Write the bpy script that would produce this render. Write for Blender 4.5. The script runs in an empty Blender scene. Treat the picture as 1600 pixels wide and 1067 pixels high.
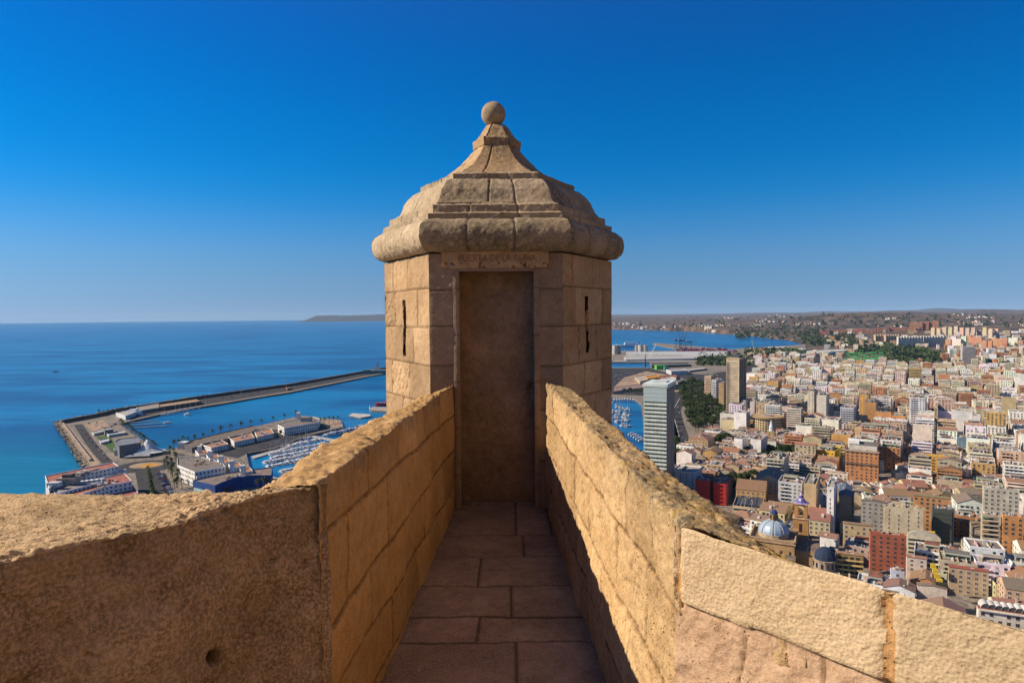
import bpy, math, random
import numpy as np
from mathutils import Matrix, Vector
from mathutils.geometry import tessellate_polygon
R = math.radians
sc = bpy.context.scene
COL = sc.collection
random.seed(7)
# ------------------------------------------------------------------ camera
EYE = 165.0
F = 1020.0
PITCH = math.atan(42/1020.0)
ROLL = 0.0085
cam_d = bpy.data.cameras.new('camera'); cam_d.lens = F/1600*36; cam_d.sensor_width = 36
cam_d.clip_start = 0.05; cam_d.clip_end = 90000
cam = bpy.data.objects.new('camera', cam_d); COL.objects.link(cam); sc.camera = cam
CM = Matrix.Rotation(math.pi/2-PITCH, 4, 'X') @ Matrix.Rotation(-ROLL, 4, 'Z')
cam.matrix_world = Matrix.Translation((0, 0, EYE)) @ CM
CM3 = CM.to_3x3()
# ------------------------------------------------------------------ sky and sun
SUN_EL, SUN_ROT = R(34), R(89.5)
w = bpy.data.worlds.new('World'); sc.world = w; w.use_nodes = True
nt = w.node_tree; bg = nt.nodes['Background']
sky = nt.nodes.new('ShaderNodeTexSky'); sky.sky_type = 'NISHITA'; sky.sun_disc = False
sky.sun_elevation = SUN_EL; sky.sun_rotation = -SUN_ROT
sky.air_density = 1.0; sky.dust_density = 0.35; sky.ozone_density = 5.0; sky.altitude = 150
tc = nt.nodes.new('ShaderNodeTexCoord'); mp = nt.nodes.new('ShaderNodeMapping')
mp.inputs['Scale'].default_value = (1, 1, 1.3); mp.inputs['Location'].default_value = (0, 0, .13)
nt.links.new(tc.outputs['Generated'], mp.inputs['Vector']); nt.links.new(mp.outputs[0], sky.inputs['Vector'])
sx = nt.nodes.new('ShaderNodeSeparateXYZ'); nt.links.new(tc.outputs['Generated'], sx.inputs[0])
# the colour of a clear polarised sky by elevation, times the physical sky
tr_ = nt.nodes.new('ShaderNodeValToRGB'); tr_.color_ramp.interpolation = 'B_SPLINE'; e_ = tr_.color_ramp.elements
TS = [(.0, (.74, .68, .71)), (.05, (.69, .82, .82)), (.085, (.60, .90, .95)), (.12, (.40, .92, 1.08)), (.167, (.08, .88, 1.19)), (.22, (.0, .84, 1.27)), (.30, (.0, .78, 1.32)), (.426, (.01, .63, 1.29)), (.6, (.35, .7, 1.2)), (.8, (.9, 1., 1.15))]
while len(e_) < len(TS): e_.new(.5)
for el_, (p_, v_) in zip(e_, TS): el_.position = p_; el_.color = tuple(x/1.35 for x in v_)+(1,)
nt.links.new(sx.outputs['Z'], tr_.inputs[0])
mx = nt.nodes.new('ShaderNodeMix'); mx.data_type = 'RGBA'; mx.blend_type = 'MULTIPLY'; mx.inputs[0].default_value = 1
nt.links.new(sky.outputs[0], mx.inputs[6]); nt.links.new(tr_.outputs[0], mx.inputs[7]); nt.links.new(mx.outputs[2], bg.inputs[0])
bg.inputs[1].default_value = .085*1.35
sd = bpy.data.lights.new('sun', 'SUN'); sd.energy = 5.0; sd.angle = R(0.5); sd.color = (1, 0.86, 0.68)
so = bpy.data.objects.new('sun', sd); COL.objects.link(so)
sdir = Vector((-math.cos(SUN_EL)*math.sin(SUN_ROT), math.cos(SUN_EL)*math.cos(SUN_ROT), math.sin(SUN_EL)))
so.rotation_euler = sdir.to_track_quat('Z', 'Y').to_euler(); so.location = (0, 0, 400)
vs = sc.view_settings; vs.view_transform = 'Standard'; vs.look = 'None'; vs.gamma = 1; vs.exposure = 0.6
sc.render.engine = 'CYCLES'
# ------------------------------------------------------------------ helpers
def D(px, py):
    d = CM3 @ Vector(((px-800)/F, -(py-533.5)/F, -1)); return d/d.y
def PZ(px, py, z):
    d = D(px, py); t = (z-EYE)/d.z; return Vector((d.x*t, d.y*t, z))
def PY(px, py, Y):
    d = D(px, py); return Vector((d.x*Y, Y, EYE+d.z*Y))
def pix(p):
    q = CM3.transposed() @ (Vector(p)-Vector((0, 0, EYE)))
    return 800+F*q.x/-q.z, 533.5-F*q.y/-q.z

def tag(o, label=None, cat=None, group=None, kind=None):
    if label: o['label'] = label
    if cat: o['category'] = cat
    if group: o['group'] = group
    if kind: o['kind'] = kind
    return o
def empty(name, loc, rz=0):
    o = bpy.data.objects.new(name, None); COL.objects.link(o); o.location = loc; o.rotation_euler = (0, 0, rz)
    o.empty_display_size = 0.1
    return o
def dup(o, parent=None):
    c = o.copy(); COL.objects.link(c); c.parent = parent
    for ch in list(o.children): dup(ch, c)
    return c
ONE = (1, 1, 1)
class MB:
    """collects polygons, one colour and one material slot for each"""
    def __init__(s): s.v = []; s.f = []; s.m = []; s.c = []; s.T = None
    def xf(s, ox, oy, oz, rot): s.T = (ox, oy, oz, math.cos(rot), math.sin(rot))
    def pt(s, x, y, z):
        if s.T:
            ox, oy, oz, c, n = s.T
            x, y, z = ox+x*c-y*n, oy+x*n+y*c, oz+z
        s.v.append((x, y, z)); return len(s.v)-1
    def poly(s, pts, m=0, col=ONE):
        s.f.append([s.pt(*p) for p in pts]); s.m.append(m); s.c.append(col)
    def box(s, x0, y0, z0, x1, y1, z1, m=0, col=ONE, top=None, topm=None, bottom=False):
        i = [s.pt(*p) for p in ((x0,y0,z0),(x1,y0,z0),(x1,y1,z0),(x0,y1,z0),(x0,y0,z1),(x1,y0,z1),(x1,y1,z1),(x0,y1,z1))]
        fs = [(0,1,5,4),(1,2,6,5),(2,3,7,6),(3,0,4,7),(4,5,6,7)]
        if bottom: fs.append((3,2,1,0))
        for k, f in enumerate(fs):
            s.f.append([i[a] for a in f])
            s.m.append(topm if (k == 4 and topm is not None) else m)
            s.c.append(top if (k == 4 and top is not None) else col)
    def fbox(s, o, t, n, u0, u1, z0, z1, d0, d1, m=0, col=ONE):
        """box on a facade: o origin, t tangent, n normal"""
        def P(u, d, z): return (o[0]+t[0]*u+n[0]*d, o[1]+t[1]*u+n[1]*d, z)
        i = [s.pt(*P(*a)) for a in ((u0,d1,z0),(u1,d1,z0),(u1,d1,z1),(u0,d1,z1),(u0,d0,z0),(u1,d0,z0),(u1,d0,z1),(u0,d0,z1))]
        for f in ((0,1,2,3),(1,5,6,2),(4,0,3,7),(3,2,6,7),(4,5,1,0)):
            s.f.append([i[a] for a in f]); s.m.append(m); s.c.append(col)
    def fq(s, o, t, n, u0, u1, z0, z1, d, m=0, col=ONE):
        def P(u, z): return (o[0]+t[0]*u+n[0]*d, o[1]+t[1]*u+n[1]*d, z)
        s.poly([P(u0,z0), P(u1,z0), P(u1,z1), P(u0,z1)], m, col)
    def cyl(s, cx, cy, z0, z1, r0, r1, n=12, m=0, col=ONE, cap=True):
        a = [s.pt(cx+r0*math.cos(2*math.pi*k/n), cy+r0*math.sin(2*math.pi*k/n), z0) for k in range(n)]
        b = [s.pt(cx+r1*math.cos(2*math.pi*k/n), cy+r1*math.sin(2*math.pi*k/n), z1) for k in range(n)]
        for k in range(n):
            j = (k+1) % n
            s.f.append([a[k], a[j], b[j], b[k]]); s.m.append(m); s.c.append(col)
        if cap and r1 > 0.01: s.f.append(b); s.m.append(m); s.c.append(col)
    def dome(s, cx, cy, z0, r, h, n=16, m=0, col=ONE, rows=6, col2=None):
        prev = None
        for q in range(rows+1):
            a = q/rows*math.pi/2
            rr, zz = r*math.cos(a), z0+h*math.sin(a)
            ring = [s.pt(cx+max(rr, .01)*math.cos(2*math.pi*(k+.5)/n), cy+max(rr, .01)*math.sin(2*math.pi*(k+.5)/n), zz) for k in range(n)]
            if prev:
                for k in range(n):
                    j = (k+1) % n
                    s.f.append([prev[k], prev[j], ring[j], ring[k]]); s.m.append(m)
                    s.c.append(col2 if (col2 and k % 2 == 0) else col)
            prev = ring
    def tube(s, p, q, r, n=6, m=0, col=ONE, r2=None):
        p, q = Vector(p), Vector(q); d = (q-p).normalized()
        a = d.orthogonal().normalized(); b = d.cross(a); r2 = r if r2 is None else r2
        A = [s.pt(*(p+(a*math.cos(2*math.pi*k/n)+b*math.sin(2*math.pi*k/n))*r)) for k in range(n)]
        B = [s.pt(*(q+(a*math.cos(2*math.pi*k/n)+b*math.sin(2*math.pi*k/n))*r2)) for k in range(n)]
        for k in range(n):
            j = (k+1) % n
            s.f.append([A[k], A[j], B[j], B[k]]); s.m.append(m); s.c.append(col)
    def mesh(s, name, mats, smooth=False):
        me = bpy.data.meshes.new(name); me.from_pydata(s.v, [], s.f)
        for m in mats: me.materials.append(m)
        n = len(s.f)
        me.polygons.foreach_set('material_index', s.m)
        if smooth: me.polygons.foreach_set('use_smooth', [True]*n)
        ca = me.color_attributes.new('Col', 'FLOAT_COLOR', 'CORNER')
        lt = np.array([len(f) for f in s.f]); c = np.ones((n, 4), np.float32); c[:, :3] = np.array(s.c)
        ca.data.foreach_set('color', np.repeat(c, lt, axis=0).ravel())
        me.update(); return me
    def obj(s, name, mats, parent=None, smooth=False):
        o = bpy.data.objects.new(name, s.mesh(name, mats, smooth)); COL.objects.link(o); o.parent = parent; return o

def smoothnoise(P, scale, seed=0):
    """numpy value noise, P (...,3) -> about -1..1"""
    Q = np.asarray(P, np.float64)*scale+seed*17.13
    I = np.floor(Q).astype(np.int64); f = Q-I; f = f*f*f*(f*(f*6-15)+10)
    def h(ix, iy, iz):
        n = (ix*374761393+iy*668265263+iz*2147483647+seed*974711) & 0xffffffff
        n = ((n ^ (n >> 13))*1274126177) & 0xffffffff
        n = (n ^ (n >> 16)) & 0xffffffff
        return n/2147483648.0-1
    x, y, z = I[..., 0], I[..., 1], I[..., 2]; fx, fy, fz = f[..., 0], f[..., 1], f[..., 2]
    def L(a, b, t): return a+(b-a)*t
    c00 = L(h(x,y,z), h(x+1,y,z), fx); c10 = L(h(x,y+1,z), h(x+1,y+1,z), fx)
    c01 = L(h(x,y,z+1), h(x+1,y,z+1), fx); c11 = L(h(x,y+1,z+1), h(x+1,y+1,z+1), fx)
    return L(L(c00, c10, fy), L(c01, c11, fy), fz)
def fbm(P, scale, oct=4, gain=.5, seed=0):
    t = 0; a = 1
    for k in range(oct):
        t = t+a*smoothnoise(P, scale*2**k, seed+k); a *= gain
    return t

def grid_obj(name, G, attr, mat, parent=None, closed=False):
    """G (ns,nt,3) positions, attr (ns,nt,3) stored in Col; may be a list of grids"""
    Gs = G if isinstance(G, list) else [G]; As = attr if isinstance(attr, list) else [attr]
    V = []; Q = []; C = []; base = 0
    for g, a in zip(Gs, As):
        ns, nt_ = g.shape[:2]
        V.append(g.reshape(-1, 3)); C.append(a.reshape(-1, 3))
        i = np.arange(ns*nt_).reshape(ns, nt_)+base
        Q.append(np.stack([i[:-1, :-1], i[1:, :-1], i[1:, 1:], i[:-1, 1:]], -1).reshape(-1, 4)); base += ns*nt_
    V = np.concatenate(V); Q = np.concatenate(Q); C = np.concatenate(C)
    me = bpy.data.meshes.new(name)
    me.vertices.add(len(V)); me.vertices.foreach_set('co', V.astype(np.float32).ravel())
    me.loops.add(Q.size); me.loops.foreach_set('vertex_index', Q.astype(np.int32).ravel())
    me.polygons.add(len(Q)); me.polygons.foreach_set('loop_start', np.arange(0, Q.size, 4, dtype=np.int32))
    me.polygons.foreach_set('use_smooth', np.ones(len(Q), bool))
    me.update(calc_edges=True); me.validate()
    me.materials.append(mat)
    ca = me.color_attributes.new('Col', 'FLOAT_COLOR', 'POINT')
    c4 = np.ones((len(V), 4), np.float32); c4[:, :3] = C; ca.data.foreach_set('color', c4.ravel())
    o = bpy.data.objects.new(name, me); COL.objects.link(o); o.parent = parent
    return o
# ------------------------------------------------------------------ materials
def newmat(name):
    m = bpy.data.materials.new(name); m.use_nodes = True; return m, m.node_tree, m.node_tree.nodes['Principled BSDF']
def N(nt, t, **k):
    n = nt.nodes.new(t)
    for a, b in k.items():
        if a in n.inputs: n.inputs[a].default_value = b
        else: setattr(n, a, b)
    return n
def mixc(nt, fac, a, b, mode='MIX'):
    n = nt.nodes.new('ShaderNodeMix'); n.data_type = 'RGBA'; n.blend_type = mode
    for sock, val in ((n.inputs[0], fac), (n.inputs[6], a), (n.inputs[7], b)):
        if hasattr(val, 'is_linked'): nt.links.new(val, sock)
        elif isinstance(val, (int, float)): sock.default_value = val
        else: sock.default_value = (*val, 1)
    return n.outputs[2]
def ramp(nt, src, stops):
    r = nt.nodes.new('ShaderNodeValToRGB'); e = r.color_ramp.elements
    while len(e) < len(stops): e.new(.5)
    for el, (p, c) in zip(e, stops):
        el.position = p; el.color = (*c, 1) if not isinstance(c, (int, float)) else (c, c, c, 1)
    nt.links.new(src, r.inputs[0]); return r.outputs[0]
def noise(nt, vec, scale, detail=4, rough=.6, dist=0):
    n = nt.nodes.new('ShaderNodeTexNoise'); n.inputs['Scale'].default_value = scale; n.inputs['Detail'].default_value = detail
    n.inputs['Roughness'].default_value = rough; n.inputs['Distortion'].default_value = dist
    nt.links.new(vec, n.inputs['Vector']); return n.outputs['Fac']
def vor(nt, vec, scale, feat='F1'):
    n = nt.nodes.new('ShaderNodeTexVoronoi'); n.feature = feat; n.inputs['Scale'].default_value = scale
    nt.links.new(vec, n.inputs['Vector']); return n.outputs['Distance']
def stone(name, base, pale, dark, bumps=.5, pore=.5, lich=(0.10, 0.085, 0.055), moss=(0.36, 0.22, 0.05), peck=0.0, fine=1.0, grain=.5):
    m, nt, b = newmat(name)
    tcn = N(nt, 'ShaderNodeTexCoord'); v = tcn.outputs['Object']
    at = N(nt, 'ShaderNodeAttribute', attribute_name='Col'); sp = N(nt, 'ShaderNodeSeparateColor'); nt.links.new(at.outputs['Color'], sp.inputs[0])
    n1 = noise(nt, v, 2.3, 6, .62, .4); n2 = noise(nt, v, 14, 6, .7); n3 = noise(nt, v, 95, 4, .7)
    c = mixc(nt, ramp(nt, n1, [(.35, 0.), (.68, 1.)]), base, pale)
    c = mixc(nt, ramp(nt, n2, [(.42, 0.), (.75, .75)]), c, dark)
    c = mixc(nt, ramp(nt, n3, [(.42, 0.), (.62, grain)]), c, tuple(min(1, x*1.25) for x in pale))
    # pores and dark specks of the shelly sandstone
    pv = vor(nt, v, 70*fine); ps = ramp(nt, pv, [(.10, 1.), (.24, 0.)])
    pm = mixc(nt, ramp(nt, noise(nt, v, 9, 3), [(.45, 0.), (.6, 1.)]), (0, 0, 0), ps)
    c = mixc(nt, pm, c, tuple(x*.35 for x in dark)) if pore else c
    # block tint: 0.5 is neutral
    t = N(nt, 'ShaderNodeMath', operation='MULTIPLY'); nt.links.new(sp.outputs[0], t.inputs[0]); t.inputs[1].default_value = 2.0
    cb = N(nt, 'ShaderNodeCombineColor'); [nt.links.new(t.outputs[0], cb.inputs[k]) for k in range(3)]
    c = mixc(nt, 1.0, c, cb.outputs[0], 'MULTIPLY')
    # lichen (attribute blue)
    ln = ramp(nt, noise(nt, v, 26, 8, .75, .6), [(.36, 0.), (.56, 1.)])
    lc = mixc(nt, ramp(nt, noise(nt, v, 11, 5, .7), [(.50, 0.), (.68, 1.)]), lich, moss)
    lf = N(nt, 'ShaderNodeMath', operation='MULTIPLY'); nt.links.new(ln, lf.inputs[0]); nt.links.new(sp.outputs[2], lf.inputs[1])
    c = mixc(nt, lf.outputs[0], c, lc)
    # joints (attribute green)
    c = mixc(nt, sp.outputs[1], c, tuple(x*.55 for x in dark))
    nt.links.new(c, b.inputs['Base Color']); b.inputs['Roughness'].default_value = .93; b.inputs['Specular IOR Level'].default_value = .15
    # bump
    h1 = N(nt, 'ShaderNodeMath', operation='MULTIPLY_ADD'); nt.links.new(n2, h1.inputs[0]); h1.inputs[1].default_value = .9; nt.links.new(n3, h1.inputs[2])
    h2 = N(nt, 'ShaderNodeMath', operation='MULTIPLY_ADD'); nt.links.new(pm, h2.inputs[0]); h2.inputs[1].default_value = -pore*1.2; nt.links.new(h1.outputs[0], h2.inputs[2])
    last = h2.outputs[0]
    if peck:
        pk = vor(nt, v, 125, 'SMOOTH_F1'); h3 = N(nt, 'ShaderNodeMath', operation='MULTIPLY_ADD'); nt.links.new(pk, h3.inputs[0]); h3.inputs[1].default_value = peck; nt.links.new(last, h3.inputs[2]); last = h3.outputs[0]
    bp = N(nt, 'ShaderNodeBump', Strength=bumps, Distance=.006); nt.links.new(last, bp.inputs['Height']); nt.links.new(bp.outputs[0], b.inputs['Normal'])
    return m
S_wall = stone('golden_sandstone', (.36,.20,.068), (.47,.295,.13), (.22,.115,.04), .75, .6)
S_wallR = stone('yellow_sandstone', (.37,.235,.105), (.48,.335,.18), (.21,.115,.045), 1.0, .9)
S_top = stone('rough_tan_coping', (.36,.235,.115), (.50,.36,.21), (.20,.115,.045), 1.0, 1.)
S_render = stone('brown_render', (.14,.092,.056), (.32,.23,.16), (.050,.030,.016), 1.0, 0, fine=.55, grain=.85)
S_peck = stone('pecked_cream_stone', (.42,.305,.175), (.49,.375,.235), (.34,.235,.125), .6, 0, peck=.9)
S_tower = stone('weathered_tower_stone', (.33,.20,.10), (.43,.29,.16), (.17,.10,.043), .75, .6)
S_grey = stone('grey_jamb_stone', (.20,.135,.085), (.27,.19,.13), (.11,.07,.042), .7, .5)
S_roof = stone('grey_roof_stone', (.31,.225,.135), (.43,.33,.215), (.13,.09,.055), .9, .6, moss=(.17,.12,.025))
S_floor = stone('flagstone', (.29,.18,.115), (.43,.29,.195), (.10,.06,.036), .9, .6)
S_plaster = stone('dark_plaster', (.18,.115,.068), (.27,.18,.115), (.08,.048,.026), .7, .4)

def paint(name, rough=.85, dirt=.25, scale=.12, bump=0, spec=.3):
    m, nt, b = newmat(name)
    at = N(nt, 'ShaderNodeAttribute', attribute_name='Col'); g = N(nt, 'ShaderNodeNewGeometry')
    n = ramp(nt, noise(nt, g.outputs['Position'], scale, 5, .65), [(.35, 1-dirt), (.65, 1.08)])
    n2 = ramp(nt, noise(nt, g.outputs['Position'], scale*9, 3, .6), [(.35, 1-dirt*.8), (.65, 1.05)])
    c = mixc(nt, 1., at.outputs['Color'], n, 'MULTIPLY'); c = mixc(nt, 1., c, n2, 'MULTIPLY')
    nt.links.new(c, b.inputs['Base Color']); b.inputs['Roughness'].default_value = rough; b.inputs['Specular IOR Level'].default_value = spec
    return m
M_paint = paint('painted_render'); M_roof = paint('roof_covering', .95, .45, .25); M_metal = paint('painted_metal', .45, .15, .3, spec=.5)
M_gloss = paint('boat_gelcoat', .3, .08, .5, spec=.5)
def glassm():
    m, nt, b = newmat('window_glass'); at = N(nt, 'ShaderNodeAttribute', attribute_name='Col')
    nt.links.new(at.outputs['Color'], b.inputs['Base Color']); b.inputs['Roughness'].default_value = .35; b.inputs['Specular IOR Level'].default_value = .5
    return m
M_glass = glassm()
def tilem():
    m, nt, b = newmat('clay_roof_tiles'); at = N(nt, 'ShaderNodeAttribute', attribute_name='Col'); g = N(nt, 'ShaderNodeNewGeometry')
    n = ramp(nt, noise(nt, g.outputs['Position'], 1.3, 6, .75), [(.3, .55), (.7, 1.2)])
    c = mixc(nt, 1., at.outputs['Color'], n, 'MULTIPLY')
    nt.links.new(c, b.inputs['Base Color']); b.inputs['Roughness'].default_value = .9
    wv = N(nt, 'ShaderNodeTexWave', Scale=1.2); nt.links.new(g.outputs['Position'], wv.inputs['Vector'])
    bp = N(nt, 'ShaderNodeBump', Strength=.5, Distance=.1); nt.links.new(wv.outputs['Fac'], bp.inputs['Height']); nt.links.new(bp.outputs[0], b.inputs['Normal'])
    return m
M_tile = tilem()
MATS = [M_paint, M_glass, M_tile, M_roof, M_metal, M_gloss]   # slots 0..5
PAINT, GLASS, TILE, ROOF, METAL, GLOSS = range(6)
def leafm(name, a, b2):
    m, nt, b = newmat(name); g = N(nt, 'ShaderNodeNewGeometry')
    n = noise(nt, g.outputs['Position'], .35, 4, .7); n2 = noise(nt, g.outputs['Position'], 3, 3, .7)
    c = mixc(nt, ramp(nt, n, [(.38, 0.), (.62, 1.)]), a, b2)
    c = mixc(nt, ramp(nt, n2, [(.35, .0), (.7, .5)]), c, tuple(x*1.5 for x in b2))
    nt.links.new(c, b.inputs['Base Color']); b.inputs['Roughness'].default_value = .8; b.inputs['Specular IOR Level'].default_value = .15
    return m
M_leaf = leafm('tree_leaves', (.018,.034,.012), (.050,.070,.020)); M_palm = leafm('palm_fronds', (.025,.035,.012), (.055,.07,.02))
M_bark, _nt, _b = newmat('bark'); _b.inputs['Base Color'].default_value = (.12,.085,.055,1); _b.inputs['Roughness'].default_value = .9
def seam():
    m, nt, b = newmat('sea_water'); g = N(nt, 'ShaderNodeNewGeometry')
    mpn = N(nt, 'ShaderNodeMapping'); mpn.inputs['Scale'].default_value = (.25, 1, 1); mpn.inputs['Rotation'].default_value = (0, 0, R(-8))
    nt.links.new(g.outputs['Position'], mpn.inputs['Vector'])
    streak = noise(nt, mpn.outputs[0], .006, 7, .62, .8)
    s2 = noise(nt, mpn.outputs[0], .05, 4, .6, .5)
    # turquoise shallows along the near left shore
    vd = N(nt, 'ShaderNodeVectorMath', operation='DISTANCE'); nt.links.new(g.outputs['Position'], vd.inputs[0]); vd.inputs[1].default_value = (-640, 560, 0)
    mr = N(nt, 'ShaderNodeMapRange'); nt.links.new(vd.outputs['Value'], mr.inputs[0]); mr.inputs[1].default_value = 60; mr.inputs[2].default_value = 420; mr.inputs[3].default_value = 1; mr.inputs[4].default_value = 0
    c = mixc(nt, ramp(nt, streak, [(.42, 0.), (.58, 1.)]), (.001, .062, .18), (.005, .17, .36))
    c = mixc(nt, ramp(nt, s2, [(.4, 0.), (.7, .5)]), c, (.0, .05, .14))
    c = mixc(nt, mr.outputs[0], c, (.0, .14, .20))
    nt.links.new(c, b.inputs['Base Color']); b.inputs['Roughness'].default_value = .28; b.inputs['IOR'].default_value = 1.33; b.inputs['Specular IOR Level'].default_value = .4
    w1 = noise(nt, mpn.outputs[0], .09, 5, .65); w2 = noise(nt, g.outputs['Position'], .6, 3, .6)
    ad = N(nt, 'ShaderNodeMath', operation='MULTIPLY_ADD'); nt.links.new(w1, ad.inputs[0]); ad.inputs[1].default_value = 4; nt.links.new(w2, ad.inputs[2])
    bp = N(nt, 'ShaderNodeBump', Strength=.45, Distance=.6); nt.links.new(ad.outputs[0], bp.inputs['Height']); nt.links.new(bp.outputs[0], b.inputs['Normal'])
    return m
M_sea = seam()
def groundm(name, cols, scales, rough=.95):
    m, nt, b = newmat(name); g = N(nt, 'ShaderNodeNewGeometry')
    c = cols[0]
    for k, (cc, s) in enumerate(zip(cols[1:], scales)):
        c = mixc(nt, ramp(nt, noise(nt, g.outputs['Position'], s, 6, .65, .3), [(.46, 0.), (.58, 1.)]), c, cc)
    nt.links.new(c, b.inputs['Base Color']); b.inputs['Roughness'].default_value = rough; b.inputs['Specular IOR Level'].default_value = .2
    return m
M_city_ground = groundm('street_asphalt', [(.07,.066,.062), (.12,.105,.09), (.06,.056,.055)], [.02, .3])
M_quay = groundm('quay_paving', [(.17,.14,.11), (.10,.09,.08), (.25,.21,.165)], [.02, .3])
M_land = groundm('dry_scrub_land', [(.090,.052,.034), (.022,.022,.013), (.115,.068,.044), (.028,.024,.015), (.15,.105,.072)], [.0009, .0018, .005, .011])
M_hill = groundm('rocky_hillside', [(.40,.31,.20), (.20,.17,.10), (.33,.25,.16)], [.03, .2])
M_road = groundm('road_asphalt', [(.032,.031,.032), (.05,.047,.045)], [.15])
M_sand = groundm('sand_gravel', [(.34,.24,.15), (.26,.18,.12)], [.1])
M_lawn = groundm('lawn', [(.05,.10,.02), (.04,.075,.02)], [.1])
M_white = groundm('road_paint', [(.6,.6,.58), (.5,.5,.48)], [.5])
M_rock = groundm('breakwater_rock', [(.24,.18,.13), (.13,.10,.08), (.33,.27,.2)], [.15, .4])
M_mount = groundm('far_mountain', [(.055,.05,.048), (.04,.04,.035)], [.002])
HAZE = 1.8e-5
# ================================================================== THE CASTLE
E = EYE
def masonry(u, v, rows, joints, P, wob=.012, seed=0):
    wob = wob*.55
    """u,v metres (arrays); rows = list of (v0 far, v0 near) pairs as arrays of the same shape; joints[k] = list of u. -> (distance to joint, block id)"""
    uu = u+wob*smoothnoise(P, 3.1, seed); vv = v+wob*smoothnoise(P, 2.7, seed+5)
    jd = np.full(u.shape, 9.); bid = np.zeros(u.shape, int)
    edges = rows
    k = np.zeros(u.shape, int)
    for e in edges:
        jd = np.minimum(jd, np.abs(vv-e)); k = k+(vv < e)
    for r in range(len(edges)+1):
        js = joints[r % len(joints)]; m = k == r
        b = np.zeros(u.shape, int); dj = np.full(u.shape, 9.)
        for j in js:
            jj = j+.02*math.sin(j*37+r)
            dj = np.minimum(dj, np.abs(uu-jj)); b = b+(uu > jj)
        jd = np.where(m, np.minimum(jd, dj), jd); bid = np.where(m, r*31+b*7+3+seed*101, bid)
    return jd, bid
def hsh(i, s=0):
    n = (i*2654435761+s*40503+12345) & 0xffffffff
    n = ((n ^ (n >> 15))*2246822519) & 0xffffffff
    n = (n ^ (n >> 13)) & 0xffffffff
    return n/4294967295.0
def normals(G):
    a = np.gradient(G, axis=0); b = np.gradient(G, axis=1)
    n = np.cross(a, b); return n/np.maximum(np.linalg.norm(n, axis=-1, keepdims=True), 1e-9)
def sweep(inner, outer, step, zb_in, zb_out, rnd=4, tstep=None):
    """inner/outer: lists of (x,y,z) matched stations -> grid (ns,nt,3), s, region, u/v coordinates"""
    inner = np.array(inner, float); outer = np.array(outer, float)
    L = np.concatenate([[0], np.cumsum(np.linalg.norm(np.diff(inner[:, :2], axis=0), axis=1))])
    ns = int(L[-1]/step)+2; s = np.linspace(0, L[-1], ns)
    I = np.stack([np.interp(s, L, inner[:, k]) for k in range(3)], -1); O = np.stack([np.interp(s, L, outer[:, k]) for k in range(3)], -1)
    ts = tstep or step
    hi = (I[:, 2]-zb_in).mean(); wt = np.linalg.norm(O-I, axis=1).max(); ho = (O[:, 2]-zb_out).mean()
    na, nb, nc = max(int(hi/ts), 2), max(int(wt/ts), 6), max(int(ho/(ts*3)), 2)
    A = np.linspace(0, 1, na, endpoint=False)[None, :, None]; B = np.linspace(0, 1, nb, endpoint=False)[None, :, None]; Cc = np.linspace(0, 1, nc)[None, :, None]
    Ib = I.copy(); Ib[:, 2] = zb_in; Ob = O.copy(); Ob[:, 2] = zb_out
    G = np.concatenate([Ib[:, None]*(1-A)+I[:, None]*A, I[:, None]*(1-B)+O[:, None]*B, O[:, None]*(1-Cc)+Ob[:, None]*Cc], 1)
    for _ in range(rnd):
        H = G.copy(); H[:, 1:-1] = .25*G[:, :-2]+.5*G[:, 1:-1]+.25*G[:, 2:]; G = H
    T = np.arange(G.shape[1]); reg = np.where(T < na, 0, np.where(T < na+nb, 1, 2))
    reg = np.broadcast_to(reg, G.shape[:2]); S = np.broadcast_to(s[:, None], G.shape[:2])
    topw = np.clip((T-na+3)/5., 0, 1)*np.clip((na+nb-T+8)/5., 0, 1); topw = np.broadcast_to(topw, G.shape[:2])
    return G, S, reg, topw, s
wallfac = 1
castle_group = 'castle walls round the sentry box'
# ---- plan lines of the walkway
YT = 5.84
xl = lambda Y: -.53-.04*(YT-Y)
xr = lambda Y: .298+.0465*(YT-Y)
def line_pts(pts, z):
    P = [PZ(px, py, E+z) for px, py in pts]; P.sort(key=lambda p: p.y); return np.array([[p.x, p.y] for p in P])
# ---- left walkway parapet
Ys = np.linspace(YT+.03, 2.235, 16)
lo = line_pts([(703,599),(650,622),(600,647),(550,672),(500,700),(450,735),(420,757)], -.605)
zi = lambda Y: E-.58-.04*(Y-2.27)/3.57
inner = [(xl(Y), Y, zi(Y)) for Y in Ys]; outer = [(min(np.interp(Y, lo[:, 1], lo[:, 0]), xl(Y)-.02), Y, zi(Y)-.01) for Y in Ys]
G, S, reg, topw, s = sweep(inner, outer, .0105, E-1.80, E-2.6)
Yc = G[..., 1]; f = np.clip((YT-Yc)/3.57, 0, 1); zrel = G[..., 2]-E
rows = [-.90+.134*f, -1.208+.075*f, -1.55+.16*f, -1.85+.2*f]
jt = [[YT-y for y in l] for l in ([5.03,4.39,3.6,2.92],[4.72,5.35,3.29,2.6],[5.2,4.32,3.66,2.94],[4.9,4.05,3.3],[5,4,3])]
jd, bid = masonry(YT-Yc, zrel, rows, jt, G, seed=1)
jtop, bt = masonry(YT-Yc, zrel*0+1, [-5.], [jt[0]], G, seed=1)
jd = np.where(reg == 0, jd, jtop); jd = np.where(reg == 2, 9, jd)
nrm = normals(G); big = fbm(G, 2.2, 4, .5, 3); mid = fbm(G, 14, 4, .55, 9); fine = fbm(G, 60, 3, .6, 4)
edge = np.exp(-((np.arange(G.shape[1])-(reg[0] == 0).sum())/5.)**2)[None, :]
chip = np.clip(fbm(G, 9, 3, .6, 21)-.15, 0, 1)*edge
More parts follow.
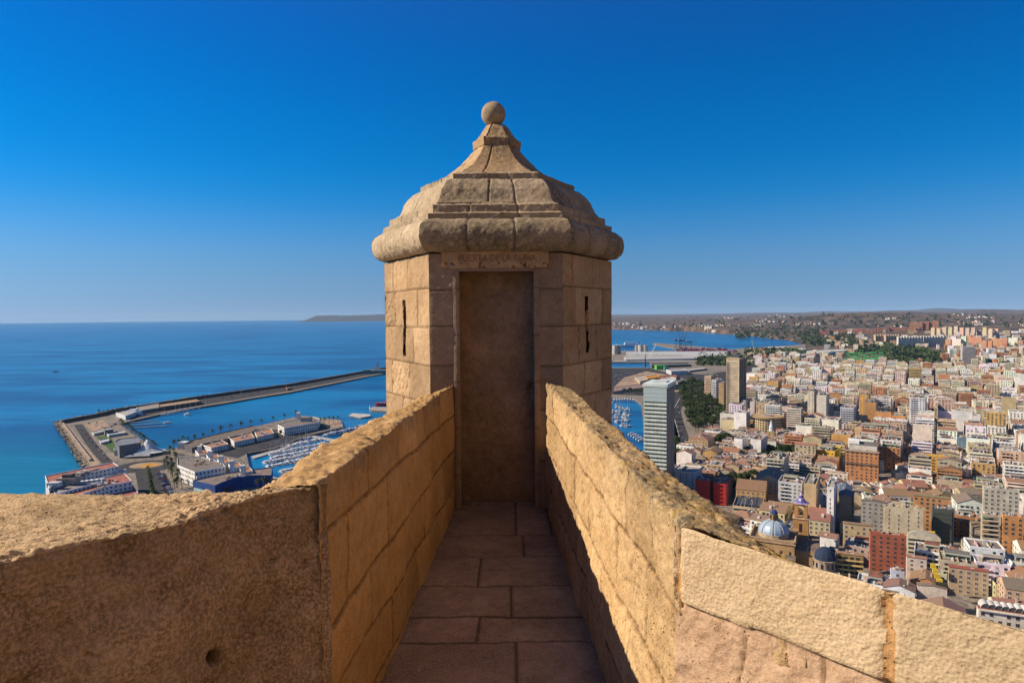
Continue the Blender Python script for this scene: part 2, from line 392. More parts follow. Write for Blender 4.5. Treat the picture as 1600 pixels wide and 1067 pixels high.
d = .010*big+.0035*mid+.0016*fine*(1+topw*2)-.013*np.exp(-(jd/.008)**2)*(reg == 0)-.010*np.exp(-(jd/.010)**2)*(topw > .5)+(.006*(hsh(bid)-.5))*(reg == 0)-.03*chip+topw*.006*mid
G2 = G+nrm*d[..., None]*-1
sgn = -1 if nrm[5, 5, 0] > 0 else 1
G2 = G-sgn*nrm*d[..., None]*1.0
tint = .5+.20*(hsh(bid, 2)-.5)*(reg == 0)+.04*big
lich = np.clip(topw*.10+.0, 0, 1)+np.clip(edge*.5*(mid+.3), 0, .8)
lich = lich+np.clip((-.62-zrel)*-9+.9, 0, .45)*(reg == 0)*np.clip(big+.2, 0, 1)
jm = np.clip(np.exp(-(jd/.008)**2)*(1.2+.6*mid), 0, 1)*np.where(reg == 2, 0, 1)
grid_obj('parapet_wall', G2, np.stack([tint, jm*.9, np.clip(lich, 0, 1)], -1), S_wall)
lw = bpy.context.scene.objects['parapet_wall']
tag(lw, 'shaded golden ashlar parapet on the left side of the narrow walkway', 'parapet wall')
# ---- right walkway parapet
Ys = np.linspace(YT+.03, 1.875, 22)
ro = line_pts([(856,596),(903,609),(941,643),(1004,696),(1050,732),(1128,790),(1182,833),(1225,868),(1300,925)], -.61)
zr_ = lambda Y: E-.607
inner = [(xr(Y), Y, zr_(Y)) for Y in Ys]
oY = lambda Y: Y-.24*np.clip((2.7-Y)/.8, 0, 1)**1.5
outer = [(max(np.interp(oY(Y), ro[:, 1], ro[:, 0]), xr(Y)+.012), oY(Y), zr_(Y)-.015) for Y in Ys]
n8 = Vector((.62,.78,0))*.07; pe = [PZ(1110,835,E-.625), PZ(1170,853,E-.63)]
inner += [tuple(p+n8) for p in pe]; outer += [(outer[-1][0]+.03, outer[-1][1]-.02, outer[-1][2]-.01), (outer[-1][0]+.05, outer[-1][1]-.05, outer[-1][2]-.02)]
G, S, reg, topw, s = sweep(inner, outer, .0095, E-1.80, E-2.6, rnd=10)
Yc = G[..., 1]; zrel = G[..., 2]-E
rows = [-.905+.01*(YT-Yc)/3.2, -1.20+0*Yc, -1.50+0*Yc, -1.8+0*Yc]
jt = [[YT-y for y in l] for l in ([5.3,4.36,3.76,2.62,2.15],[4.1,3.51,2.78,2.3,5.1],[4.9,3.9,3.1,2.5],[4.5,3.6,2.9],[5,4,3])]
jd, bid = masonry(YT-Yc, zrel, rows, jt, G, seed=2, wob=.018)
jtop, bt = masonry(YT-Yc, zrel*0+1, [-5.], [jt[0]], G, seed=2, wob=.03)
jd = np.where(topw > .5, jtop, jd)
nrm = normals(G); sgn = 1 if nrm[5, 5, 0] < 0 else -1
big = fbm(G, 2.6, 4, .5, 13); mid = fbm(G, 13, 4, .6, 19); fine = fbm(G, 55, 3, .65, 14)
na = (reg[0] == 0).sum(); edge = np.exp(-((np.arange(G.shape[1])-na)/9.)**2)[None, :]
near = np.clip((3.3-Yc)/1.2, 0, 1)
pit = np.clip(fbm(G, 34, 2, .5, 44)-.25, 0, 1)*np.clip(.2-.8*big+(zrel < -.9)*.5, 0, 1)
d = .013*big+.0042*mid+.0022*fine*(1+topw*1.0+near*.6)-.016*np.exp(-(jd/.009)**2)-.02*np.exp(-(jd/.016)**2)*topw+.008*(hsh(bid)-.5)*(reg == 0)-.020*edge*np.clip(fbm(G, 6, 3, .6, 33), -.3, 1)-.02*pit+near*topw*.003*mid
G2 = G+sgn*nrm*d[..., None]
tint = .5+.22*(hsh(bid, 2)-.5)*(reg == 0)+.05*big
lich = topw*(.75+.35*near)*np.clip(.85+.5*big, 0, 1)+edge*.35
jm = np.clip(np.exp(-(jd/.0085)**2)*(1.1+.6*mid), 0, 1)*np.where(reg == 2, 0, 1)
rw = grid_obj('parapet_wall', G2, np.stack([tint, jm*1.0, np.clip(lich, 0, 1)], -1), S_wallR)
tag(rw, 'sunlit yellow ashlar parapet with lichened rounded coping on the right side of the walkway', 'parapet wall')
# ---- left rampart parapet in brown render
zr = -.59
inn = [PZ(497,755,E-.58), PZ(390,779,E+zr), PZ(270,820,E+zr), PZ(86,857,E+zr), PZ(0,878,E+zr)]
inn = [tuple(p) for p in inn]; e0 = (Vector(inn[0])-Vector(inn[1])).normalized(); inn[0] = tuple(Vector(inn[0])+e0*.035); last = Vector(inn[-1]); d_ = (Vector(inn[-1])-Vector(inn[-2])).normalized(); inn.append(tuple(last+d_*1.3))
out = [PZ(427,752,E-.60), PZ(400,769,E-.60), PZ(300,771,E-.60), PZ(150,770,E-.60), PZ(0,769,E-.60), PZ(-420,772,E-.60)]
out = [tuple(p) for p in out]
G, S, reg, topw, s = sweep(inn, out, .0085, E-2.1, E-2.6, rnd=5)
nrm = normals(G); sgn = 1 if nrm[5, 5, 1] < 0 else -1
big = fbm(G, 3.0, 4, .55, 23); mid = fbm(G, 15, 4, .6, 29); fine = fbm(G, 70, 3, .65, 24)
na = (reg[0] == 0).sum(); edge = np.exp(-((np.arange(G.shape[1])-na)/6.)**2)[None, :]
hole = PY(338,1027,1.72); hole = np.array(hole)
dh = np.linalg.norm((G-hole)*np.array([1,1,1.15]), axis=-1)
hole_d = np.argmin(np.where(reg == 0, dh, 9)); c0 = G.reshape(-1, 3)[hole_d]
# put the hole exactly on the face along the line of sight
fd = np.array(D(338,1027)); o_ = np.array([0,0,E]); rel = G-o_; tpar = (rel@fd)/(fd@fd); dist = np.linalg.norm(rel-tpar[..., None]*fd, axis=-1)
hm = np.clip(1-(dist/.027)**2, 0, 1)*(reg == 0)
pits = np.clip(fbm(G, 22, 4, .6, 51)-.85, 0, 1)*np.clip(fbm(G, 3, 2, .5, 52), 0, 1)
cr = np.abs(fbm(G, 2.0, 3, .5, 77)); crack = np.exp(-(cr/.012)**2)*np.clip(big, 0, 1)
d = (.012*big+.0055*mid+.0030*fine)*(1-.3*topw)-.045*hm-.05*pits*(reg == 0)-.006*crack-.035*edge*np.clip(fbm(G, 7, 4, .6, 34), -.15, 1)+topw*.004*fine
G2 = G+sgn*nrm*d[..., None]
tint = .5+.10*big+.05*mid+topw*.0
top_pale = topw
lich = edge*.6*(mid+.2)
Q = np.stack([np.clip(tint+top_pale*0, 0, 1), np.clip(crack*.5+hm+pits*1.2, 0, 1)*(reg == 0), np.clip(lich, 0, 1)], -1)
k = na
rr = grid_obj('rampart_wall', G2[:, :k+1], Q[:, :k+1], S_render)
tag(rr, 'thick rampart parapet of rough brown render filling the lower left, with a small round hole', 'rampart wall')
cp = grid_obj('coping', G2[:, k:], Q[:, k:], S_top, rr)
# ---- right rampart parapet: pecked cream blocks above pinkish stone
inn = [PZ(1062,821,E-.613), PZ(1370,913,E-.613), PZ(1600,979,E-.613)]; inn[0] = inn[0]+(inn[0]-inn[1]).normalized()*.02
dd = (inn[2]-inn[1]).normalized(); inn.append(inn[2]+dd*.9)
nn = Vector((.62, .78, 0)).normalized()
out = [p+nn*.42+Vector((0, 0, -.26)) for p in inn]
G, S, reg, topw, s = sweep([tuple(p) for p in inn], [tuple(p) for p in out], .0065, E-1.6, E-2.6, rnd=3)
nrm = normals(G); sgn = 1 if nrm[5, 5, 1] < 0 else -1
zrel = G[..., 2]-E
L1 = (inn[1]-inn[0]).length; Lall = S.max()
big = fbm(G, 3.0, 4, .5, 63); mid = fbm(G, 16, 4, .6, 69); fine = fbm(G, 80, 3, .65, 64); peck = fbm(G, 95, 2, .5, 71)
p1 = PY(1068,936,1.88); zc = p1.z-E
zc2 = PY(1380,1056,1.46).z-E
low = zc+(zc2-zc)*np.clip(S/L1, 0, 2.2)
u = S+.006*mid
gap = np.exp(-((u-(L1+.018))/.015)**2)+np.exp(-((u-.012)/.012)**2)
gapm = gap*(zrel > low-.02)
jl = np.exp(-((zrel-low+.01*big)/.005)**2)
cr = np.exp(-((u-L1*.30-.03*big-.25*(zrel+1.1))/.004)**2)*(zrel < low-.03)+np.exp(-((u-L1*.78-.02*big)/.004)**2)*(zrel < low)
lower = (zrel < low)
d = .005*big+.0018*mid+.0009*peck*(~lower)+.0008*fine-.018*np.clip(gapm, 0, 1)*(.7+.5*mid)-.005*jl-.008*cr+lower*(.004*mid)-.010*lower
G2 = G+sgn*nrm*d[..., None]
na = (reg[0] == 0).sum()
tint = .5+.03*big-.04*(u > L1)+.0*fine
A = np.stack([tint, np.clip(cr+jl*.35+np.clip(gapm-.75, 0, 1)*.5*(mid > .1), 0, 1), np.zeros_like(tint)], -1)
# split by courses: upper blocks / mortar / lower
rp = grid_obj('rampart_wall', G2, A, None) if False else None
me_parts = []
def sub_faces(name, mask, mat, parent):
    ns, nt_ = G2.shape[:2]; i = np.arange(ns*nt_).reshape(ns, nt_)
    q = np.stack([i[:-1, :-1], i[1:, :-1], i[1:, 1:], i[:-1, 1:]], -1)[mask[:-1, :-1]]
    used, inv = np.unique(q, return_inverse=True); q = inv.reshape(-1, 4)
    V = G2.reshape(-1, 3)[used]; C_ = A.reshape(-1, 3)[used]
    me = bpy.data.meshes.new(name); me.vertices.add(len(V)); me.vertices.foreach_set('co', V.astype(np.float32).ravel())
    me.loops.add(q.size); me.loops.foreach_set('vertex_index', q.astype(np.int32).ravel())
    me.polygons.add(len(q)); me.polygons.foreach_set('loop_start', np.arange(0, q.size, 4, dtype=np.int32)); me.polygons.foreach_set('use_smooth', np.ones(len(q), bool))
    me.update(calc_edges=True); me.validate(); me.materials.append(mat)
    ca = me.color_attributes.new('Col', 'FLOAT_COLOR', 'POINT'); c4 = np.ones((len(V), 4), np.float32); c4[:, :3] = C_; ca.data.foreach_set('color', c4.ravel())
    o = bpy.data.objects.new(name, me); COL.objects.link(o); o.parent = parent; return o
S_pink = stone('pink_tan_stone', (.37,.235,.14), (.45,.31,.20), (.27,.16,.085), .8, .25)
S_mortar = stone('orange_mortar', (.36,.19,.07), (.48,.28,.12), (.20,.10,.04), 1.0, .6)
mort = (gapm > .5) & (reg == 0)
lowm = lower & (reg == 0) & ~mort
rp = sub_faces('rampart_wall', ~(mort | lowm), S_peck, None)
tag(rp, 'sunlit rampart parapet of pecked cream blocks running to the lower right corner', 'rampart wall')
sub_faces('mortar_joint', mort, S_mortar, rp); sub_faces('lower_course', lowm, S_pink, rp)
# ---- walkway paving
nx, ny = 150, 560
gy = np.linspace(1.2, YT+.25, ny); gx = np.linspace(-.80, .62, nx)
X, Y_ = np.meshgrid(gx, gy, indexing='ij'); G = np.stack([X, Y_, np.full_like(X, E-1.75)], -1)
rows = [-5.13, -4.66, -4.15, -3.73, -3.43, -3.02, -2.6, -2.2]
joints = [[.0, .3], [.087], [-.22], [0.0], [-.22], [.015], [-.2], [.1], [-.1]]
jd, bid = masonry(X, -Y_, [np.full_like(X, -r_) * -1 for r_ in [-r for r in rows]][::-1] if False else [np.full_like(X, r) for r in rows[::-1]], joints[::-1], G, seed=3, wob=.008)
big = fbm(G, 2.5, 4, .5, 81); mid = fbm(G, 14, 4, .6, 82)
d = .006*big+.003*mid-.010*np.exp(-(jd/.010)**2)+.008*(hsh(bid, 5)-.5)
G[..., 2] += d
jm = np.exp(-(jd/.008)**2)*.9
tint = .5+.20*(hsh(bid, 6)-.5)+.05*big
dirt = np.clip((Y_-5.0)/.8, 0, 1)*.5+np.exp(-np.minimum(np.abs(X-xr(Y_)), np.abs(X-xl(Y_)))/.05)*.5
fl = grid_obj('walkway', G, np.stack([tint, jm, np.clip(dirt, 0, 1)], -1), S_floor); fl['kind'] = 'structure'
g = MB(); g.box(-6, -9, E-2.3, 6, 1.25, E-1.756, 0, (.5, 0, .0)); g.obj('terrace_floor', [S_roof])['kind'] = 'structure'
o = empty('bounce_block', (5.4, -4.6, E-1.75), R(45)); g = MB(); g.box(-7, -4, -1, 7, 4, 6.5, 0, (.5, 0, .05)); g.obj('wall', [S_tower], o); g = MB()  # unseen block added behind the camera to bounce warm light onto shaded stone
for k in range(8): g.box(-7+k*1.9, 3.2, 6.5, -6+k*1.9, 4, 7.4, 0, (.5, 0, .1))
g.obj('battlement', [S_tower], o); tag(o, 'unseen sandstone block added behind the viewpoint to bounce warm light', 'bounce block')  # wall and battlement here are only parts of the added bounce block
# ================================================================== SENTRY BOX
w_ = 208/F*YT; ap = w_*.8660254; CX = PY(776,600,YT).x; CY = YT+ap
tw = empty('sentry_box', (CX, CY, E-1.75))
tag(tw, 'hexagonal stone sentry box with stepped roof and ball finial at the end of the walkway', 'sentry box')
TO = Vector((CX, CY, 0))
def tower_part(name, Gs, As, mat, parent=None):
    loc = np.array([CX, CY, E-1.75]); Gs = [g-loc for g in Gs]
    return grid_obj(name, Gs, As, mat, parent or tw)
def hexface(k):
    """k=0 front (-Y), then anticlockwise seen from above: 1 = right front"""
    a = -math.pi/2+k*math.pi/3; n = np.array([math.cos(a), math.sin(a), 0]); t = np.array([-n[1], n[0], 0]); return n, t
zt = PY(776,396,YT).z      # wall head under the cornice
def wallface(k, u0, u1, z0, z1, rows, joints, step=.0105, seed=0, slit=None, slope=0, flat=1):
    n, t = hexface(k)
    nu, nz = max(int((u1-u0)/step), 2)+1, max(int((z1-z0)/step), 2)+1
    U, Z = np.meshgrid(np.linspace(u0, u1, nu), np.linspace(z0, z1, nz), indexing='ij')
    base = np.array([CX, CY, 0])
    G = base+n*ap+t*U[..., None]; G[..., 2] = Z
    jd, bid = masonry(U, Z-E, [np.full_like(U, r)+slope*U for r in rows], joints, G, seed=seed, wob=.012)
    big = fbm(G, 2.6, 4, .5, 5+seed); mid = fbm(G, 15, 4, .6, 6+seed); fine = fbm(G, 60, 3, .6, 7+seed)
    rough = (hsh(bid, 9) > .72)
    d = .007*big+.003*mid+.0012*fine-.009*np.exp(-(jd/.008)**2)+.008*(hsh(bid)-.5)+rough*.008*mid
    ed = np.minimum(U+w_/2, w_/2-U); d = flat*d*np.clip(ed/.03+.25, 0, 1)
    jm = np.exp(-(jd/.007)**2)*.8
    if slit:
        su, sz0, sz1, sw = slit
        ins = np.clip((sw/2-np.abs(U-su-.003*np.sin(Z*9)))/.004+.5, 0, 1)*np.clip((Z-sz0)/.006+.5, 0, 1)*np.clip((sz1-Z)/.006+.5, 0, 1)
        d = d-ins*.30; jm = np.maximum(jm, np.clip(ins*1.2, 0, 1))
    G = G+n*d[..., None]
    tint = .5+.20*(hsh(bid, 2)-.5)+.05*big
    if slit: slit_shade = (np.abs(U-su-.003*np.sin(Z*9)) < sw/2+.010)*(Z > sz0-.012)*(Z < sz1+.012); tint = tint*(1-.96*slit_shade); jm = jm*(ins < .3)  # slit's inner shade is painted into the tint, on top of the recess
    stain = np.clip((Z-(zt-.16))/.16, 0, 1)**2*.35
    return G, np.stack([tint, jm, np.clip(stain+.0*big, 0, 1)], -1)
# the row joints at side faces, heights relative to the eye
def zside(px, py, k):
    n, t = hexface(k); d = np.array(D(px, py)); b = np.array([CX, CY, 0])
    tt = (b@n+ap)/(d@n); P = d*tt; return float((P-b)@t), float(P[2])
Z0 = E-3.2
rl = [zside(636,y,-1 % 6)[1] for y in (454,511,566,621)]
jl_ = [[zside(x,y,5)[0] for x,y in l] for l in ([(614,430),(638,430)],[(618,480),(652,480)],[(618,540),(646,540)],[(613,600),(640,600)],[(630,640)],[(620,660),(650,660)])]
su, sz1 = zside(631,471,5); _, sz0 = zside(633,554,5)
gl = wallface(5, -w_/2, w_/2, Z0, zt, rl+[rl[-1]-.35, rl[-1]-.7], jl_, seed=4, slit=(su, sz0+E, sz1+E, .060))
rr_ = [zside(918,y,1)[1] for y in (450,508,565,617)]
jr_ = [[zside(x,y,1)[0] for x,y in l] for l in ([(895,430),(926,430)],[(898,480),(941,480)],[(905,530),(932,530)],[(914,590),(940,590)],[(930,640)],[(910,660),(940,660)])]
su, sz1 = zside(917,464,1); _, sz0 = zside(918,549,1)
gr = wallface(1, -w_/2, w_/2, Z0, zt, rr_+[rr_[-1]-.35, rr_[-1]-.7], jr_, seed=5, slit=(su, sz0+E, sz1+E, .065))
back = [wallface(k, -w_/2, w_/2, Z0, zt, rl, jl_, step=.05, seed=6+k) for k in (2, 3, 4)]
# wall parts: the front between jamb stones and corners is grey
xo0, xo1 = PY(718,500,YT).x-CX, PY(834,500,YT).x-CX
zo = PY(776,424,YT).z
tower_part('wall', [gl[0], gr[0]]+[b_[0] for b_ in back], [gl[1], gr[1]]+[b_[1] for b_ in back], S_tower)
zj = [PY(700,y,YT).z-E for y in (452,510,571,640,720)]
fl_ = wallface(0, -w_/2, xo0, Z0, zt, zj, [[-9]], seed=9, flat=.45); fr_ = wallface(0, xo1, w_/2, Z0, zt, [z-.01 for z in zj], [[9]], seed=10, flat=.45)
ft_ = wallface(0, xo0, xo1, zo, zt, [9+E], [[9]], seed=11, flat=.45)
# reveals
def reveal(x, z0, z1, depth=.20, seed=0, flip=1):
    y = np.linspace(YT, YT+depth, 16); z = np.linspace(z0, z1, 200)
    Yy, Zz = np.meshgrid(y, z, indexing='ij'); G = np.stack([np.full_like(Yy, CX+x), Yy, Zz], -1)
    G[..., 0] += (.005*fbm(G, 8, 3, .5, seed)+.004*(np.sin(Zz*9) > .98))*np.clip((Yy-YT)/.02, 0, 1)
    a = np.zeros_like(G); a[..., 0] = .5+.05*fbm(G, 4, 3, .5, seed); return G, a
rv = [reveal(xo0, E-1.8, zo, seed=15), reveal(xo1, E-1.8, zo, seed=16)]
nx = np.linspace(xo0, xo1, 40); yy = np.linspace(YT, YT+.2, 12); A_, B_ = np.meshgrid(nx, yy, indexing='ij')
hd = np.stack([CX+A_, B_, np.full_like(A_, zo)], -1); hd[..., 2] += .006*np.sin(A_*6)+.004*fbm(hd, 12, 3, .5, 8)
ha = np.zeros_like(hd); ha[..., 0] = .5
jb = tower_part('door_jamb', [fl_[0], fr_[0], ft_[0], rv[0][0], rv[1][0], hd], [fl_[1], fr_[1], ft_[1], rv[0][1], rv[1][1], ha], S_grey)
# thin inner frame strips beside the opening
for x0, x1 in ((xo0-.052, xo0-.003), (xo1+.003, xo1+.05)):
    Zz = np.linspace(E-1.76, zo, 160); prof = np.array([(x0, 0), (x0, -.008), ((x0+x1)/2, -.012), (x1, -.008), (x1, 0)])
    pf = np.stack([np.interp(np.linspace(0, 4, 25), range(5), prof[:, k]) for k in (0, 1)], -1)
    G = np.zeros((25, 160, 3)); G[..., 0] = CX+pf[:, None, 0]; G[..., 1] = YT+pf[:, None, 1]; G[..., 2] = Zz[None]
    G += (.003*fbm(G, 12, 3, .5, 8))[..., None]; a = np.zeros_like(G); a[..., 0] = .52
    a[..., 1] = np.exp(-((np.abs(((Zz-E+5) % .42)-.2))/.006)**2)[None]*.7
    tower_part('door_frame', [G], [a], S_grey)
# blocked doorway plaster
U, Z = np.meshgrid(np.linspace(xo0-.01, xo1+.01, 90), np.linspace(E-1.8, zo+.02, 260), indexing='ij')
G = np.stack([CX+U, np.full_like(U, YT+.19), Z], -1)
big = fbm(G, 3, 4, .55, 91); mid = fbm(G, 20, 4, .6, 92)
crk = np.exp(-(np.abs(fbm(G, 3.3, 4, .5, 95))/.010)**2)*(fbm(G, 2, 2, .5, 96) > .25)
brk = np.exp(-(((U-xo1+.02)/.035)**2+((Z-(PY(825,610,6).z))/.07)**2)**1.5)
G[..., 1] += -.012*big-.004*mid+.006*crk+.04*brk
a = np.stack([.5+.06*big, np.clip(crk*.7, 0, 1), np.clip((zo-.35-Z)*-1.2, 0, .5)*np.clip(mid+.4, 0, 1)+np.clip((E-1.6-Z)*3, 0, .6)], -1)
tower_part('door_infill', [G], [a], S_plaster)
# lintel with its worn carved inscription
l0, l1 = PY(690,400,YT).x-CX, PY(857,400,YT).x-CX; lz0, lz1 = PY(776,419,YT).z, PY(776,393,YT).z
U, Z = np.meshgrid(np.linspace(l0, l1, 150), np.linspace(lz0, lz1, 34), indexing='ij')
G = np.stack([CX+U, np.full_like(U, YT-.012), Z], -1); nz_ = fbm(G, 20, 4, .6, 93)
bite = np.clip(1-(np.abs(U-l0-.045)/.04), 0, 1)
G[..., 1] += -.004*nz_+.012*bite; G[..., 2] += .006*nz_*(Z < lz0+.02)
a = np.stack([.52+.05*nz_, np.clip((fbm(G, 30, 2, .5, 3)-.35)*2, 0, 1)*(Z < lz0+.05), bite*.3], -1)
li = tower_part('lintel', [G], [a], S_tower)
mb = MB(); 
for x0, x1, z0, z1 in ((l0, l0+.004, lz0, lz1), (l1-.004, l1, lz0, lz1), (l0, l1, lz0, lz0+.004)):
    mb.box(x0, YT-CY-.0115, z0-(E-1.75), x1, YT-CY+.01, z1-(E-1.75), 0, (.5, 0, 0), bottom=True)
mb.obj('lintel_edge', [S_tower], li)
fc = bpy.data.curves.new('inscription', 'FONT'); fc.body = 'PUERTA·DE·LA·REINA'; fc.size = .105; fc.extrude = .0015; fc.align_x = 'CENTER'; fc.align_y = 'CENTER'; fc.space_character = 1.0
fo = bpy.data.objects.new('tmp', fc); COL.objects.link(fo); dg = bpy.context.evaluated_depsgraph_get(); dg.update()
tm = bpy.data.meshes.new_from_object(fo.evaluated_get(dg)); bpy.data.objects.remove(fo)
m_ins, _n, _b = newmat('worn_carving'); _b.inputs['Base Color'].default_value = (.20,.125,.065,1); _b.inputs['Roughness'].default_value = .95
tm.materials.clear(); tm.materials.append(m_ins)
ti = bpy.data.objects.new('inscription', tm); COL.objects.link(ti); ti.parent = li
xs = [v.co.x for v in tm.vertices]; sx = (l1-l0)*.72/(max(xs)-min(xs))
ti.rotation_euler = (math.pi/2, 0, 0); ti.scale = (sx, .85, 1); ti.location = ((l0+l1)/2+.02, YT-CY-.0165, (lz0+lz1)/2-(E-1.75)+.012)
# roof: profile (half width of the front face in px, y px on the front face)
def prof(pts):
    out = []
    for hw, y in pts:
        a_ = CY*hw/(F*.57735+hw); out.append((a_, PY(776, y, CY-a_).z))
    return out
def hexring(pr, step=.012, ns=110, name='roof', joints=(), seed=0, mat=None, parent=None, closed_r=0, rnd=1, jw=.008):
    pr = np.array(pr); L = np.concatenate([[0], np.cumsum(np.linalg.norm(np.diff(pr, axis=0), axis=1))])
    n = max(int(L[-1]/step), 4); l = np.linspace(0, L[-1], n); l = np.unique(np.concatenate([l, L]))
    P = np.stack([np.interp(l, L, pr[:, k]) for k in (0, 1)], -1)
    for _ in range(rnd): P[1:-1] = .25*P[:-2]+.5*P[1:-1]+.25*P[2:]
    tn = np.gradient(P, axis=0); nr = np.stack([tn[:, 1], -tn[:, 0]], -1); nr /= np.maximum(np.linalg.norm(nr, axis=1, keepdims=True), 1e-9)
    Gs, As = [], []
    for k in range(6):
        n_, t_ = hexface(k); q = ns if k in (0, 1, 5) else 12
        f_ = np.linspace(-1, 1, q); Fq, I = np.meshgrid(f_, np.arange(len(P)), indexing='ij')
        a_ = P[I, 0]; G = np.array([CX, CY, 0])+n_*a_[..., None]+t_*(Fq*a_*.57735)[..., None]; G[..., 2] = P[I, 1]
        rad = G-np.array([CX, CY, 0]); rad[..., 2] = 0; rad /= np.maximum(np.linalg.norm(rad, axis=-1, keepdims=True), 1e-6)
        dv = rad*nr[I, 0][..., None]; dv[..., 2] = nr[I, 1]
        big = fbm(G, 3, 4, .5, seed); mid = fbm(G, 16, 4, .6, seed+1); fine = fbm(G, 60, 3, .6, seed+2)
        jd = np.full(a_.shape, 9.); bl = np.zeros(a_.shape, int)
        for j in joints:
            jj = j+.06*math.sin(k*5+j*9)*(k != 0); jd = np.minimum(jd, np.abs((Fq-jj)*a_*.57735)+.002*mid); bl += (Fq > jj)
        d = .005*big+.004*mid+.0015*fine-.010*np.exp(-(jd/jw)**2)+.006*(hsh(bl+k*11+seed)-.5)
        G = G+dv*d[..., None]
        side = {0: .62, 1: .80, 5: .45}.get(k, .4)
        up = np.clip(nr[I, 1], 0, 1)
        As.append(np.stack([.5+.10*(hsh(bl+k*11+seed, 3)-.5)+.05*big-(.03 if k in (0, 1) else -.06), np.exp(-(jd/(jw*.8))**2)*.7, np.clip(side*(.5+big), 0, .9)], -1)); Gs.append(G)
    return tower_part(name, Gs, As, mat or S_roof, parent)
th = np.linspace(-1.35, 1.35, 13)
y_b, y_t = 393.5, 341.5
ymid = (y_b+y_t)/2; tor = []
ab = prof([(104, y_b)])[0]; at_ = prof([(104.7, y_t)])[0]; zm = (ab[1]+at_[1])/2; rz = (at_[1]-ab[1])/2
for q in np.linspace(-math.pi/2, math.pi/2, 17): tor.append((1.045*ap/1.047+.118*math.cos(q)*1.0, zm+rz*math.sin(q)))
cor = hexring([(ap-.05, ab[1]+.004)]+tor, name='cornice', joints=(-.38, .27), seed=31, rnd=0)
steps = prof([(104.5, 342), (104.5, 332.2), (97.5, 330.5), (97.2, 319)])
rf = hexring([(.9, at_[1]+.0)]+steps+prof([(91, 317.5), (89.5, 315)]), name='roof', joints=(-.42, .36), seed=41, rnd=0)
s2 = prof([(90, 316.5), (87, 311), (84.5, 303), (82.5, 295), (78, 287), (73.5, 281.5), (71, 279.5)])
hexring(s2, name='roof_tier', joints=(-.12, .36), seed=51, parent=rf)
s3 = prof([(70, 280.2), (66.0, 279.8), (66.0, 270.5), (60, 269), (50, 267)])
hexring(s3, name='roof_fillet', joints=(-.25, .3), seed=61, parent=rf, rnd=0)
s4 = prof([(55, 268.8), (45, 263), (35.5, 255), (28.5, 246), (23.5, 238), (20, 231), (17.6, 226)])
hexring(s4, name='spire', joints=(-.35,), seed=71, parent=rf, mat=S_tower, ns=80)
s5 = prof([(16.5, 227), (18.6, 226), (19, 214), (16, 212.8), (14.5, 209), (12, 204), (10, 199), (8.4, 195), (7.0, 193)])
hexring(s5, name='spire_cap', joints=(), seed=81, parent=rf, rnd=0, ns=50, mat=S_tower)
for p_ in list(rf.children): p_.matrix_parent_inverse = Matrix(); p_.location = (0, 0, 0)
bc = PY(771,179,CY); br = 18.8/F*CY
U, Vv = np.meshgrid(np.linspace(0, 2*math.pi, 90), np.linspace(.001, math.pi-.001, 50), indexing='ij')
G = np.stack([bc.x+br*np.sin(Vv)*np.cos(U), CY+br*np.sin(Vv)*np.sin(U), bc.z+br*np.cos(Vv)], -1)
c_ = np.array([bc.x, CY, bc.z]); dn = fbm(G, 14, 4, .5, 88); G = c_+(G-c_)*(1+.012*dn)[..., None]
a = np.stack([.5+.05*dn, 0*dn, np.clip(.35+.3*dn, 0, 1)], -1)
tower_part('ball_finial', [G], [a], S_roof)
# masonry drum carrying the sentry box and the bastion below
mb = MB()
for k in range(6):
    n_, t_ = hexface(k)
    for q, (a0, z0, a1, z1) in enumerate([(ap+.05, 143, ap+.02, E-3.1)]):
        P = []
        for (aa, zz, ff) in ((a0, z0, -1), (a0, z0, 1), (a1, z1, 1), (a1, z1, -1)):
            v_ = n_*aa+t_*aa*.57735*ff; P.append((v_[0], v_[1], zz-(E-1.75)))
        mb.poly(P, 0, (.5, 0, .1))
mb.obj('drum', [S_tower], tw)
bs = [PZ(-420,772,E-.6), PZ(0,769,E-.6), PZ(300,771,E-.6), Vector((-.93, 2.3, 0)), Vector((-.75, YT+.2, 0)), Vector((.5, YT+.2, 0)), Vector((.72, 1.9, 0)), out[1], out[2], out[3], Vector((6, -9, 0)), Vector((-6, -9, 0))]
mb = MB(); c0 = Vector((0, 1, 0)); n_ = len(bs)
top_in = [(p.x*.985, (p.y-1)*.985+1, E-2.3) for p in bs]; bot = [(p.x*1.15+.0, (p.y-1)*1.12+1, 138.) for p in bs]
for i in range(n_):
    j = (i+1) % n_; mb.poly([bot[i], bot[j], top_in[j], top_in[i]], 0, (.5, 0, .1))
tag(mb.obj('bastion_wall', [S_tower]), 'sloping sandstone bastion wall below the walkway parapets', 'castle wall')
# ================================================================== SEA, LAND, HARBOUR
def sheet(name, pts, z, mat, skirt=0, kind='structure', smat=None, parent=None):
    P = [Vector((p[0], p[1], z)) for p in pts]; tri = tessellate_polygon([P])
    V = [tuple(p) for p in P]; Fc = []
    for t in tri:
        a, b, c = (P[i] for i in t)
        Fc.append(tuple(t) if (b-a).cross(c-a).z > 0 else tuple(reversed(t)))
    n = len(P); m = [0]*len(Fc)
    if skirt:
        V += [(p.x, p.y, z-skirt) for p in P]
        for i in range(n): j = (i+1) % n; Fc.append((i, i+n, j+n, j)); m.append(1)
    me = bpy.data.meshes.new(name); me.from_pydata(V, [], Fc); me.materials.append(mat); me.materials.append(smat or M_quay)
    me.polygons.foreach_set('material_index', m); me.update()
    o = bpy.data.objects.new(name, me); COL.objects.link(o); o.parent = parent
    if kind: o['kind'] = kind
    return o
def pxl(pts, z): return [PZ(a, b, z)[:2] for a, b in pts]
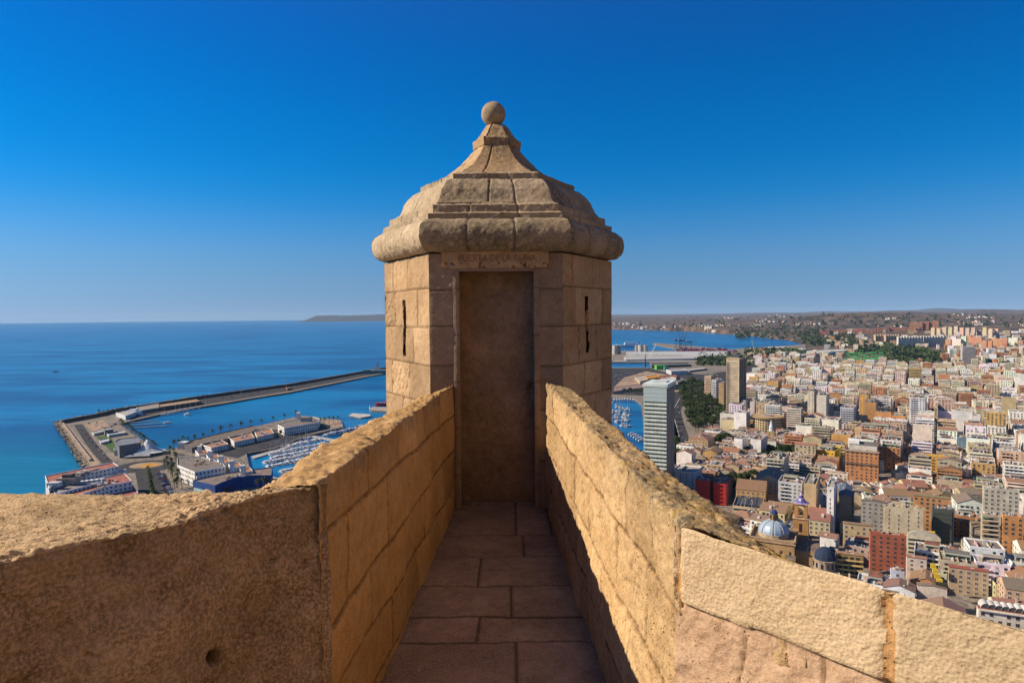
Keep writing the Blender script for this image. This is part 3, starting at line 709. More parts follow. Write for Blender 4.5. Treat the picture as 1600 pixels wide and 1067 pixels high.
# sea: rings so that the far edge lies 30 km out
V = []; Fc = []; rs = [0, 200, 1000, 3000, 8000, 16000, 30000]; nseg = 72
for r in rs[1:]:
    for k in range(nseg): V.append((r*math.sin(2*math.pi*k/nseg), r*math.cos(2*math.pi*k/nseg), 0))
for q in range(len(rs)-2):
    for k in range(nseg):
        j = (k+1) % nseg; Fc.append((q*nseg+k, (q+1)*nseg+k, (q+1)*nseg+j, q*nseg+j))
Fc.append(tuple(reversed(range(nseg))))
Fc = [tuple(reversed(f)) for f in Fc]
me = bpy.data.meshes.new('sea'); me.from_pydata(V, [], Fc); me.materials.append(M_sea); me.update()
o = bpy.data.objects.new('sea', me); COL.objects.link(o); o['kind'] = 'structure'
GZ = 3.0
main_px = [(1252,538.5),(1140,545.5),(1100,542),(1058,538),(1020,535.5),(1020,538),(1056,545),(1056,548),(952,548),(935,566),(1015,566),(1017,574),(952,574),(900,580),(890,600),(900,617),(950,620),(990,622),(1002,630),(1006,660),(1010,760),(960,820),(880,850),(700,820),(560,790),(470,770),(436,748),(392,741),(385,708),(430,700),(480,680),(536,667),(532,656),(470,649),(400,666),(345,679),(290,697),(245,704),(215,681),(185,662),(250,647),(280,641),(316,635),(360,628),(400,621),(451,613),(575,588),(640,577),(640,569),(575,580),(451,601.5),(360,614),(303,622),(252,630),(180,641),(154,647.6),(95,656),(90,662),(112,690),(135,727),(120,742),(60,775),(30,830)]
mp_ = pxl(main_px, GZ)
mp_ += [(-420, 330), (-330, -250), (900, -250), (2400, 400), (3600, 2500), (3400, 3300), (1600, 3500)]
sheet('ground', mp_, GZ, M_quay, 5)
# far terrain: polar grid, the bay cut out by lowering it below the sea
shore_x = [600, 953, 1080, 1180, 1235, 1256]; shore_y = [513, 514.3, 517.5, 525.5, 532.5, 538.6]
azs = np.linspace(R(-3), R(58), 400); rr2 = np.concatenate([np.geomspace(2600, 9000, 150), np.geomspace(9100, 29500, 60)])
A2, R2 = np.meshgrid(azs, rr2, indexing='ij'); X = R2*np.sin(A2); Y_ = R2*np.cos(A2)
def terr(X, Y_):
    P = np.stack([X, Y_, 0*X], -1); r = np.hypot(X, Y_); az = np.arctan2(X, Y_)
    n = fbm(P, 1/1800., 5, .5, 7); n2 = fbm(P, 1/4500., 3, .5, 3)
    h = 3.4+np.clip((r-3300)/5200, 0, 1)*42+np.clip((r-9000)/20000, 0, 1)*78
    side = np.clip((az-R(12))/R(16), 0, 1)
    h += side*np.clip((r-4200)/3600, 0, 1)*(30+48*n+34*n2)
    h += side*60*np.exp(-((r-9500)/1600)**2)*np.clip(1+.9*n2, 0, 2)
    hill = np.exp(-(((X-3050)/1050)**2+((Y_-6100)/620)**2))*72*(1+.25*n)
    h += hill
    return np.maximum(h+np.clip((r-4200)/3000, 0, 1)*6*n, 3.4)
H = terr(X, Y_)
Zc = np.stack([X, Y_, 0*X], -1)-np.array([0, 0, EYE]); cmat = np.array(CM3.transposed()); q = Zc@cmat.T
PX = 800+F*q[..., 0]/-q[..., 2]; PYy = 533.5-F*q[..., 1]/-q[..., 2]
sy = np.interp(PX, shore_x, shore_y); sy = sy+.25*fbm(np.stack([PX*.02, 0*PX, 0*PX], -1), 1, 4)
water = (PX < 1256) & (PYy > sy)
H = np.where(water, -8, H)
gt = np.stack([X, Y_, H], -1); ta = np.zeros_like(gt)
t_ = grid_obj('terrain', gt, ta, M_land); t_['kind'] = 'structure'
# cape and far mountains
def ridge(name, p0, p1, top, Yd, depth, seed, mat):
    n = 90; xs_ = np.linspace(0, 1, n); A = PY(p0, 500, Yd).x; B = PY(p1, 500, Yd).x
    prof_ = np.array([top(x) for x in xs_]); rows_ = 12
    G = np.zeros((n, rows_, 3))
    for j in range(rows_):
        f_ = j/(rows_-1); y = Yd+depth*f_; hgt = math.sin(min(f_*1.6, 1)*math.pi/2)
        G[:, j, 0] = A+(B-A)*xs_; G[:, j, 1] = y; G[:, j, 2] = prof_*hgt-3
    G[..., 2] += 12*fbm(G, 1/900., 4, .5, seed)*(G[..., 2] > 5)
    o = grid_obj(name, G, np.zeros_like(G), mat); o['kind'] = 'structure'
ridge('headland', 462, 760, lambda x: 200*min(1, x*22)*(1-.10*math.sin(x*9)-.0*x), 19500, 2500, 3, M_mount)
ridge('mountain_range', 1385, 1585, lambda x: 90+185*max(0, math.sin(x*math.pi))**.8*(1+.15*math.sin(x*17)), 28600, 600, 5, M_mount)
# hillside below the castle
A2, R2 = np.meshgrid(np.linspace(-math.pi, math.pi, 121), np.geomspace(9, 330, 50), indexing='ij')
X = R2*np.sin(A2); Y_ = R2*np.cos(A2); P = np.stack([X, Y_, 0*X], -1)
H = np.maximum(150-.66*(R2-9)+5*fbm(P, 1/25., 5, .55, 2)*np.clip((R2-12)/20, 0, 1), 1.5)
H = np.where(R2 > 240, np.minimum(H, 2.0), H)
o = grid_obj('hillside', np.stack([X, Y_, H], -1)[:, ::-1], np.zeros(X.shape+(3,)), M_hill); o['kind'] = 'structure'
# --- roads, lawn, squares on the left quay
def strip(name, pts, wid, z, mat):
    P = [PZ(a, b, z) for a, b in pts]; L_, R_ = [], []
    for i, p in enumerate(P):
        d = (P[min(i+1, len(P)-1)]-P[max(i-1, 0)]).normalized(); n = Vector((-d.y, d.x, 0)); L_.append(p+n*wid/2); R_.append(p-n*wid/2)
    return sheet(name, [p[:2] for p in L_]+[p[:2] for p in reversed(R_)], z, mat)
Z1, Z2, Z3 = GZ+.02, GZ+.04, GZ+.06
strip('road', [(122,663),(140,690),(158,712),(176,730),(186,738)], 11, Z1, M_road)
strip('seafront_walk', [(100,663),(120,690),(143,717),(152,733)], 9, Z1, M_sand)
strip('road', [(182,736),(203,737),(252,733),(268,728)], 11, Z2, M_road)
strip('road', [(222,736),(232,775),(240,810)], 13, Z1, M_road); strip('road', [(239,735),(254,775),(264,810)], 12, Z1, M_road)
strip('road', [(296,702),(345,692),(400,681),(432,672),(470,672),(505,664)], 17, Z1, M_road)
c0 = PZ(229,731,0); sheet('roundabout_road', [(c0.x+30*math.sin(a*.2618), c0.y+25*math.cos(a*.2618)) for a in range(24)], Z3, M_road)
sheet('roundabout_island', [(c0.x+17*math.sin(a*.2618), c0.y+15*math.cos(a*.2618)) for a in range(24)], Z3+.15, M_sand, .15)
M_fl = groundm('flower_bed', [(.50,.26,.03), (.35,.15,.03)], [.2])
sheet('flower_bed', [(c0.x+3+10*math.sin(a*.2618), c0.y+8*math.cos(a*.2618)) for a in range(24)], Z3+.2, M_fl)
sheet('breakwater_road', pxl([(190,641),(252,631),(303,623),(360,615),(451,602.5),(575,581),(640,570),(640,575.5),(575,586.5),(451,611),(400,619),(360,626),(316,633),(280,639),(250,645),(205,656)], Z1+.01), Z1+.01, M_road)
sheet('pier_shade_asphalt', pxl([(298,703),(345,694),(400,683),(432,675),(500,664),(518,663),(520,667),(480,679),(430,699),(388,707),(372,716),(330,708)], Z1+.01), Z1+.01, M_road)  # dark asphalt sheet standing in for the quay's shadow on the marina side
sheet('parking_lot', pxl([(132,664),(160,656),(195,668),(205,673),(150,677)], Z1), Z1, M_sand)
sheet('lawn', pxl([(150,683),(172,679),(182,700),(178,709)], Z1), Z1, M_lawn)
sheet('promenade', pxl([(160,656),(183,659),(213,680),(246,706),(236,712),(200,690)], Z2), Z2, M_quay)
strip('road', [(1054,790),(1056,740),(1060,705),(1061,680),(1054,655),(1052,640),(1062,622),(1082,605)], 24, Z1, M_road)
strip('lane_line', [(1054,790),(1056,740),(1060,705),(1061,680),(1054,655),(1052,640),(1062,622)], .6, Z2, M_white)
strip('seafront_walk', [(1042,790),(1046,740),(1049,705),(1050,680),(1043,655),(1040,640)], 20, Z1, M_sand)
sheet('port_asphalt', pxl([(953,575),(1016,575),(1040,582),(1100,585),(1135,580),(1140,566),(1240,556),(1300,560),(1300,574),(1150,590),(1090,615),(1060,620),(1000,618),(953,616)], Z1-.01), Z1-.01, M_road)
sheet('sand_stockpile_yard', pxl([(958,606),(975,590),(1010,580),(1045,586),(1085,596),(1075,612),(1010,612)], Z1), Z1, M_sand)
# rock armour of the breakwater
mb = MB(); rnd = random.Random(3)
def rocks(pts, n, wd, s0, s1):
    P = [PZ(a, b, 1.2) for a, b in pts]; Ls = [(P[i+1]-P[i]).length for i in range(len(P)-1)]; T_ = sum(Ls)
    for _ in range(n):
        u = rnd.random()*T_; i = 0
        while u > Ls[i]: u -= Ls[i]; i += 1
        d = (P[i+1]-P[i]).normalized(); q_ = rnd.random(); p = P[i]+d*u+Vector((d.y, -d.x, 0))*(q_*wd-wd*.3)
        s = rnd.uniform(s0, s1); V0 = [Vector((rnd.uniform(.5, 1)*x, rnd.uniform(.5, 1)*y, rnd.uniform(.5, 1)*z))*s for x in (-1, 1) for y in (-1, 1) for z in (-1, 1)]
        a = rnd.random()*3; V0 = [Vector((v.x*math.cos(a)-v.y*math.sin(a)+p.x, v.x*math.sin(a)+v.y*math.cos(a)+p.y, v.z+2.8-2.8*q_)) for v in V0]
        for f in ((0,1,3,2),(4,6,7,5),(0,4,5,1),(2,3,7,6),(1,5,7,3),(0,2,6,4)): mb.poly([tuple(V0[k]) for k in f], 0, ONE)
rocks([(136,730),(112,692),(90,661)], 900, 16, .9, 2.0); rocks([(90,660),(154,647),(180,640.5),(252,629.5),(303,621.5),(360,613.5),(451,601),(575,579.5),(640,568.5)], 1500, 10, 1., 2.2)
tag(mb.obj('rock_armour', [M_rock]), kind='stuff')
# breakwater wall, pale quay lip
def wallstrip(name, pts, z0, z1, wid, col, label, cat, m=PAINT):
    mb = MB(); P = [PZ(a, b, z1) for a, b in pts]
    for i in range(len(P)-1):
        d = P[i+1]-P[i]; L = d.length; d = d.normalized(); n = (-d.y, d.x)
        mb.fbox((P[i].x, P[i].y), (d.x, d.y), n, 0, L, z0, z1, -wid/2, wid/2, m, col); 
    return tag(mb.obj(name, MATS), label, cat)
wallstrip('breakwater_wall', [(97,656),(154,645.5),(180,639),(252,628),(303,620),(360,612),(451,599.8),(575,578.5),(640,567.5)], 2, 8.5, 3, (.10,.085,.075), 'long dark parapet wall along the seaward edge of the breakwater', 'sea wall')
wallstrip('sea_wall', [(98,660),(118,687),(141,717)], 2, 5.5, 2.5, (.36,.30,.24), 'pale parapet wall along the rocks of the quay corner', 'sea wall')
# ================================================================== BUILDINGS
LM = []     # footprints (cx, cy, hx, hy, rot, name)
def frame(rot):  # rot: azimuth of u (away) from +Y, clockwise. v = right/toward the camera
    return Vector((math.sin(rot), math.cos(rot))), Vector((math.cos(rot), -math.sin(rot)))
def rng_col(c, r, k=.06): return tuple(max(.01, x*(1+r.uniform(-k, k))) for x in c)
GL = (.022, .028, .038)
winmesh = {}
RAIL = 1.05
def window_mesh(kind):
    """one metre wide unit window: frame, pane, sill"""
    if kind in winmesh: return winmesh[kind]
    mb = MB(); o = (0, 0); t = (1, 0); n = (0, -1)
    fc_ = {'w': (.62,.6,.55), 'd': (.08,.06,.05), 'b': (.28,.17,.09)}[kind]
    mb.fbox(o, t, n, -.5, .5, 0, .08, 0, .12, PAINT, (.45,.4,.33))
    for a, b_, c, d in ((-.5,-.43,.08,1), (.43,.5,.08,1), (-.43,.43,.93,1), (-.03,.03,.08,.93)): mb.fbox(o, t, n, a, b_, c, d, 0, .07, PAINT, fc_)
    mb.fbox(o, t, n, -.43, .43, .08, .93, 0, .03, GLASS, GL)
    winmesh[kind] = mb.mesh('window', MATS); return winmesh[kind]
def facade(W, o, t, n, L, H, z0, fl, st, c, r, wins=None, z1f=3.0):
    """style: blank, win, strip, balc, mix, slot"""
    tr = tuple(min(.8, x*1.22+.03) for x in c)
    if st == 'blank' or L < 3.5: return
    fh = (H-1.0)/fl; nb = max(1, int(L/ (3.4 if st != 'slot' else 4.6))); bw = L/nb
    for k in range(fl):
        zz = z0+k*fh
        if st == 'strip':
            W.fq(o, t, n, .6, L-.6, zz+fh*.36, zz+fh*.82, .04, GLASS, GL); W.fbox(o, t, n, .3, L-.3, zz+fh*.86, zz+fh*.98, 0, .3, PAINT, tr); continue
        if st == 'balc' or (st == 'mix' and k > 0):
            a, b_ = (.0, L) if st == 'balc' else (L*.08, L*.45)
            W.fq(o, t, n, a+.3, b_-.3, zz+.3, zz+fh*.88, .05, PAINT, tuple(x*.55 for x in c))  # wall colour darkened to paint the shade of the balcony recess
            for j in range(int((b_-a)/3.2)):
                u = a+.9+j*3.2; W.fq(o, t, n, u, u+1.9, zz+.3, zz+fh*.8, .09, GLASS, GL)
            W.fbox(o, t, n, a+.1, b_-.1, zz+.02, zz+.22, 0, 1.35, PAINT, tr)
            W.fbox(o, t, n, a+.1, b_-.1, zz+.22, zz+RAIL, 1.25, 1.35, PAINT, tr)
            if r.random() < .25: W.fbox(o, t, n, a+1, a+3, zz+fh*.62, zz+fh*.9, .1, 1.3, PAINT, r.choice([(.08,.22,.12),(.5,.25,.08),(.45,.4,.3)]))
        if st == 'balc': continue
        for j in range(nb):
            u = (j+.5)*bw
            if st == 'mix' and k > 0 and u < L*.5: continue
            if r.random() < .06: continue
            ww = 1.55 if st != 'slot' else .8; hh = fh*(.54 if st != 'slot' else .6); zb = zz+fh*.28
            if wins is not None and len(wins) < 98: wins.append((o[0]+t[0]*u, o[1]+t[1]*u, zb, ww, hh, math.atan2(-n[0], n[1])+math.pi)); continue
            W.fq(o, t, n, u-ww/2, u+ww/2, zb, zb+hh, .05, GLASS, rng_col(GL, r, .5) if r.random() < .8 else (.3,.28,.25))
            W.fbox(o, t, n, u-ww/2-.15, u+ww/2+.15, zb-.2, zb, 0, .35, PAINT, tr)
def building(b, Wm, Rm, wins=None):
    """b: dict x,y (centre), hx,hy half sizes, z0,z1, col, st (front), st2 (side), roof, fl. local axes X=v, Y=away"""
    r = random.Random(b['seed']); hx, hy, H = b['hx'], b['hy'], b['z1']-b['z0']; c = b['col']; fl = b['fl']
    zb = 0 if b.get('local') else b['z0']
    roof = b['roof']; ce = tuple(x*.97 for x in c)
    c2 = b.get('col2', c)
    # walls: front, side, back, left
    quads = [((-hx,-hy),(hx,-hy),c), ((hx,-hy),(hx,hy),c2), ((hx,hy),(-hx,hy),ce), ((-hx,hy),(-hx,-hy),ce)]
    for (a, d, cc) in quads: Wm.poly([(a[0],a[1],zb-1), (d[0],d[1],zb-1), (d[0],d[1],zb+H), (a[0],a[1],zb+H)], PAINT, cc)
    facT = Wm.T
    def fo(ox, oy, tx, ty, nx_, ny_, L, st, ws):
        facade(Wm, (ox, oy), (tx, ty), (nx_, ny_), L, H, zb, fl, st, c if ny_ else c2, r, ws)
    fo(-hx, -hy, 1, 0, 0, -1, 2*hx, b['st'], wins); fo(hx, -hy, 0, 1, 1, 0, 2*hy, b['st2'], wins); fo(-hx, hy, 0, -1, -1, 0, 2*hy, b.get('st3', 'blank'), None)
    zt_ = zb+H
    if roof in ('flat', 'terra', 'grey', 'white'):
        rc = {'flat': (.30,.24,.18), 'terra': (.235,.135,.095), 'grey': (.17,.155,.14), 'white': (.50,.47,.42)}[roof]; rc = rng_col(rc, r, .18)
        Rm.poly([(-hx,-hy,zt_-.6),(hx,-hy,zt_-.6),(hx,hy,zt_-.6),(-hx,hy,zt_-.6)], ROOF, rc)
        pw = .28; ph = r.uniform(.1, .5); pc = tuple(min(.8, x*1.12) for x in c)
        for (x0,y0,x1,y1) in ((-hx-.05,-hy-.05,hx+.05,-hy+pw),(-hx-.05,hy-pw,hx+.05,hy+.05),(-hx-.05,-hy+pw,-hx+pw,hy-pw),(hx-pw,-hy+pw,hx+.05,hy-pw)):
            Rm.box(x0,y0,zt_-.62,x1,y1,zt_+ph, PAINT, pc)
        if b['far'] < 2 and min(hx, hy) > 3.5:   # party walls, lean-tos, skylights
            for _ in range(r.randint(1, 3)):
                x = r.uniform(-.7, .7)*hx; Rm.box(x, -hy+.3, zt_-.6, x+.25, hy*r.uniform(0, .9), zt_+r.uniform(.2, 1.4), PAINT, rng_col((.52,.45,.36), r, .2))
            x = r.uniform(-.8, .2)*hx; y = r.uniform(-.8, .3)*hy; Rm.box(x, y, zt_-.6, x+hx*.5, y+hy*.4, zt_-.6+.15, ROOF, rng_col(r.choice([(.30,.14,.10), (.45,.40,.34), (.14,.13,.13), (.20,.28,.22)]), r, .2))
        # set-back penthouse, stair huts, tanks, ducts
        if b['far'] < 2 and min(hx, hy) > 4 and r.random() < .55:
            a0, a1 = r.uniform(-.75, -.3), r.uniform(.2, .75); b0, b1 = r.uniform(-.5, 0), r.uniform(.3, .8)
            Rm.box(hx*a0,hy*b0,zt_-.6,hx*a1,hy*b1,zt_+2.6, PAINT, rng_col((.50,.44,.36), r, .2), top=r.choice([(.30,.12,.07),(.35,.3,.24),(.2,.18,.16)]), topm=ROOF)
            Rm.fq((hx*a0, hy*b0), (1, 0), (0, -1), .5, max(1, hx*(a1-a0)-.5), zt_+.1, zt_+1.8, .05, GLASS, GL)
        for _ in range(0 if b['far'] > 1 else r.randint(5, 12)):
            x = r.uniform(-.8, .75)*hx; y = r.uniform(-.8, .75)*hy; s = r.uniform(.5, 1.5); hgt = r.uniform(.6, 2.6)
            Rm.box(x, y, zt_-.6, x+s*r.uniform(.6, 2), y+s, zt_-.6+hgt, PAINT, r.choice([(.6,.57,.52),(.45,.40,.33),(.2,.18,.17),(.5,.3,.2),(.35,.34,.33)]))
        if b['far'] < 2:
            for _ in range(r.randint(0, 2)):
                x = r.uniform(-.8, .8)*hx; y = r.uniform(-.8, .8)*hy; Rm.cyl(x, y, zt_-.6, zt_+1.2, .6, .6, 6, PAINT, (.55,.55,.53))
            for _ in range(r.randint(0, 2)):
                x = r.uniform(-.8, .8)*hx; y = r.uniform(-.8, .8)*hy; Rm.box(x, y, zt_-.6, x+.12, y+.12, zt_+3, METAL, (.3,.3,.3))
        if b['far'] > 1:
            s = r.uniform(1, 2.2); x = r.uniform(-.5, .3)*hx; y = r.uniform(-.5, .3)*hy
            Rm.box(x, y, zt_-.6, x+s*1.5, y+s*1.6, zt_+2.2, PAINT, rng_col((.5,.45,.38), r, .25))
            Rm.box(-x, -y, zt_-.6, -x+s, -y+s, zt_+1, PAINT, rng_col((.3,.25,.2), r, .4))
    else:
        tc_ = rng_col({'tile': (.27,.145,.085), 'brown': (.21,.15,.10), 'red': (.30,.085,.045), 'hip': (.28,.15,.09), 'blueroof': (.07,.10,.15)}[roof], r, .15); e = .35; rh = min(hx, hy)*.42
        if roof == 'hip':
            m_ = min(hx, hy)*.8; A = [(-hx-e,-hy-e),(hx+e,-hy-e),(hx+e,hy+e),(-hx-e,hy+e)]
            if hx > hy: r0, r1 = (-hx+m_, 0), (hx-m_, 0)
            else: r0, r1 = (0, -hy+m_), (0, hy-m_)
            zz = zt_+rh
            if hx > hy: fs = [(A[0],A[1],r1,r0), (A[1],A[2],r1), (A[2],A[3],r0,r1), (A[3],A[0],r0)]
            else: fs = [(A[0],A[1],r0), (A[1],A[2],r1,r0), (A[2],A[3],r1), (A[3],A[0],r0,r1)]
            for f in fs: Rm.poly([(p[0], p[1], zt_ if p in A else zz) for p in f], TILE, rng_col(tc_, r, .12))
        elif b.get('ridge', 'x') == 'x':   # ridge along X
            Rm.poly([(-hx-e,-hy-e,zt_-.1),(hx+e,-hy-e,zt_-.1),(hx+e,0,zt_+rh),(-hx-e,0,zt_+rh)], TILE, tc_)
            Rm.poly([(hx+e,hy+e,zt_-.1),(-hx-e,hy+e,zt_-.1),(-hx-e,0,zt_+rh),(hx+e,0,zt_+rh)], TILE, rng_col(tc_, r, .12))
            for sx in (-1, 1): Wm.poly([(sx*hx,-hy*sx,zt_),(sx*hx,hy*sx,zt_),(sx*hx,0,zt_+rh-.05)], PAINT, c2)
        else:
            Rm.poly([(-hx-e,hy+e,zt_-.1),(-hx-e,-hy-e,zt_-.1),(0,-hy-e,zt_+rh),(0,hy+e,zt_+rh)], TILE, tc_)
            Rm.poly([(hx+e,-hy-e,zt_-.1),(hx+e,hy+e,zt_-.1),(0,hy+e,zt_+rh),(0,-hy-e,zt_+rh)], TILE, rng_col(tc_, r, .12))
            Wm.poly([(-hx,-hy,zt_),(hx,-hy,zt_),(0,-hy,zt_+rh-.05)], PAINT, c); Wm.poly([(hx,hy,zt_),(-hx,hy,zt_),(0,hy,zt_+rh-.05)], PAINT, c)
        for _ in range(r.randint(0, 2)): x = r.uniform(-.6, .6)*hx; y = r.uniform(-.6, .6)*hy; Rm.box(x, y, zt_, x+.8, y+.8, zt_+rh+1.2, PAINT, (.5,.42,.33))
        if b['far'] == 0 and r.random() < .6: x = r.uniform(-.5, .2)*hx; Rm.box(x, -hy*.7, zt_, x+1.6, -hy*.4, zt_+rh*.75, PAINT, (.6,.55,.48))
def emit(b, name='apartment_building', near=True):
    """a building as a thing with its parts"""
    u, v = frame(b['rot']); rz = -b['rot']
    root = empty(name, (b['x'], b['y'], b['z0']), rz); b['local'] = True
    Wm, Rm = MB(), MB(); wins = [] if near else None
    building(b, Wm, Rm, wins)
    Wm.obj('wall', MATS, root); Rm.obj('roof', MATS, root)
    for (x, y, z, ww, hh, a) in (wins or []):
        o = bpy.data.objects.new('window', window_mesh(b.get('wk', 'w'))); COL.objects.link(o); o.parent = root
        o.location = (x, y, z); o.rotation_euler = (0, 0, a); o.scale = (ww, 1, hh)
    tag(root, b['label'], b.get('cat', 'apartment block'), b.get('group'))
    return root
def solve(C, d, px):
    k = (px-800)/F*(math.cos(PITCH)+math.sin(PITCH)*.12); k = (px-800)/F/ (1.0)
    # x/y = k*(depth factor): use exact by bisection on projected px
    lo_, hi_ = 0., 400.
    f0 = pix(C)[0]
    s = 1 if pix(C+d*.5)[0] > f0 else -1
    for _ in range(40):
        m_ = (lo_+hi_)/2; p = C+d*m_
        if p.y < 5: hi_ = m_; continue
        if (pix(p)[0]-px)*s < 0: lo_ = m_
        else: hi_ = m_
    return lo_
def land(name, label, pl, pc, pr, py, z1, col, st='win', st2='win', roof='flat', rot=33, fl=None, maxu=45, near=True, cat=None, z0=GZ, only_fp=False, **kw):
    rot = R(rot); u, v = frame(rot); C = PZ(pc, py, z1); u3 = Vector((u.x, u.y, 0)); v3 = Vector((v.x, v.y, 0))
    lv = solve(C, -v3, pl); lu = min(maxu, max(4, solve(C, u3, pr))); c = C-v3*lv/2+u3*lu/2
    b = dict(x=c.x, y=c.y, hx=lv/2, hy=lu/2, z0=z0, z1=z1, rot=rot, col=col, st=st, st2=st2, roof=roof, fl=fl or max(1, round((z1-z0)/3.1)), seed=len(LM)*7+11, label=label, far=0 if near else 1, **kw)
    if cat: b['cat'] = cat
    LM.append((c.x, c.y, lv/2, lu/2, rot, name))
    if only_fp: return b
    o = emit(b, name, near)
    return o, b
WH, CR, BE, OC, OR_, RD, GY, PK, TN = (.78,.74,.68), (.58,.50,.37), (.45,.36,.25), (.50,.31,.11), (.45,.19,.07), (.40,.025,.02), (.36,.34,.31), (.52,.34,.26), (.40,.27,.15)
YE = (.66,.36,.035)
# ------------------------------------------------------------------ landmark buildings on the right
RAIL = 2.0
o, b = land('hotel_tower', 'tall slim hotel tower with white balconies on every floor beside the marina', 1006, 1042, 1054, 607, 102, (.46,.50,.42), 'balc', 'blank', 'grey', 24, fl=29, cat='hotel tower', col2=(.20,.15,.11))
mb = MB(); hx, hy = b['hx'], b['hy']
mb.box(-hx-.8, -hy-1.6, 100.2, hx+.8, hy+.5, 102.6, PAINT, (.60,.66,.60)); mb.box(-hx*.5, -hy*.3, 98, hx*.7, hy*.5, 103.4, PAINT, (.5,.52,.48)); mb.obj('crown_slab', MATS, o)
mb = MB(); mb.fbox((-hx, -hy), (1, 0), (0, -1), 0, 2*hx, 87.5, 99.6, 0, 1.45, GLASS, (.36,.43,.41))
for k in range(4): mb.fbox((-hx, -hy), (1, 0), (0, -1), -.1, 2*hx+.1, 88+k*3.6, 88.5+k*3.6, 0, 1.6, PAINT, (.5,.56,.5))
mb.obj('glazed_top_floors', MATS, o)
m_mu, nt_m, b_m = newmat('faded_mural'); g_m = N(nt_m, 'ShaderNodeNewGeometry')
mp_m = N(nt_m, 'ShaderNodeMapping'); mp_m.inputs['Scale'].default_value = (1, 1, .45); nt_m.links.new(g_m.outputs['Position'], mp_m.inputs['Vector'])
v_m = N(nt_m, 'ShaderNodeTexVoronoi', Scale=.22); nt_m.links.new(mp_m.outputs[0], v_m.inputs['Vector']); s_m = N(nt_m, 'ShaderNodeSeparateColor'); nt_m.links.new(v_m.outputs['Color'], s_m.inputs[0])
nt_m.links.new(ramp(nt_m, s_m.outputs[0], [(.1, (.26,.15,.09)), (.35, (.14,.12,.11)), (.6, (.22,.18,.12)), (.85, (.10,.13,.13))]), b_m.inputs['Base Color']); b_m.inputs['Roughness'].default_value = .8
mb = MB(); mb.fq((hx, 0), (0, 1), (1, 0), -hy+.5, hy-.5, 1, 96, .05, 0, ONE); mb.obj('side_mural', [m_mu], o)
RAIL = 1.05
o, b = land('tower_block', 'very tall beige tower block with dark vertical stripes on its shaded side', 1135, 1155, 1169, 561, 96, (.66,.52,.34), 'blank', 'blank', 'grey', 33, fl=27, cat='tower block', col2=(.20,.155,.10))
hx, hy = b['hx'], b['hy']; mb = MB()
for k in range(26):
    for j in range(8):
        if k: mb.fq((-hx, -hy), (1, 0), (0, -1), 2*hx*(.30+.082*j), 2*hx*(.30+.082*j)+1.05, k*3.4+1.1, k*3.4+2.4, .05, GLASS, (.05,.045,.04))
    mb.fbox((-hx, -hy), (1, 0), (0, -1), 0, 2*hx*.24, k*3.4+.2, k*3.4+1.3, 0, 1.0, PAINT, (.52,.41,.27)); mb.fq((-hx, -hy), (1, 0), (0, -1), .3, 2*hx*.23, k*3.4+1.3, k*3.4+3.3, .05, PAINT, (.08,.07,.06))
w1 = mb.obj('window_pattern', MATS, o); mb = MB()
for j in range(3): mb.fbox((hx, -hy), (0, 1), (1, 0), 2*hy*(.15+.27*j), 2*hy*(.15+.27*j)+3.2, 1, 92, -.5, .12, PAINT, (.07,.06,.05))
mb.obj('stair_recess', MATS, o); mb = MB(); mb.box(-hx-.3, -hy-.3, 91.5, hx+.3, hy+.3, 94, PAINT, (.50,.38,.22)); mb.box(-hx*.5, -hy*.5, 92, hx*.6, hy*.6, 97, PAINT, (.10,.10,.11)); mb.obj('roof_crown', MATS, o)
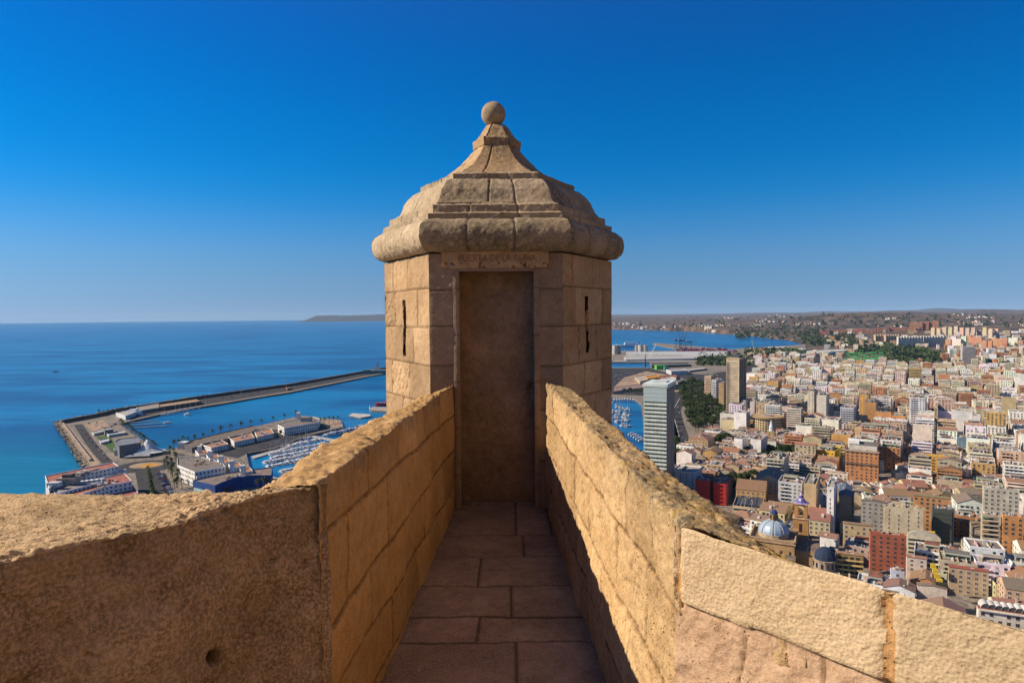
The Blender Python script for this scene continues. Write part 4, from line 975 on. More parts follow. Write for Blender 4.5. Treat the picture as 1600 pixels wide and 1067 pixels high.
for a in [
 ('apartment_block', 'white stepped apartment block with orange balconies left of the beige tower by the park trees', 1101, 1111, 1122, 588, 44, (.60,.42,.28), 'balc', 'balc', 'white', 40),
 ('apartment_block', 'white block with blue-shaded balconies squeezed between the orange balconies and the brown block', 1112, 1119, 1128, 594, 44, (.60,.58,.56), 'balc', 'balc', 'white', 40),
 ('apartment_block', 'brown slab block standing against the left foot of the beige tower', 1123, 1131, 1136, 599, 46, (.36,.23,.10), 'win', 'blank', 'flat', 40),
 ('apartment_block', 'narrow apartment block with white balconies at the right foot of the beige tower', 1150, 1157, 1176, 612, 44, (.56,.44,.33), 'balc', 'blank', 'terra', 33),
 ('apartment_block', 'lilac-white blank walled block just right of the green awnings', 1172, 1179, 1193, 628, 34, (.50,.46,.46), 'blank', 'blank', 'white', 33),
 ('apartment_block', 'block with green awnings below the right foot of the beige tower', 1158, 1165, 1171, 626, 34, (.58,.52,.42), 'balc', 'blank', 'flat', 33),
 ('apartment_block', 'tall blank white block with a slanting shadow below the beige tower', 1147, 1166, 1172, 645, 33, WH, 'blank', 'mix', 'white', 33),
 ('apartment_block', 'low pale block at the end of the park trees', 1125, 1147, 1150, 647, 26, (.60,.57,.50), 'blank', 'win', 'white', 33),
 ('white_house', 'left one of the pair of white blank houses above the red tiled roofs', 1147, 1160, 1169, 686, 24, WH, 'blank', 'blank', 'terra', 33),
 ('white_house', 'right one of the pair of white blank houses, its gable lit by the sun', 1173, 1189, 1200, 687, 24, WH, 'blank', 'win', 'terra', 33),
 ('red_house', 'bright red house with a raised chimney-like wall, left of the other red house', 1087, 1109, 1114, 752, 22, RD, 'blank', 'blank', 'flat', 28),
 ('red_house', 'bright red house beside the dark green trees, right of the other red house', 1115, 1134, 1146, 757, 21, RD, 'blank', 'win', 'flat', 28),
 ('white_house', 'white house with thin vertical pilasters just above the lichened coping', 1050, 1087, 1097, 739, 25, (.64,.62,.58), 'slot', 'win', 'white', 28),
 ('ochre_house', 'plain ochre gabled house below the terracotta hip roof', 1098, 1120, 1130, 708, 18, (.48,.30,.11), 'blank', 'win', 'tile', 33),
 ('apartment_block', 'pale block with four banded balcony floors right of the dark tree clump', 1197, 1225, 1237, 718, 32, (.52,.46,.36), 'balc', 'blank', 'flat', 30),
 ('apartment_block', 'tall blank cream slab standing behind the orange buildings', 1276, 1291, 1303, 618, 50, (.60,.54,.44), 'blank', 'win', 'white', 33),
 ('apartment_block', 'pale narrow slab with a column of dark windows left of the tall cream slab', 1262, 1272, 1279, 612, 50, (.56,.50,.41), 'win', 'balc', 'flat', 33),
 ('apartment_block', 'tall orange-yellow block with rows of small windows', 1343, 1357, 1370, 617, 44, (.58,.33,.09), 'win', 'blank', 'flat', 33),
 ('apartment_block', 'grey-white block of stacked balconies right of the tall cream slab', 1313, 1334, 1342, 638, 36, (.52,.53,.56), 'balc', 'win', 'flat', 33),
 ('apartment_block', 'brown blank block leaning against the tall orange-yellow block', 1351, 1369, 1373, 629, 38, (.40,.22,.09), 'blank', 'blank', 'flat', 33),
 ('apartment_block', 'plain orange box block with a pale rim', 1393, 1415, 1428, 650, 28, (.60,.27,.09), 'blank', 'strip', 'flat', 33),
 ('apartment_block', 'tall white and navy block beside the deep dark street', 1421, 1446, 1472, 622, 46, (.58,.58,.60), 'mix', 'balc', 'flat', 33),
 ('apartment_block', 'grey gridded block on the right side of the deep dark street', 1472, 1487, 1494, 622, 40, (.42,.39,.32), 'win', 'blank', 'flat', 33),
 ('apartment_block', 'large white blank walled block with striped balconies on its shaded side', 1487, 1520, 1539, 643, 38, (.66,.63,.60), 'blank', 'balc', 'white', 33),
 ('apartment_block', 'cream block with vertical window stripes and red awnings', 1541, 1568, 1584, 643, 42, (.60,.54,.42), 'mix', 'blank', 'flat', 33),
 ('apartment_block', 'large sandy blank walled block near the right edge of the city', 1565, 1588, 1612, 622, 46, (.48,.37,.20), 'blank', 'balc', 'flat', 33),
 ('apartment_block', 'long blank ochre wall of a block behind the brick palace', 1335, 1398, 1410, 672, 30, (.50,.35,.19), 'blank', 'win', 'flat', 38),
 ('brick_palace', 'large orange brick palace block with a white attic and grey roof', 1321, 1373, 1392, 707, 36, (.50,.22,.09), 'win', 'win', 'grey', 30),
 ('yellow_house', 'bright yellow house with dark balconies left of the brick palace', 1265, 1304, 1314, 706, 25, (.70,.42,.02), 'mix', 'win', 'flat', 38),
 ('apartment_block', 'orange-yellow block with balconies at both ends and a dark roof terrace', 1435, 1485, 1500, 713, 27, (.66,.36,.045), 'mix', 'balc', 'flat', 28),
 ('blue_house', 'small blue painted house wall among tan roofs', 1497, 1515, 1521, 684, 24, (.16,.26,.34), 'win', 'blank', 'flat', 30),
 ('apartment_block', 'large cream office block with five rows of square windows at the right edge', 1537, 1593, 1616, 766, 40, (.50,.45,.35), 'win', 'blank', 'grey', 26),
 ('glass_building', 'dark mirrored glass office building', 1457, 1489, 1506, 797, 31, (.09,.10,.085), 'blank', 'strip', 'grey', 26),
 ('apartment_block', 'orange brick block with square windows behind the dark glass building', 1427, 1482, 1490, 779, 34, (.48,.24,.10), 'win', 'win', 'brown', 30),
 ('town_palace', 'cream palace with tall slit windows and a crenellated roofline', 1382, 1443, 1452, 797, 31, (.60,.49,.32), 'slot', 'win', 'flat', 24),
 ('apartment_block', 'grey block with a grid of small square windows and a brown pitched roof', 1346, 1382, 1388, 785, 33, (.34,.31,.26), 'win', 'win', 'brown', 26),
 ('apartment_block', 'tan gable-ended block with a dark blue roof', 1311, 1331, 1343, 776, 30, (.42,.30,.18), 'blank', 'balc', 'blueroof', 28),
 ('apartment_block', 'tall narrow white block with a brown shaded flank', 1292, 1303, 1311, 762, 41, WH, 'slot', 'blank', 'white', 30),
 ('apartment_block', 'tan blank walled block left of the tall narrow white block', 1256, 1275, 1292, 757, 37, (.50,.36,.20), 'blank', 'win', 'flat', 30),
 ('apartment_block', 'pale blue-grey block with terraces above the bell tower', 1216, 1253, 1258, 756, 30, (.48,.50,.52), 'mix', 'blank', 'flat', 30),
 ('red_block', 'large brick red corner block with pink roof terraces, half in shadow', 1360, 1416, 1431, 838, 27, (.42,.12,.065), 'win', 'win', 'terra', 20),
 ('ochre_house', 'ochre yellow house with planted balconies below the red corner block', 1307, 1349, 1362, 868, 21, (.54,.36,.12), 'balc', 'win', 'tile', 20),
 ('cream_house', 'cream house with green balcony blinds right of the bell tower', 1263, 1297, 1308, 815, 20, (.56,.46,.28), 'win', 'blank', 'tile', 26),
 ('tan_roof_house', 'broad tan tiled roof house left of the cream palace', 1318, 1364, 1382, 822, 20, (.52,.40,.22), 'win', 'blank', 'hip', 24),
 ('apartment_block', 'beige block with white balconies left of the orange brick tower', 1535, 1561, 1567, 806, 33, (.46,.36,.24), 'balc', 'blank', 'terra', 24),
 ('apartment_block', 'orange brick tower block with air conditioners at the right edge', 1567, 1600, 1622, 808, 34, (.52,.25,.09), 'win', 'blank', 'terra', 24),
 ('curved_roof_hall', 'modern grey hall with a curved metal roof in front of the glass building', 1418, 1470, 1520, 843, 18, (.50,.44,.33), 'strip', 'blank', 'grey', 26),
 ('red_roof_house', 'long house with a dark red tiled roof and skylights', 1483, 1545, 1575, 893, 18, (.46,.34,.22), 'win', 'win', 'red', 26),
 ('small_house', 'small white house with an orange tiled roof below the red corner block', 1417, 1448, 1456, 873, 17, (.60,.50,.42), 'win', 'blank', 'tile', 26),
 ('gabled_house', 'big cream gabled house with a brown roof and dark windowed long side', 1434, 1480, 1540, 920, 17, (.62,.52,.42), 'blank', 'win', 'brown', 26),
 ('white_house', 'small blue-white terraced house above the right rampart', 1392, 1413, 1420, 894, 15, (.56,.58,.66), 'win', 'blank', 'white', 26),
 ('dormer_building', 'white building with blue windows, arched dormers and a red roof in the lower right corner', 1529, 1640, 1700, 966, 20, (.64,.60,.52), 'win', 'blank', 'red', 24),
 ('terracotta_hall', 'hall with a terracotta hip roof left of the dark trees', 1076, 1106, 1116, 688, 20, (.48,.31,.15), 'win', 'win', 'hip', 33),
 ('arched_school', 'orange walled building with tan roof and arches above the skylight hall', 1150, 1196, 1205, 768, 22, (.56,.33,.13), 'win', 'blank', 'tile', 24),
 ('skylight_hall', 'flat hall with a striped skylight roof above the blue dome', 1145, 1190, 1205, 795, 16, (.52,.42,.28), 'strip', 'blank', 'grey', 24),
 ('tan_house', 'beige house with a brown pitched roof left of the banded balcony block', 1180, 1222, 1230, 752, 22, (.46,.34,.22), 'win', 'blank', 'brown', 28),
]:
    name, lab, pl, pc, pr, py, z1, col, st, st2, roof, rot = a
    kw = {}
    if 'pitched' in lab or name == 'gabled_house' or 'gable' in lab: kw['ridge'] = 'y'
    if name == 'glass_building': kw['cat'] = 'office building'
    cat = {'brick_palace': 'palace', 'town_palace': 'palace', 'apartment_block': 'apartment block', 'glass_building': 'office building'}.get(name, 'building')
    kw.pop('cat', None)
    o, b = land(name, lab, pl, pc, pr, py, z1, col, st, st2, roof, rot, cat=cat, wk='b' if 'brick' in lab or 'dormer' in name else 'w', maxu=60 if name in ('gabled_house', 'red_roof_house') else 34, **kw)
    hx, hy = b['hx'], b['hy']; H = b['z1']-b['z0']
    if name == 'glass_building':
        mb = MB(); mb.fbox((-hx, -hy), (1, 0), (0, -1), .5, 2*hx-.5, 1, H-1.5, 0, .25, GLASS, (.05,.06,.045)); mb.obj('curtain_wall', MATS, o)
        mb = MB()
        for k in range(9): mb.fbox((-hx, -hy), (1, 0), (0, -1), .5, 2*hx-.5, 1+k*3.1, 1.15+k*3.1, 0, .32, METAL, (.16,.17,.15))
        for k in range(5): mb.fbox((hx, -hy), (0, 1), (1, 0), 1+k*3, 1.8+k*3, .5, H+.5, 0, .8, METAL, (.30,.33,.33))
        mb.obj('mullion', MATS, o)
    if name == 'brick_palace':
        mb = MB(); mb.box(-hx*.8, -hy*.6, H-.5, hx*.9, hy*.8, H+4, PAINT, (.62,.56,.47), top=(.2,.18,.16), topm=ROOF); mb.box(-hx*.9, -hy*.2, H, -hx*.2, hy*.5, H+7, PAINT, WH); mb.obj('attic', MATS, o)
        mb = MB(); mb.fbox((-hx, -hy), (1, 0), (0, -1), -.4, 2*hx+.4, H*.62, H*.66, 0, .8, PAINT, (.2,.13,.09)); mb.fbox((-hx, -hy), (1, 0), (0, -1), -.6, 2*hx+.6, H-.6, H+.2, 0, .9, PAINT, (.5,.38,.28)); mb.obj('string_course', MATS, o)
    if name == 'town_palace':
        mb = MB()
        for k in range(7): mb.box(-hx+k*2*hx/6-1, -hy-.1, H, -hx+k*2*hx/6+1, -hy+1.2, H+(2.6 if k % 2 else 1.2), PAINT, (.6,.49,.32))
        mb.box(-hx*.6, -hy*.4, H-.5, hx*.1, hy*.5, H+3.5, PAINT, (.55,.45,.31)); mb.obj('battlement', MATS, o)
    if name == 'dormer_building':
        for k in range(9):
            x = -hx+3+k*(2*hx-6)/8; mb = MB(); n_ = 8; y0 = -hy+.4
            P = [(x+2.1*math.cos(math.pi*q/n_), 2.6*math.sin(math.pi*q/n_)) for q in range(n_+1)]
            for q in range(n_): mb.poly([(P[q][0], y0, H+P[q][1]), (P[q][0], y0+6, H+P[q][1]), (P[q+1][0], y0+6, H+P[q+1][1]), (P[q+1][0], y0, H+P[q+1][1])], PAINT, (.55,.52,.47))
            mb.poly([(p[0], y0+.15, H+p[1]) for p in reversed(P)], GLASS, (.05,.05,.06)); mb.obj('arched_dormer', MATS, o)
        mb = MB(); mb.fbox((-hx, -hy), (1, 0), (0, -1), 0, 2*hx, H-.7, H, 0, 1.0, PAINT, (.66,.6,.5)); mb.obj('cornice', MATS, o)
    if name == 'curved_roof_hall':
        mb = MB(); n_ = 9
        P = [(hx*math.cos(math.pi*q/n_), 4*math.sin(math.pi*q/n_)) for q in range(n_+1)]
        for q in range(n_): mb.poly([(P[q][0], -hy, H+P[q][1]), (P[q][0], hy*.3, H+P[q][1]), (P[q+1][0], hy*.3, H+P[q+1][1]), (P[q+1][0], -hy, H+P[q+1][1])], METAL, (.40,.36,.29))
        mb.poly([(p[0], -hy+.1, H+p[1]) for p in reversed(P)], PAINT, (.5,.45,.35)); mb.obj('vault', MATS, o)
        mb = MB(); mb.box(hx*.3, hy*.4, H-.5, hx*.7, hy*.8, H+4, PAINT, (.70,.40,.02)); mb.obj('yellow_plant_room', MATS, o)
    if name == 'skylight_hall':
        mb = MB()
        for k in range(6): x = -hx+2+k*(2*hx-4)/6; mb.poly([(x, -hy*.8, H-.2), (x+2.2, -hy*.8, H+1.2), (x+2.2, hy*.8, H+1.2), (x, hy*.8, H-.2)], GLASS, (.03,.035,.05)); mb.poly([(x+2.2, -hy*.8, H+1.2), (x+3.8, -hy*.8, H-.2), (x+3.8, hy*.8, H-.2), (x+2.2, hy*.8, H+1.2)], PAINT, (.5,.45,.36))
        mb.obj('sawtooth_skylight', MATS, o)
    if name == 'gabled_house':
        mb = MB(); mb.box(hx*.25, -hy+3, H-1, hx+.2, hy-2, H+2.2, PAINT, (.05,.05,.03)); 
        mb.obj('roof_terrace', MATS, o)
        for k in range(4): mb = MB(); mb.box(hx*.4, -hy+5+k*8, H, hx*.8, -hy+7+k*8, H+2.6, PAINT, (.6,.42,.03)); mb.obj('yellow_awning', MATS, o)
# round ochre building with an overhanging curved roof
p = PZ(1203, 652, 28); o = empty('curved_building', (p.x, p.y+8, GZ)); mb = MB(); mb.cyl(0, 0, -1, 24, 17, 17, 32, PAINT, (.50,.38,.2))
for k in range(7):
    for j in range(32): a = (j+.5)/32*2*math.pi; mb.box(17.1*math.cos(a)-.6, 17.1*math.sin(a)-.6, k*3.3+1, 17.1*math.cos(a)+.6, 17.1*math.sin(a)+.6, k*3.3+2.6, GLASS, GL)
mb.obj('wall', MATS, o); mb = MB(); mb.cyl(0, 0, 24, 26, 19.5, 20, 32, PAINT, (.42,.28,.13)); mb.cyl(0, 0, 26, 27, 8, 7, 12, PAINT, (.30,.24,.2)); mb.obj('roof', MATS, o)
tag(o, 'round ochre building with an overhanging disc roof in the middle of the old blocks', 'building'); LM.append((p.x, p.y+8, 17, 17, 0, 'x'))
# --- church with the blue dome and bell tower
p = PZ(1209, 826, 27); RC = R(27); o = empty('domed_church', (p.x, p.y, GZ), -RC); ST = (.44,.27,.12)
LM.append((p.x+4, p.y+2, 24, 22, RC, 'church'))
mb = MB(); mb.box(-13, -13, -1, 13, 13, 20, PAINT, ST, top=(.28,.19,.12), topm=ROOF); mb.box(13, -9, -1, 26, 24, 15.5, PAINT, ST, top=(.24,.17,.12), topm=ROOF); mb.box(-12, -19, -1, 14, -13, 13, PAINT, (.38,.25,.13), top=(.2,.16,.13), topm=ROOF)
for k in range(5): mb.fq((-13, -13), (1, 0), (0, -1), 3+5*k, 4.2+5*k, 12, 15, .05, GLASS, GL)
for k in range(4): mb.fq((26, -9), (0, 1), (1, 0), 4+8*k, 5.4+8*k, 5, 11, .05, GLASS, GL)
mb.obj('nave', MATS, o)
mb = MB()
for s in range(26):
    for (a, c_) in (((-13+s), -13), ((-13+s), 13)): mb.box(a+.2, c_-.25, 20, a+.75, c_+.25, 21.3, PAINT, (.48,.32,.17))
    for (a, c_) in ((-13, (-13+s)), (13, (-13+s))): mb.box(a-.25, c_+.2, 20, a+.25, c_+.75, 21.3, PAINT, (.48,.32,.17))
for (x0, y0, x1, y1) in ((-13.4,-13.4,13.4,-12.7), (-13.4,12.7,13.4,13.4), (-13.4,-12.7,-12.7,12.7), (12.7,-12.7,13.4,12.7)): mb.box(x0, y0, 21.3, x1, y1, 21.7, PAINT, (.5,.34,.18)); mb.box(x0-.3, y0-.3, 19.3, x1+.3, y1+.3, 20.0, PAINT, (.46,.3,.16))
mb.obj('balustrade', MATS, o)
mb = MB(); mb.cyl(0, 0, 20, 22.5, 9.4, 9.4, 16, PAINT, (.42,.31,.2)); mb.dome(0, 0, 22.5, 9.2, 7.6, 16, GLASS, (.27,.34,.42), 7); dm = mb.obj('dome', MATS, o)
mb = MB()
for k in range(8):
    a = 2*math.pi*k/8
    for q in range(7):
        t0, t1 = q/7*math.pi/2, (q+1)/7*math.pi/2
        mb.tube((9.3*math.cos(t0)*math.cos(a), 9.3*math.cos(t0)*math.sin(a), 22.5+7.7*math.sin(t0)), (9.3*math.cos(t1)*math.cos(a), 9.3*math.cos(t1)*math.sin(a), 22.5+7.7*math.sin(t1)), .22, 5, PAINT, (.42,.38,.3))
mb.obj('dome_rib', MATS, dm)
mb = MB(); mb.cyl(0, 0, 29.6, 34, 2.3, 2.1, 8, PAINT, (.36,.22,.11)); mb.dome(0, 0, 34, 2.5, 2.6, 8, GLASS, (.03,.05,.12), 5); mb.cyl(0, 0, 36.5, 38, .15, .1, 5, METAL, (.1,.1,.1))
for k in range(8): a = 2*math.pi*k/8; mb.box(2.2*math.cos(a)-.3, 2.2*math.sin(a)-.3, 30.4, 2.2*math.cos(a)+.3, 2.2*math.sin(a)+.3, 33.2, PAINT, (.05,.04,.03))
mb.obj('lantern', MATS, o)
tag(o, 'sandstone church with a large light blue dome, lantern and roof balustrade', 'church')
def belltower(px, py, zt_, hw, lab, zoff=0):
    p = PZ(px, py, zt_); o = empty('bell_tower', (p.x, p.y, GZ), -RC); LM.append((p.x, p.y, hw, hw, RC, 'x')); H = zt_-GZ; C_ = (.46,.24,.085)
    mb = MB(); h1 = H*.72
    mb.box(-hw, -hw, -1, hw, hw, h1, PAINT, C_, top=(.3,.2,.12))
    for z in (h1*.55, h1*.98): mb.box(-hw-.45, -hw-.45, z, hw+.45, hw+.45, z+.6, PAINT, (.5,.33,.18), bottom=True)
    mb.fq((-hw, -hw), (1, 0), (0, -1), hw-.9, hw+.9, h1*.68, h1*.88, .05, PAINT, (.03,.025,.02)); mb.fq((hw, -hw), (0, 1), (1, 0), hw-.9, hw+.9, h1*.68, h1*.88, .05, PAINT, (.03,.025,.02))
    mb.obj('shaft', MATS, o)
    mb = MB(); a = hw*.86; zb0, zb1 = h1+.6, H-2.2
    for sx in (-1, 1):
        for sy_ in (-1, 1): mb.box(min(sx*a, sx*a*.45), min(sy_*a, sy_*a*.45), zb0, max(sx*a, sx*a*.45), max(sy_*a, sy_*a*.45), zb1-.8, PAINT, C_)
    mb.box(-a, -a, zb1-.8, a, a, zb1, PAINT, C_, bottom=True); mb.box(-a-.4, -a-.4, zb1, a+.4, a+.4, zb1+.5, PAINT, (.5,.33,.18), bottom=True); bel = mb.obj('belfry', MATS, o)
    mb = MB(); mb.cyl(0, 0, zb0+.9, zb0+2.4, 1.0, .5, 10, METAL, (.12,.09,.04)); mb.obj('bell', MATS, bel)
    mb = MB(); n_ = 8; P = [(hw*1.15, zb1+.5), (hw*.8, zb1+1.1), (hw*.55, zb1+2.2), (hw*.42, zb1+3.4), (hw*.3, zb1+3.7), (hw*.3, zb1+5.2), (hw*.36, zb1+5.5), (hw*.1, zb1+7), (.05, zb1+8.2)]
    for q in range(len(P)-1): mb.cyl(0, 0, P[q][1], P[q+1][1], P[q][0], P[q+1][0], 8, GLASS if q not in (4,) else PAINT, (.10,.09,.26) if q % 3 else (.30,.22,.30), cap=False)
    mb.obj('tiled_cap', MATS, o); tag(o, lab, 'bell tower'); return o
belltower(1252, 781, 42, 4.6, 'orange brick bell tower with a blue tiled cap just right of the blue dome')
p = PZ(1289, 872, 18); o = empty('small_dome_chapel', (p.x, p.y, GZ), -RC); LM.append((p.x, p.y, 8, 8, RC, 'x')); mb = MB(); mb.box(-8, -8, -1, 8, 8, 9, PAINT, (.36,.27,.19), top=(.25,.2,.15)); mb.cyl(0, 0, 9, 14.5, 6.2, 6.2, 12, PAINT, (.38,.29,.21))
for k in range(12): a = 2*math.pi*(k+.5)/12; mb.box(6.1*math.cos(a)-.5, 6.1*math.sin(a)-.5, 10.5, 6.1*math.cos(a)+.5, 6.1*math.sin(a)+.5, 13.2, GLASS, GL)
mb.cyl(0, 0, 14.5, 15, 6.7, 6.7, 12, PAINT, (.4,.3,.22)); mb.obj('drum', MATS, o); mb = MB(); mb.dome(0, 0, 15, 6.1, 7, 12, TILE, (.012,.025,.06), 6); mb.cyl(0, 0, 21.8, 25.5, .25, .08, 5, METAL, (.1,.1,.1)); mb.obj('dome', MATS, o)
tag(o, 'chapel with a small dark blue dome in the shade right of the bell tower', 'chapel')
p = PZ(1205, 868, 20); o = empty('apse_roof', (p.x, p.y, GZ), -RC); LM.append((p.x, p.y, 9, 8, RC, 'x')); mb = MB(); mb.cyl(0, 0, -1, 12, 9.5, 9.5, 8, PAINT, (.34,.24,.15)); mb.obj('wall', MATS, o); mb = MB(); mb.cyl(0, 0, 12, 16, 10.2, .3, 8, TILE, (.28,.21,.15)); mb.obj('roof', MATS, o); tag(o, 'octagonal apse with a ribbed grey-brown roof at the foot of the church', 'chapel')
p = PZ(1180, 655, 25); o = empty('white_spire', (PZ(1205,668,20).x, PZ(1205,668,20).y, GZ)); mb = MB(); mb.cyl(0, 0, 0, 17, 2.4, 2.4, 8, PAINT, WH); mb.cyl(0, 0, 17, 27, 2.8, .1, 8, PAINT, (.6,.66,.7)); mb.obj('spire', MATS, o); tag(o, 'small white conical spire in front of the round ochre building', 'spire')

# ------------------------------------------------------------------ the generated city
ROT = R(33); U2, V2 = frame(ROT)
TREES = []   # (x,y,size,kind)
def overlap(x, y, hx, hy, rot, m=1.5):
    for (cx, cy, ax, ay, ro, nm) in LM:
        dx, dy = cx-x, cy-y
        if dx*dx+dy*dy > (max(hx, hy)+max(ax, ay)+60)**2*.6+400: continue
        ok = False
        for rr3, a1, a2, b1, b2, r2 in ((rot, hx, hy, ax, ay, ro), (ro, ax, ay, hx, hy, rot)):
            uu, vv = frame(rr3); u2_, v2_ = frame(r2)
            for e_, own in ((vv, a1), (uu, a2)):
                ext = b1*abs(v2_.dot(e_))+b2*abs(u2_.dot(e_))
                if abs(dx*e_.x+dy*e_.y) > own+ext+m: ok = True
        if not ok: return True
    return False
rc = random.Random(42)
# avenue/park boundary: px as a function of py on the ground
def cityok(x, y):
    px, py = pix((x, y, GZ))
    if px > 1760 or py < 573.5: return False
    if px < 1066: return py > 742
    lim = np.interp(px, [1066, 1085, 1110, 1135, 1150, 1168, 1172, 1230, 1290, 1340, 1400, 1470, 1520, 1600, 1760], [702, 700, 682, 664, 652, 640, 592, 585, 578, 579, 577, 577, 582, 578, 574])
    return py > lim
PARKS = [(1157,755,30),(1208,708,32),(1130,690,18),(1478,672,16),(1560,622,14),(1268,660,12)]
PK_ = [(PZ(a, b_, 8), c) for a, b_, c in PARKS]
pal = [(WH,.30),((.68,.58,.45),.27),(BE,.17),((.56,.43,.27),.13),(OC,.045),((.45,.20,.09),.07),(PK,.025),(GY,.035),((.38,.15,.10),.03),((.55,.36,.08),.02)]
def pickcol(r):
    t = r.random(); a = 0
    for c, w3 in pal:
        a += w3
        if t < a: return rng_col(c, r, .10)
    return rng_col(WH, r, .1)
GEN = []
BU, BV, SW = 58., 42., 7.5
offs = []; of_ = 0
for i in range(60):
    if i % 4 == 3 or rc.random() < .25: of_ = rc.uniform(-20, 20)
    offs.append(of_)
for i in range(0, 48):
    for j in range(-34, 40):
        u0 = 150+i*(BU+SW); v0 = -800+j*(BV+SW)+offs[i]
        jit = (.0)
        # two rows of lots
        nl = rc.choice([4, 5, 5, 6]); rowd = BV/2-1.5
        cuts = [0]+sorted(rc.uniform(.8, 1.2)*k/nl for k in range(1, nl))+[1]
        base = rc.uniform(14, 23)
        for row in (0, 1):
            for k in range(nl):
                a, b_ = cuts[k]*BU, cuts[k+1]*BU
                if b_-a < 5 or rc.random() < .07: continue
                uc = u0+(a+b_)/2; vc = v0+(rowd/2 if row == 0 else BV-rowd/2)
                x = U2.x*uc+V2.x*vc; y = U2.y*uc+V2.y*vc
                if y < 230 or not cityok(x, y): continue
                dist = math.hypot(x, y)
                if dist < 262: continue
                if any((x-p.x)**2+(y-p.y)**2 < c*c for p, c in PK_): continue
                hx, hy = rowd/2+rc.uniform(-.8, 0), (b_-a)/2
                if dist < 660: continue
                if overlap(x, y, hx, hy, ROT): continue
                px_, py_ = pix((x, y, GZ))
                z1 = GZ+(rc.uniform(8, 14) if dist < 480 else rc.uniform(10, 19) if dist < 700 else max(10, rc.gauss(base, 6)))
                if px_ < 1240 and dist < 900: z1 = min(z1, GZ+rc.uniform(8, 13))
                if dist > 900 and rc.random() < .03: z1 += 12
                roof = rc.choice(['tile','tile','tile','flat','terra','brown','flat','white']) if dist < 560 else rc.choice(['tile','tile','flat','terra','white','grey','terra']) if dist < 760 else rc.choice(['flat','terra','terra','grey','white','white','flat','tile'])
                st = rc.choice(['win','win','balc','mix','blank','strip']) if z1 > 17 else rc.choice(['win','win','mix','blank'])
                st2 = rc.choice(['win','balc','mix','blank','win'])
                GEN.append(dict(x=x, y=y, hx=hx, hy=hy, z0=GZ, z1=z1, rot=ROT, col=pickcol(rc), st=st, st2=st2, st3=rc.choice(['win','blank']), roof=roof, fl=max(2, round((z1-GZ)/3.1)), seed=rc.randint(0, 1 << 30), d=dist, ridge=rc.choice(['x', 'y']), row=row))
# the old town: small houses packed without a grid
PROT = [(1084,1148,786), (1316,1395,745), (1378,1455,848), (1455,1508,842), (1355,1432,882), (1305,1364,897), (1165,1266,852), (1434,1545,938), (1435,1500,738), (1537,1600,810), (1345,1384,818), (1290,1345,800), (1525,1640,985)]
rc.seed(77); cell = {}
def hit2(x, y, rad):
    for i in range(-2, 3):
        for j in range(-2, 3):
            for (a, b_, r_) in cell.get((int(x//12)+i, int(y//12)+j), ()):
                if (a-x)**2+(b_-y)**2 < (rad+r_)**2: return True
    return False
for b in GEN:
    if b['d'] < 800: cell.setdefault((int(b['x']//12), int(b['y']//12)), []).append((b['x'], b['y'], min(b['hx'], b['hy'])*1.05))
for step_ in range(16000):
    big_ = step_ < 5000
    dist = math.sqrt(rc.uniform(262**2, (900 if not big_ else 690)**2)); az = rc.uniform(R(8), R(47)); x, y = dist*math.sin(az), dist*math.cos(az)
    if not cityok(x, y): continue
    s1 = rc.uniform(7, 9.5) if big_ else rc.uniform(3.6, 6.5); s2_ = s1*rc.uniform(.8, 1.3)
    if hit2(x, y, min(s1, s2_)*.98): continue
    if any((x-p.x)**2+(y-p.y)**2 < (c*.9)**2 for p, c in PK_): continue
    rot_ = R(30+12*math.sin(x/70.)+8*math.sin(y/55.)+rc.uniform(-4, 4))
    if overlap(x, y, s1, s2_, rot_, .2): continue
    cell.setdefault((int(x//12), int(y//12)), []).append((x, y, min(s1, s2_)))
    H_ = rc.uniform(6, 12) if dist < 480 else rc.uniform(7, 15)
    if big_: H_ += rc.uniform(0, 5)
    if not big_: H_ *= .85
    ok_ = False
    for H_ in (H_, 5.5):
        ppx, ppy = pix((x, y, GZ+H_+3)); gpy = pix((x, y, GZ))[1]; wpx = 1.2*s1*F/dist
        if not any(a-wpx < ppx < b_+wpx and ppy < lim_ and gpy > lim_-6 for a, b_, lim_ in PROT): ok_ = True; break
    if not ok_: continue
    GEN.append(dict(x=x, y=y, hx=s1, hy=s2_, z0=GZ, z1=GZ+H_, rot=rot_, col=pickcol(rc), st=rc.choice(['win','win','balc','mix','blank']), st2=rc.choice(['win','mix','blank','win']), st3='win', roof=rc.choice(['tile','tile','brown','flat','terra','white','hip','tile']), fl=max(2, round(H_/3.1)), seed=rc.randint(0, 1 << 30), d=dist, ridge=rc.choice(['x', 'y']), row=0))
# visibility: is the roof inside the frame and not hidden behind the right-hand masonry?
def vis(b):
    px, py = pix((b['x'], b['y'], b['z1']))
    if not (950 < px < 1640): return False
    lim = np.interp(px, [950, 1004, 1050, 1128, 1182, 1370, 1600, 1700], [650, 696, 732, 790, 835, 912, 975, 1000])
    return py < lim+8
for b in GEN: b['v'] = vis(b)
vl = sorted([b for b in GEN if b['v']], key=lambda b: b['d']); ind = vl[:238]; ids = set(map(id, ind))
def cname(c):
    best, bn = 9, ''
    for n_, k in (('white', WH), ('cream', (.60,.54,.44)), ('beige', BE), ('sand coloured', (.52,.42,.30)), ('ochre', OC), ('rust orange', (.45,.20,.09)), ('pink', PK), ('grey', GY), ('dark red', (.38,.15,.10)), ('yellow', (.55,.36,.08))):
        e = sum((x-y_)**2 for x, y_ in zip(c, k))
        if e < best: best, bn = e, n_
    return bn
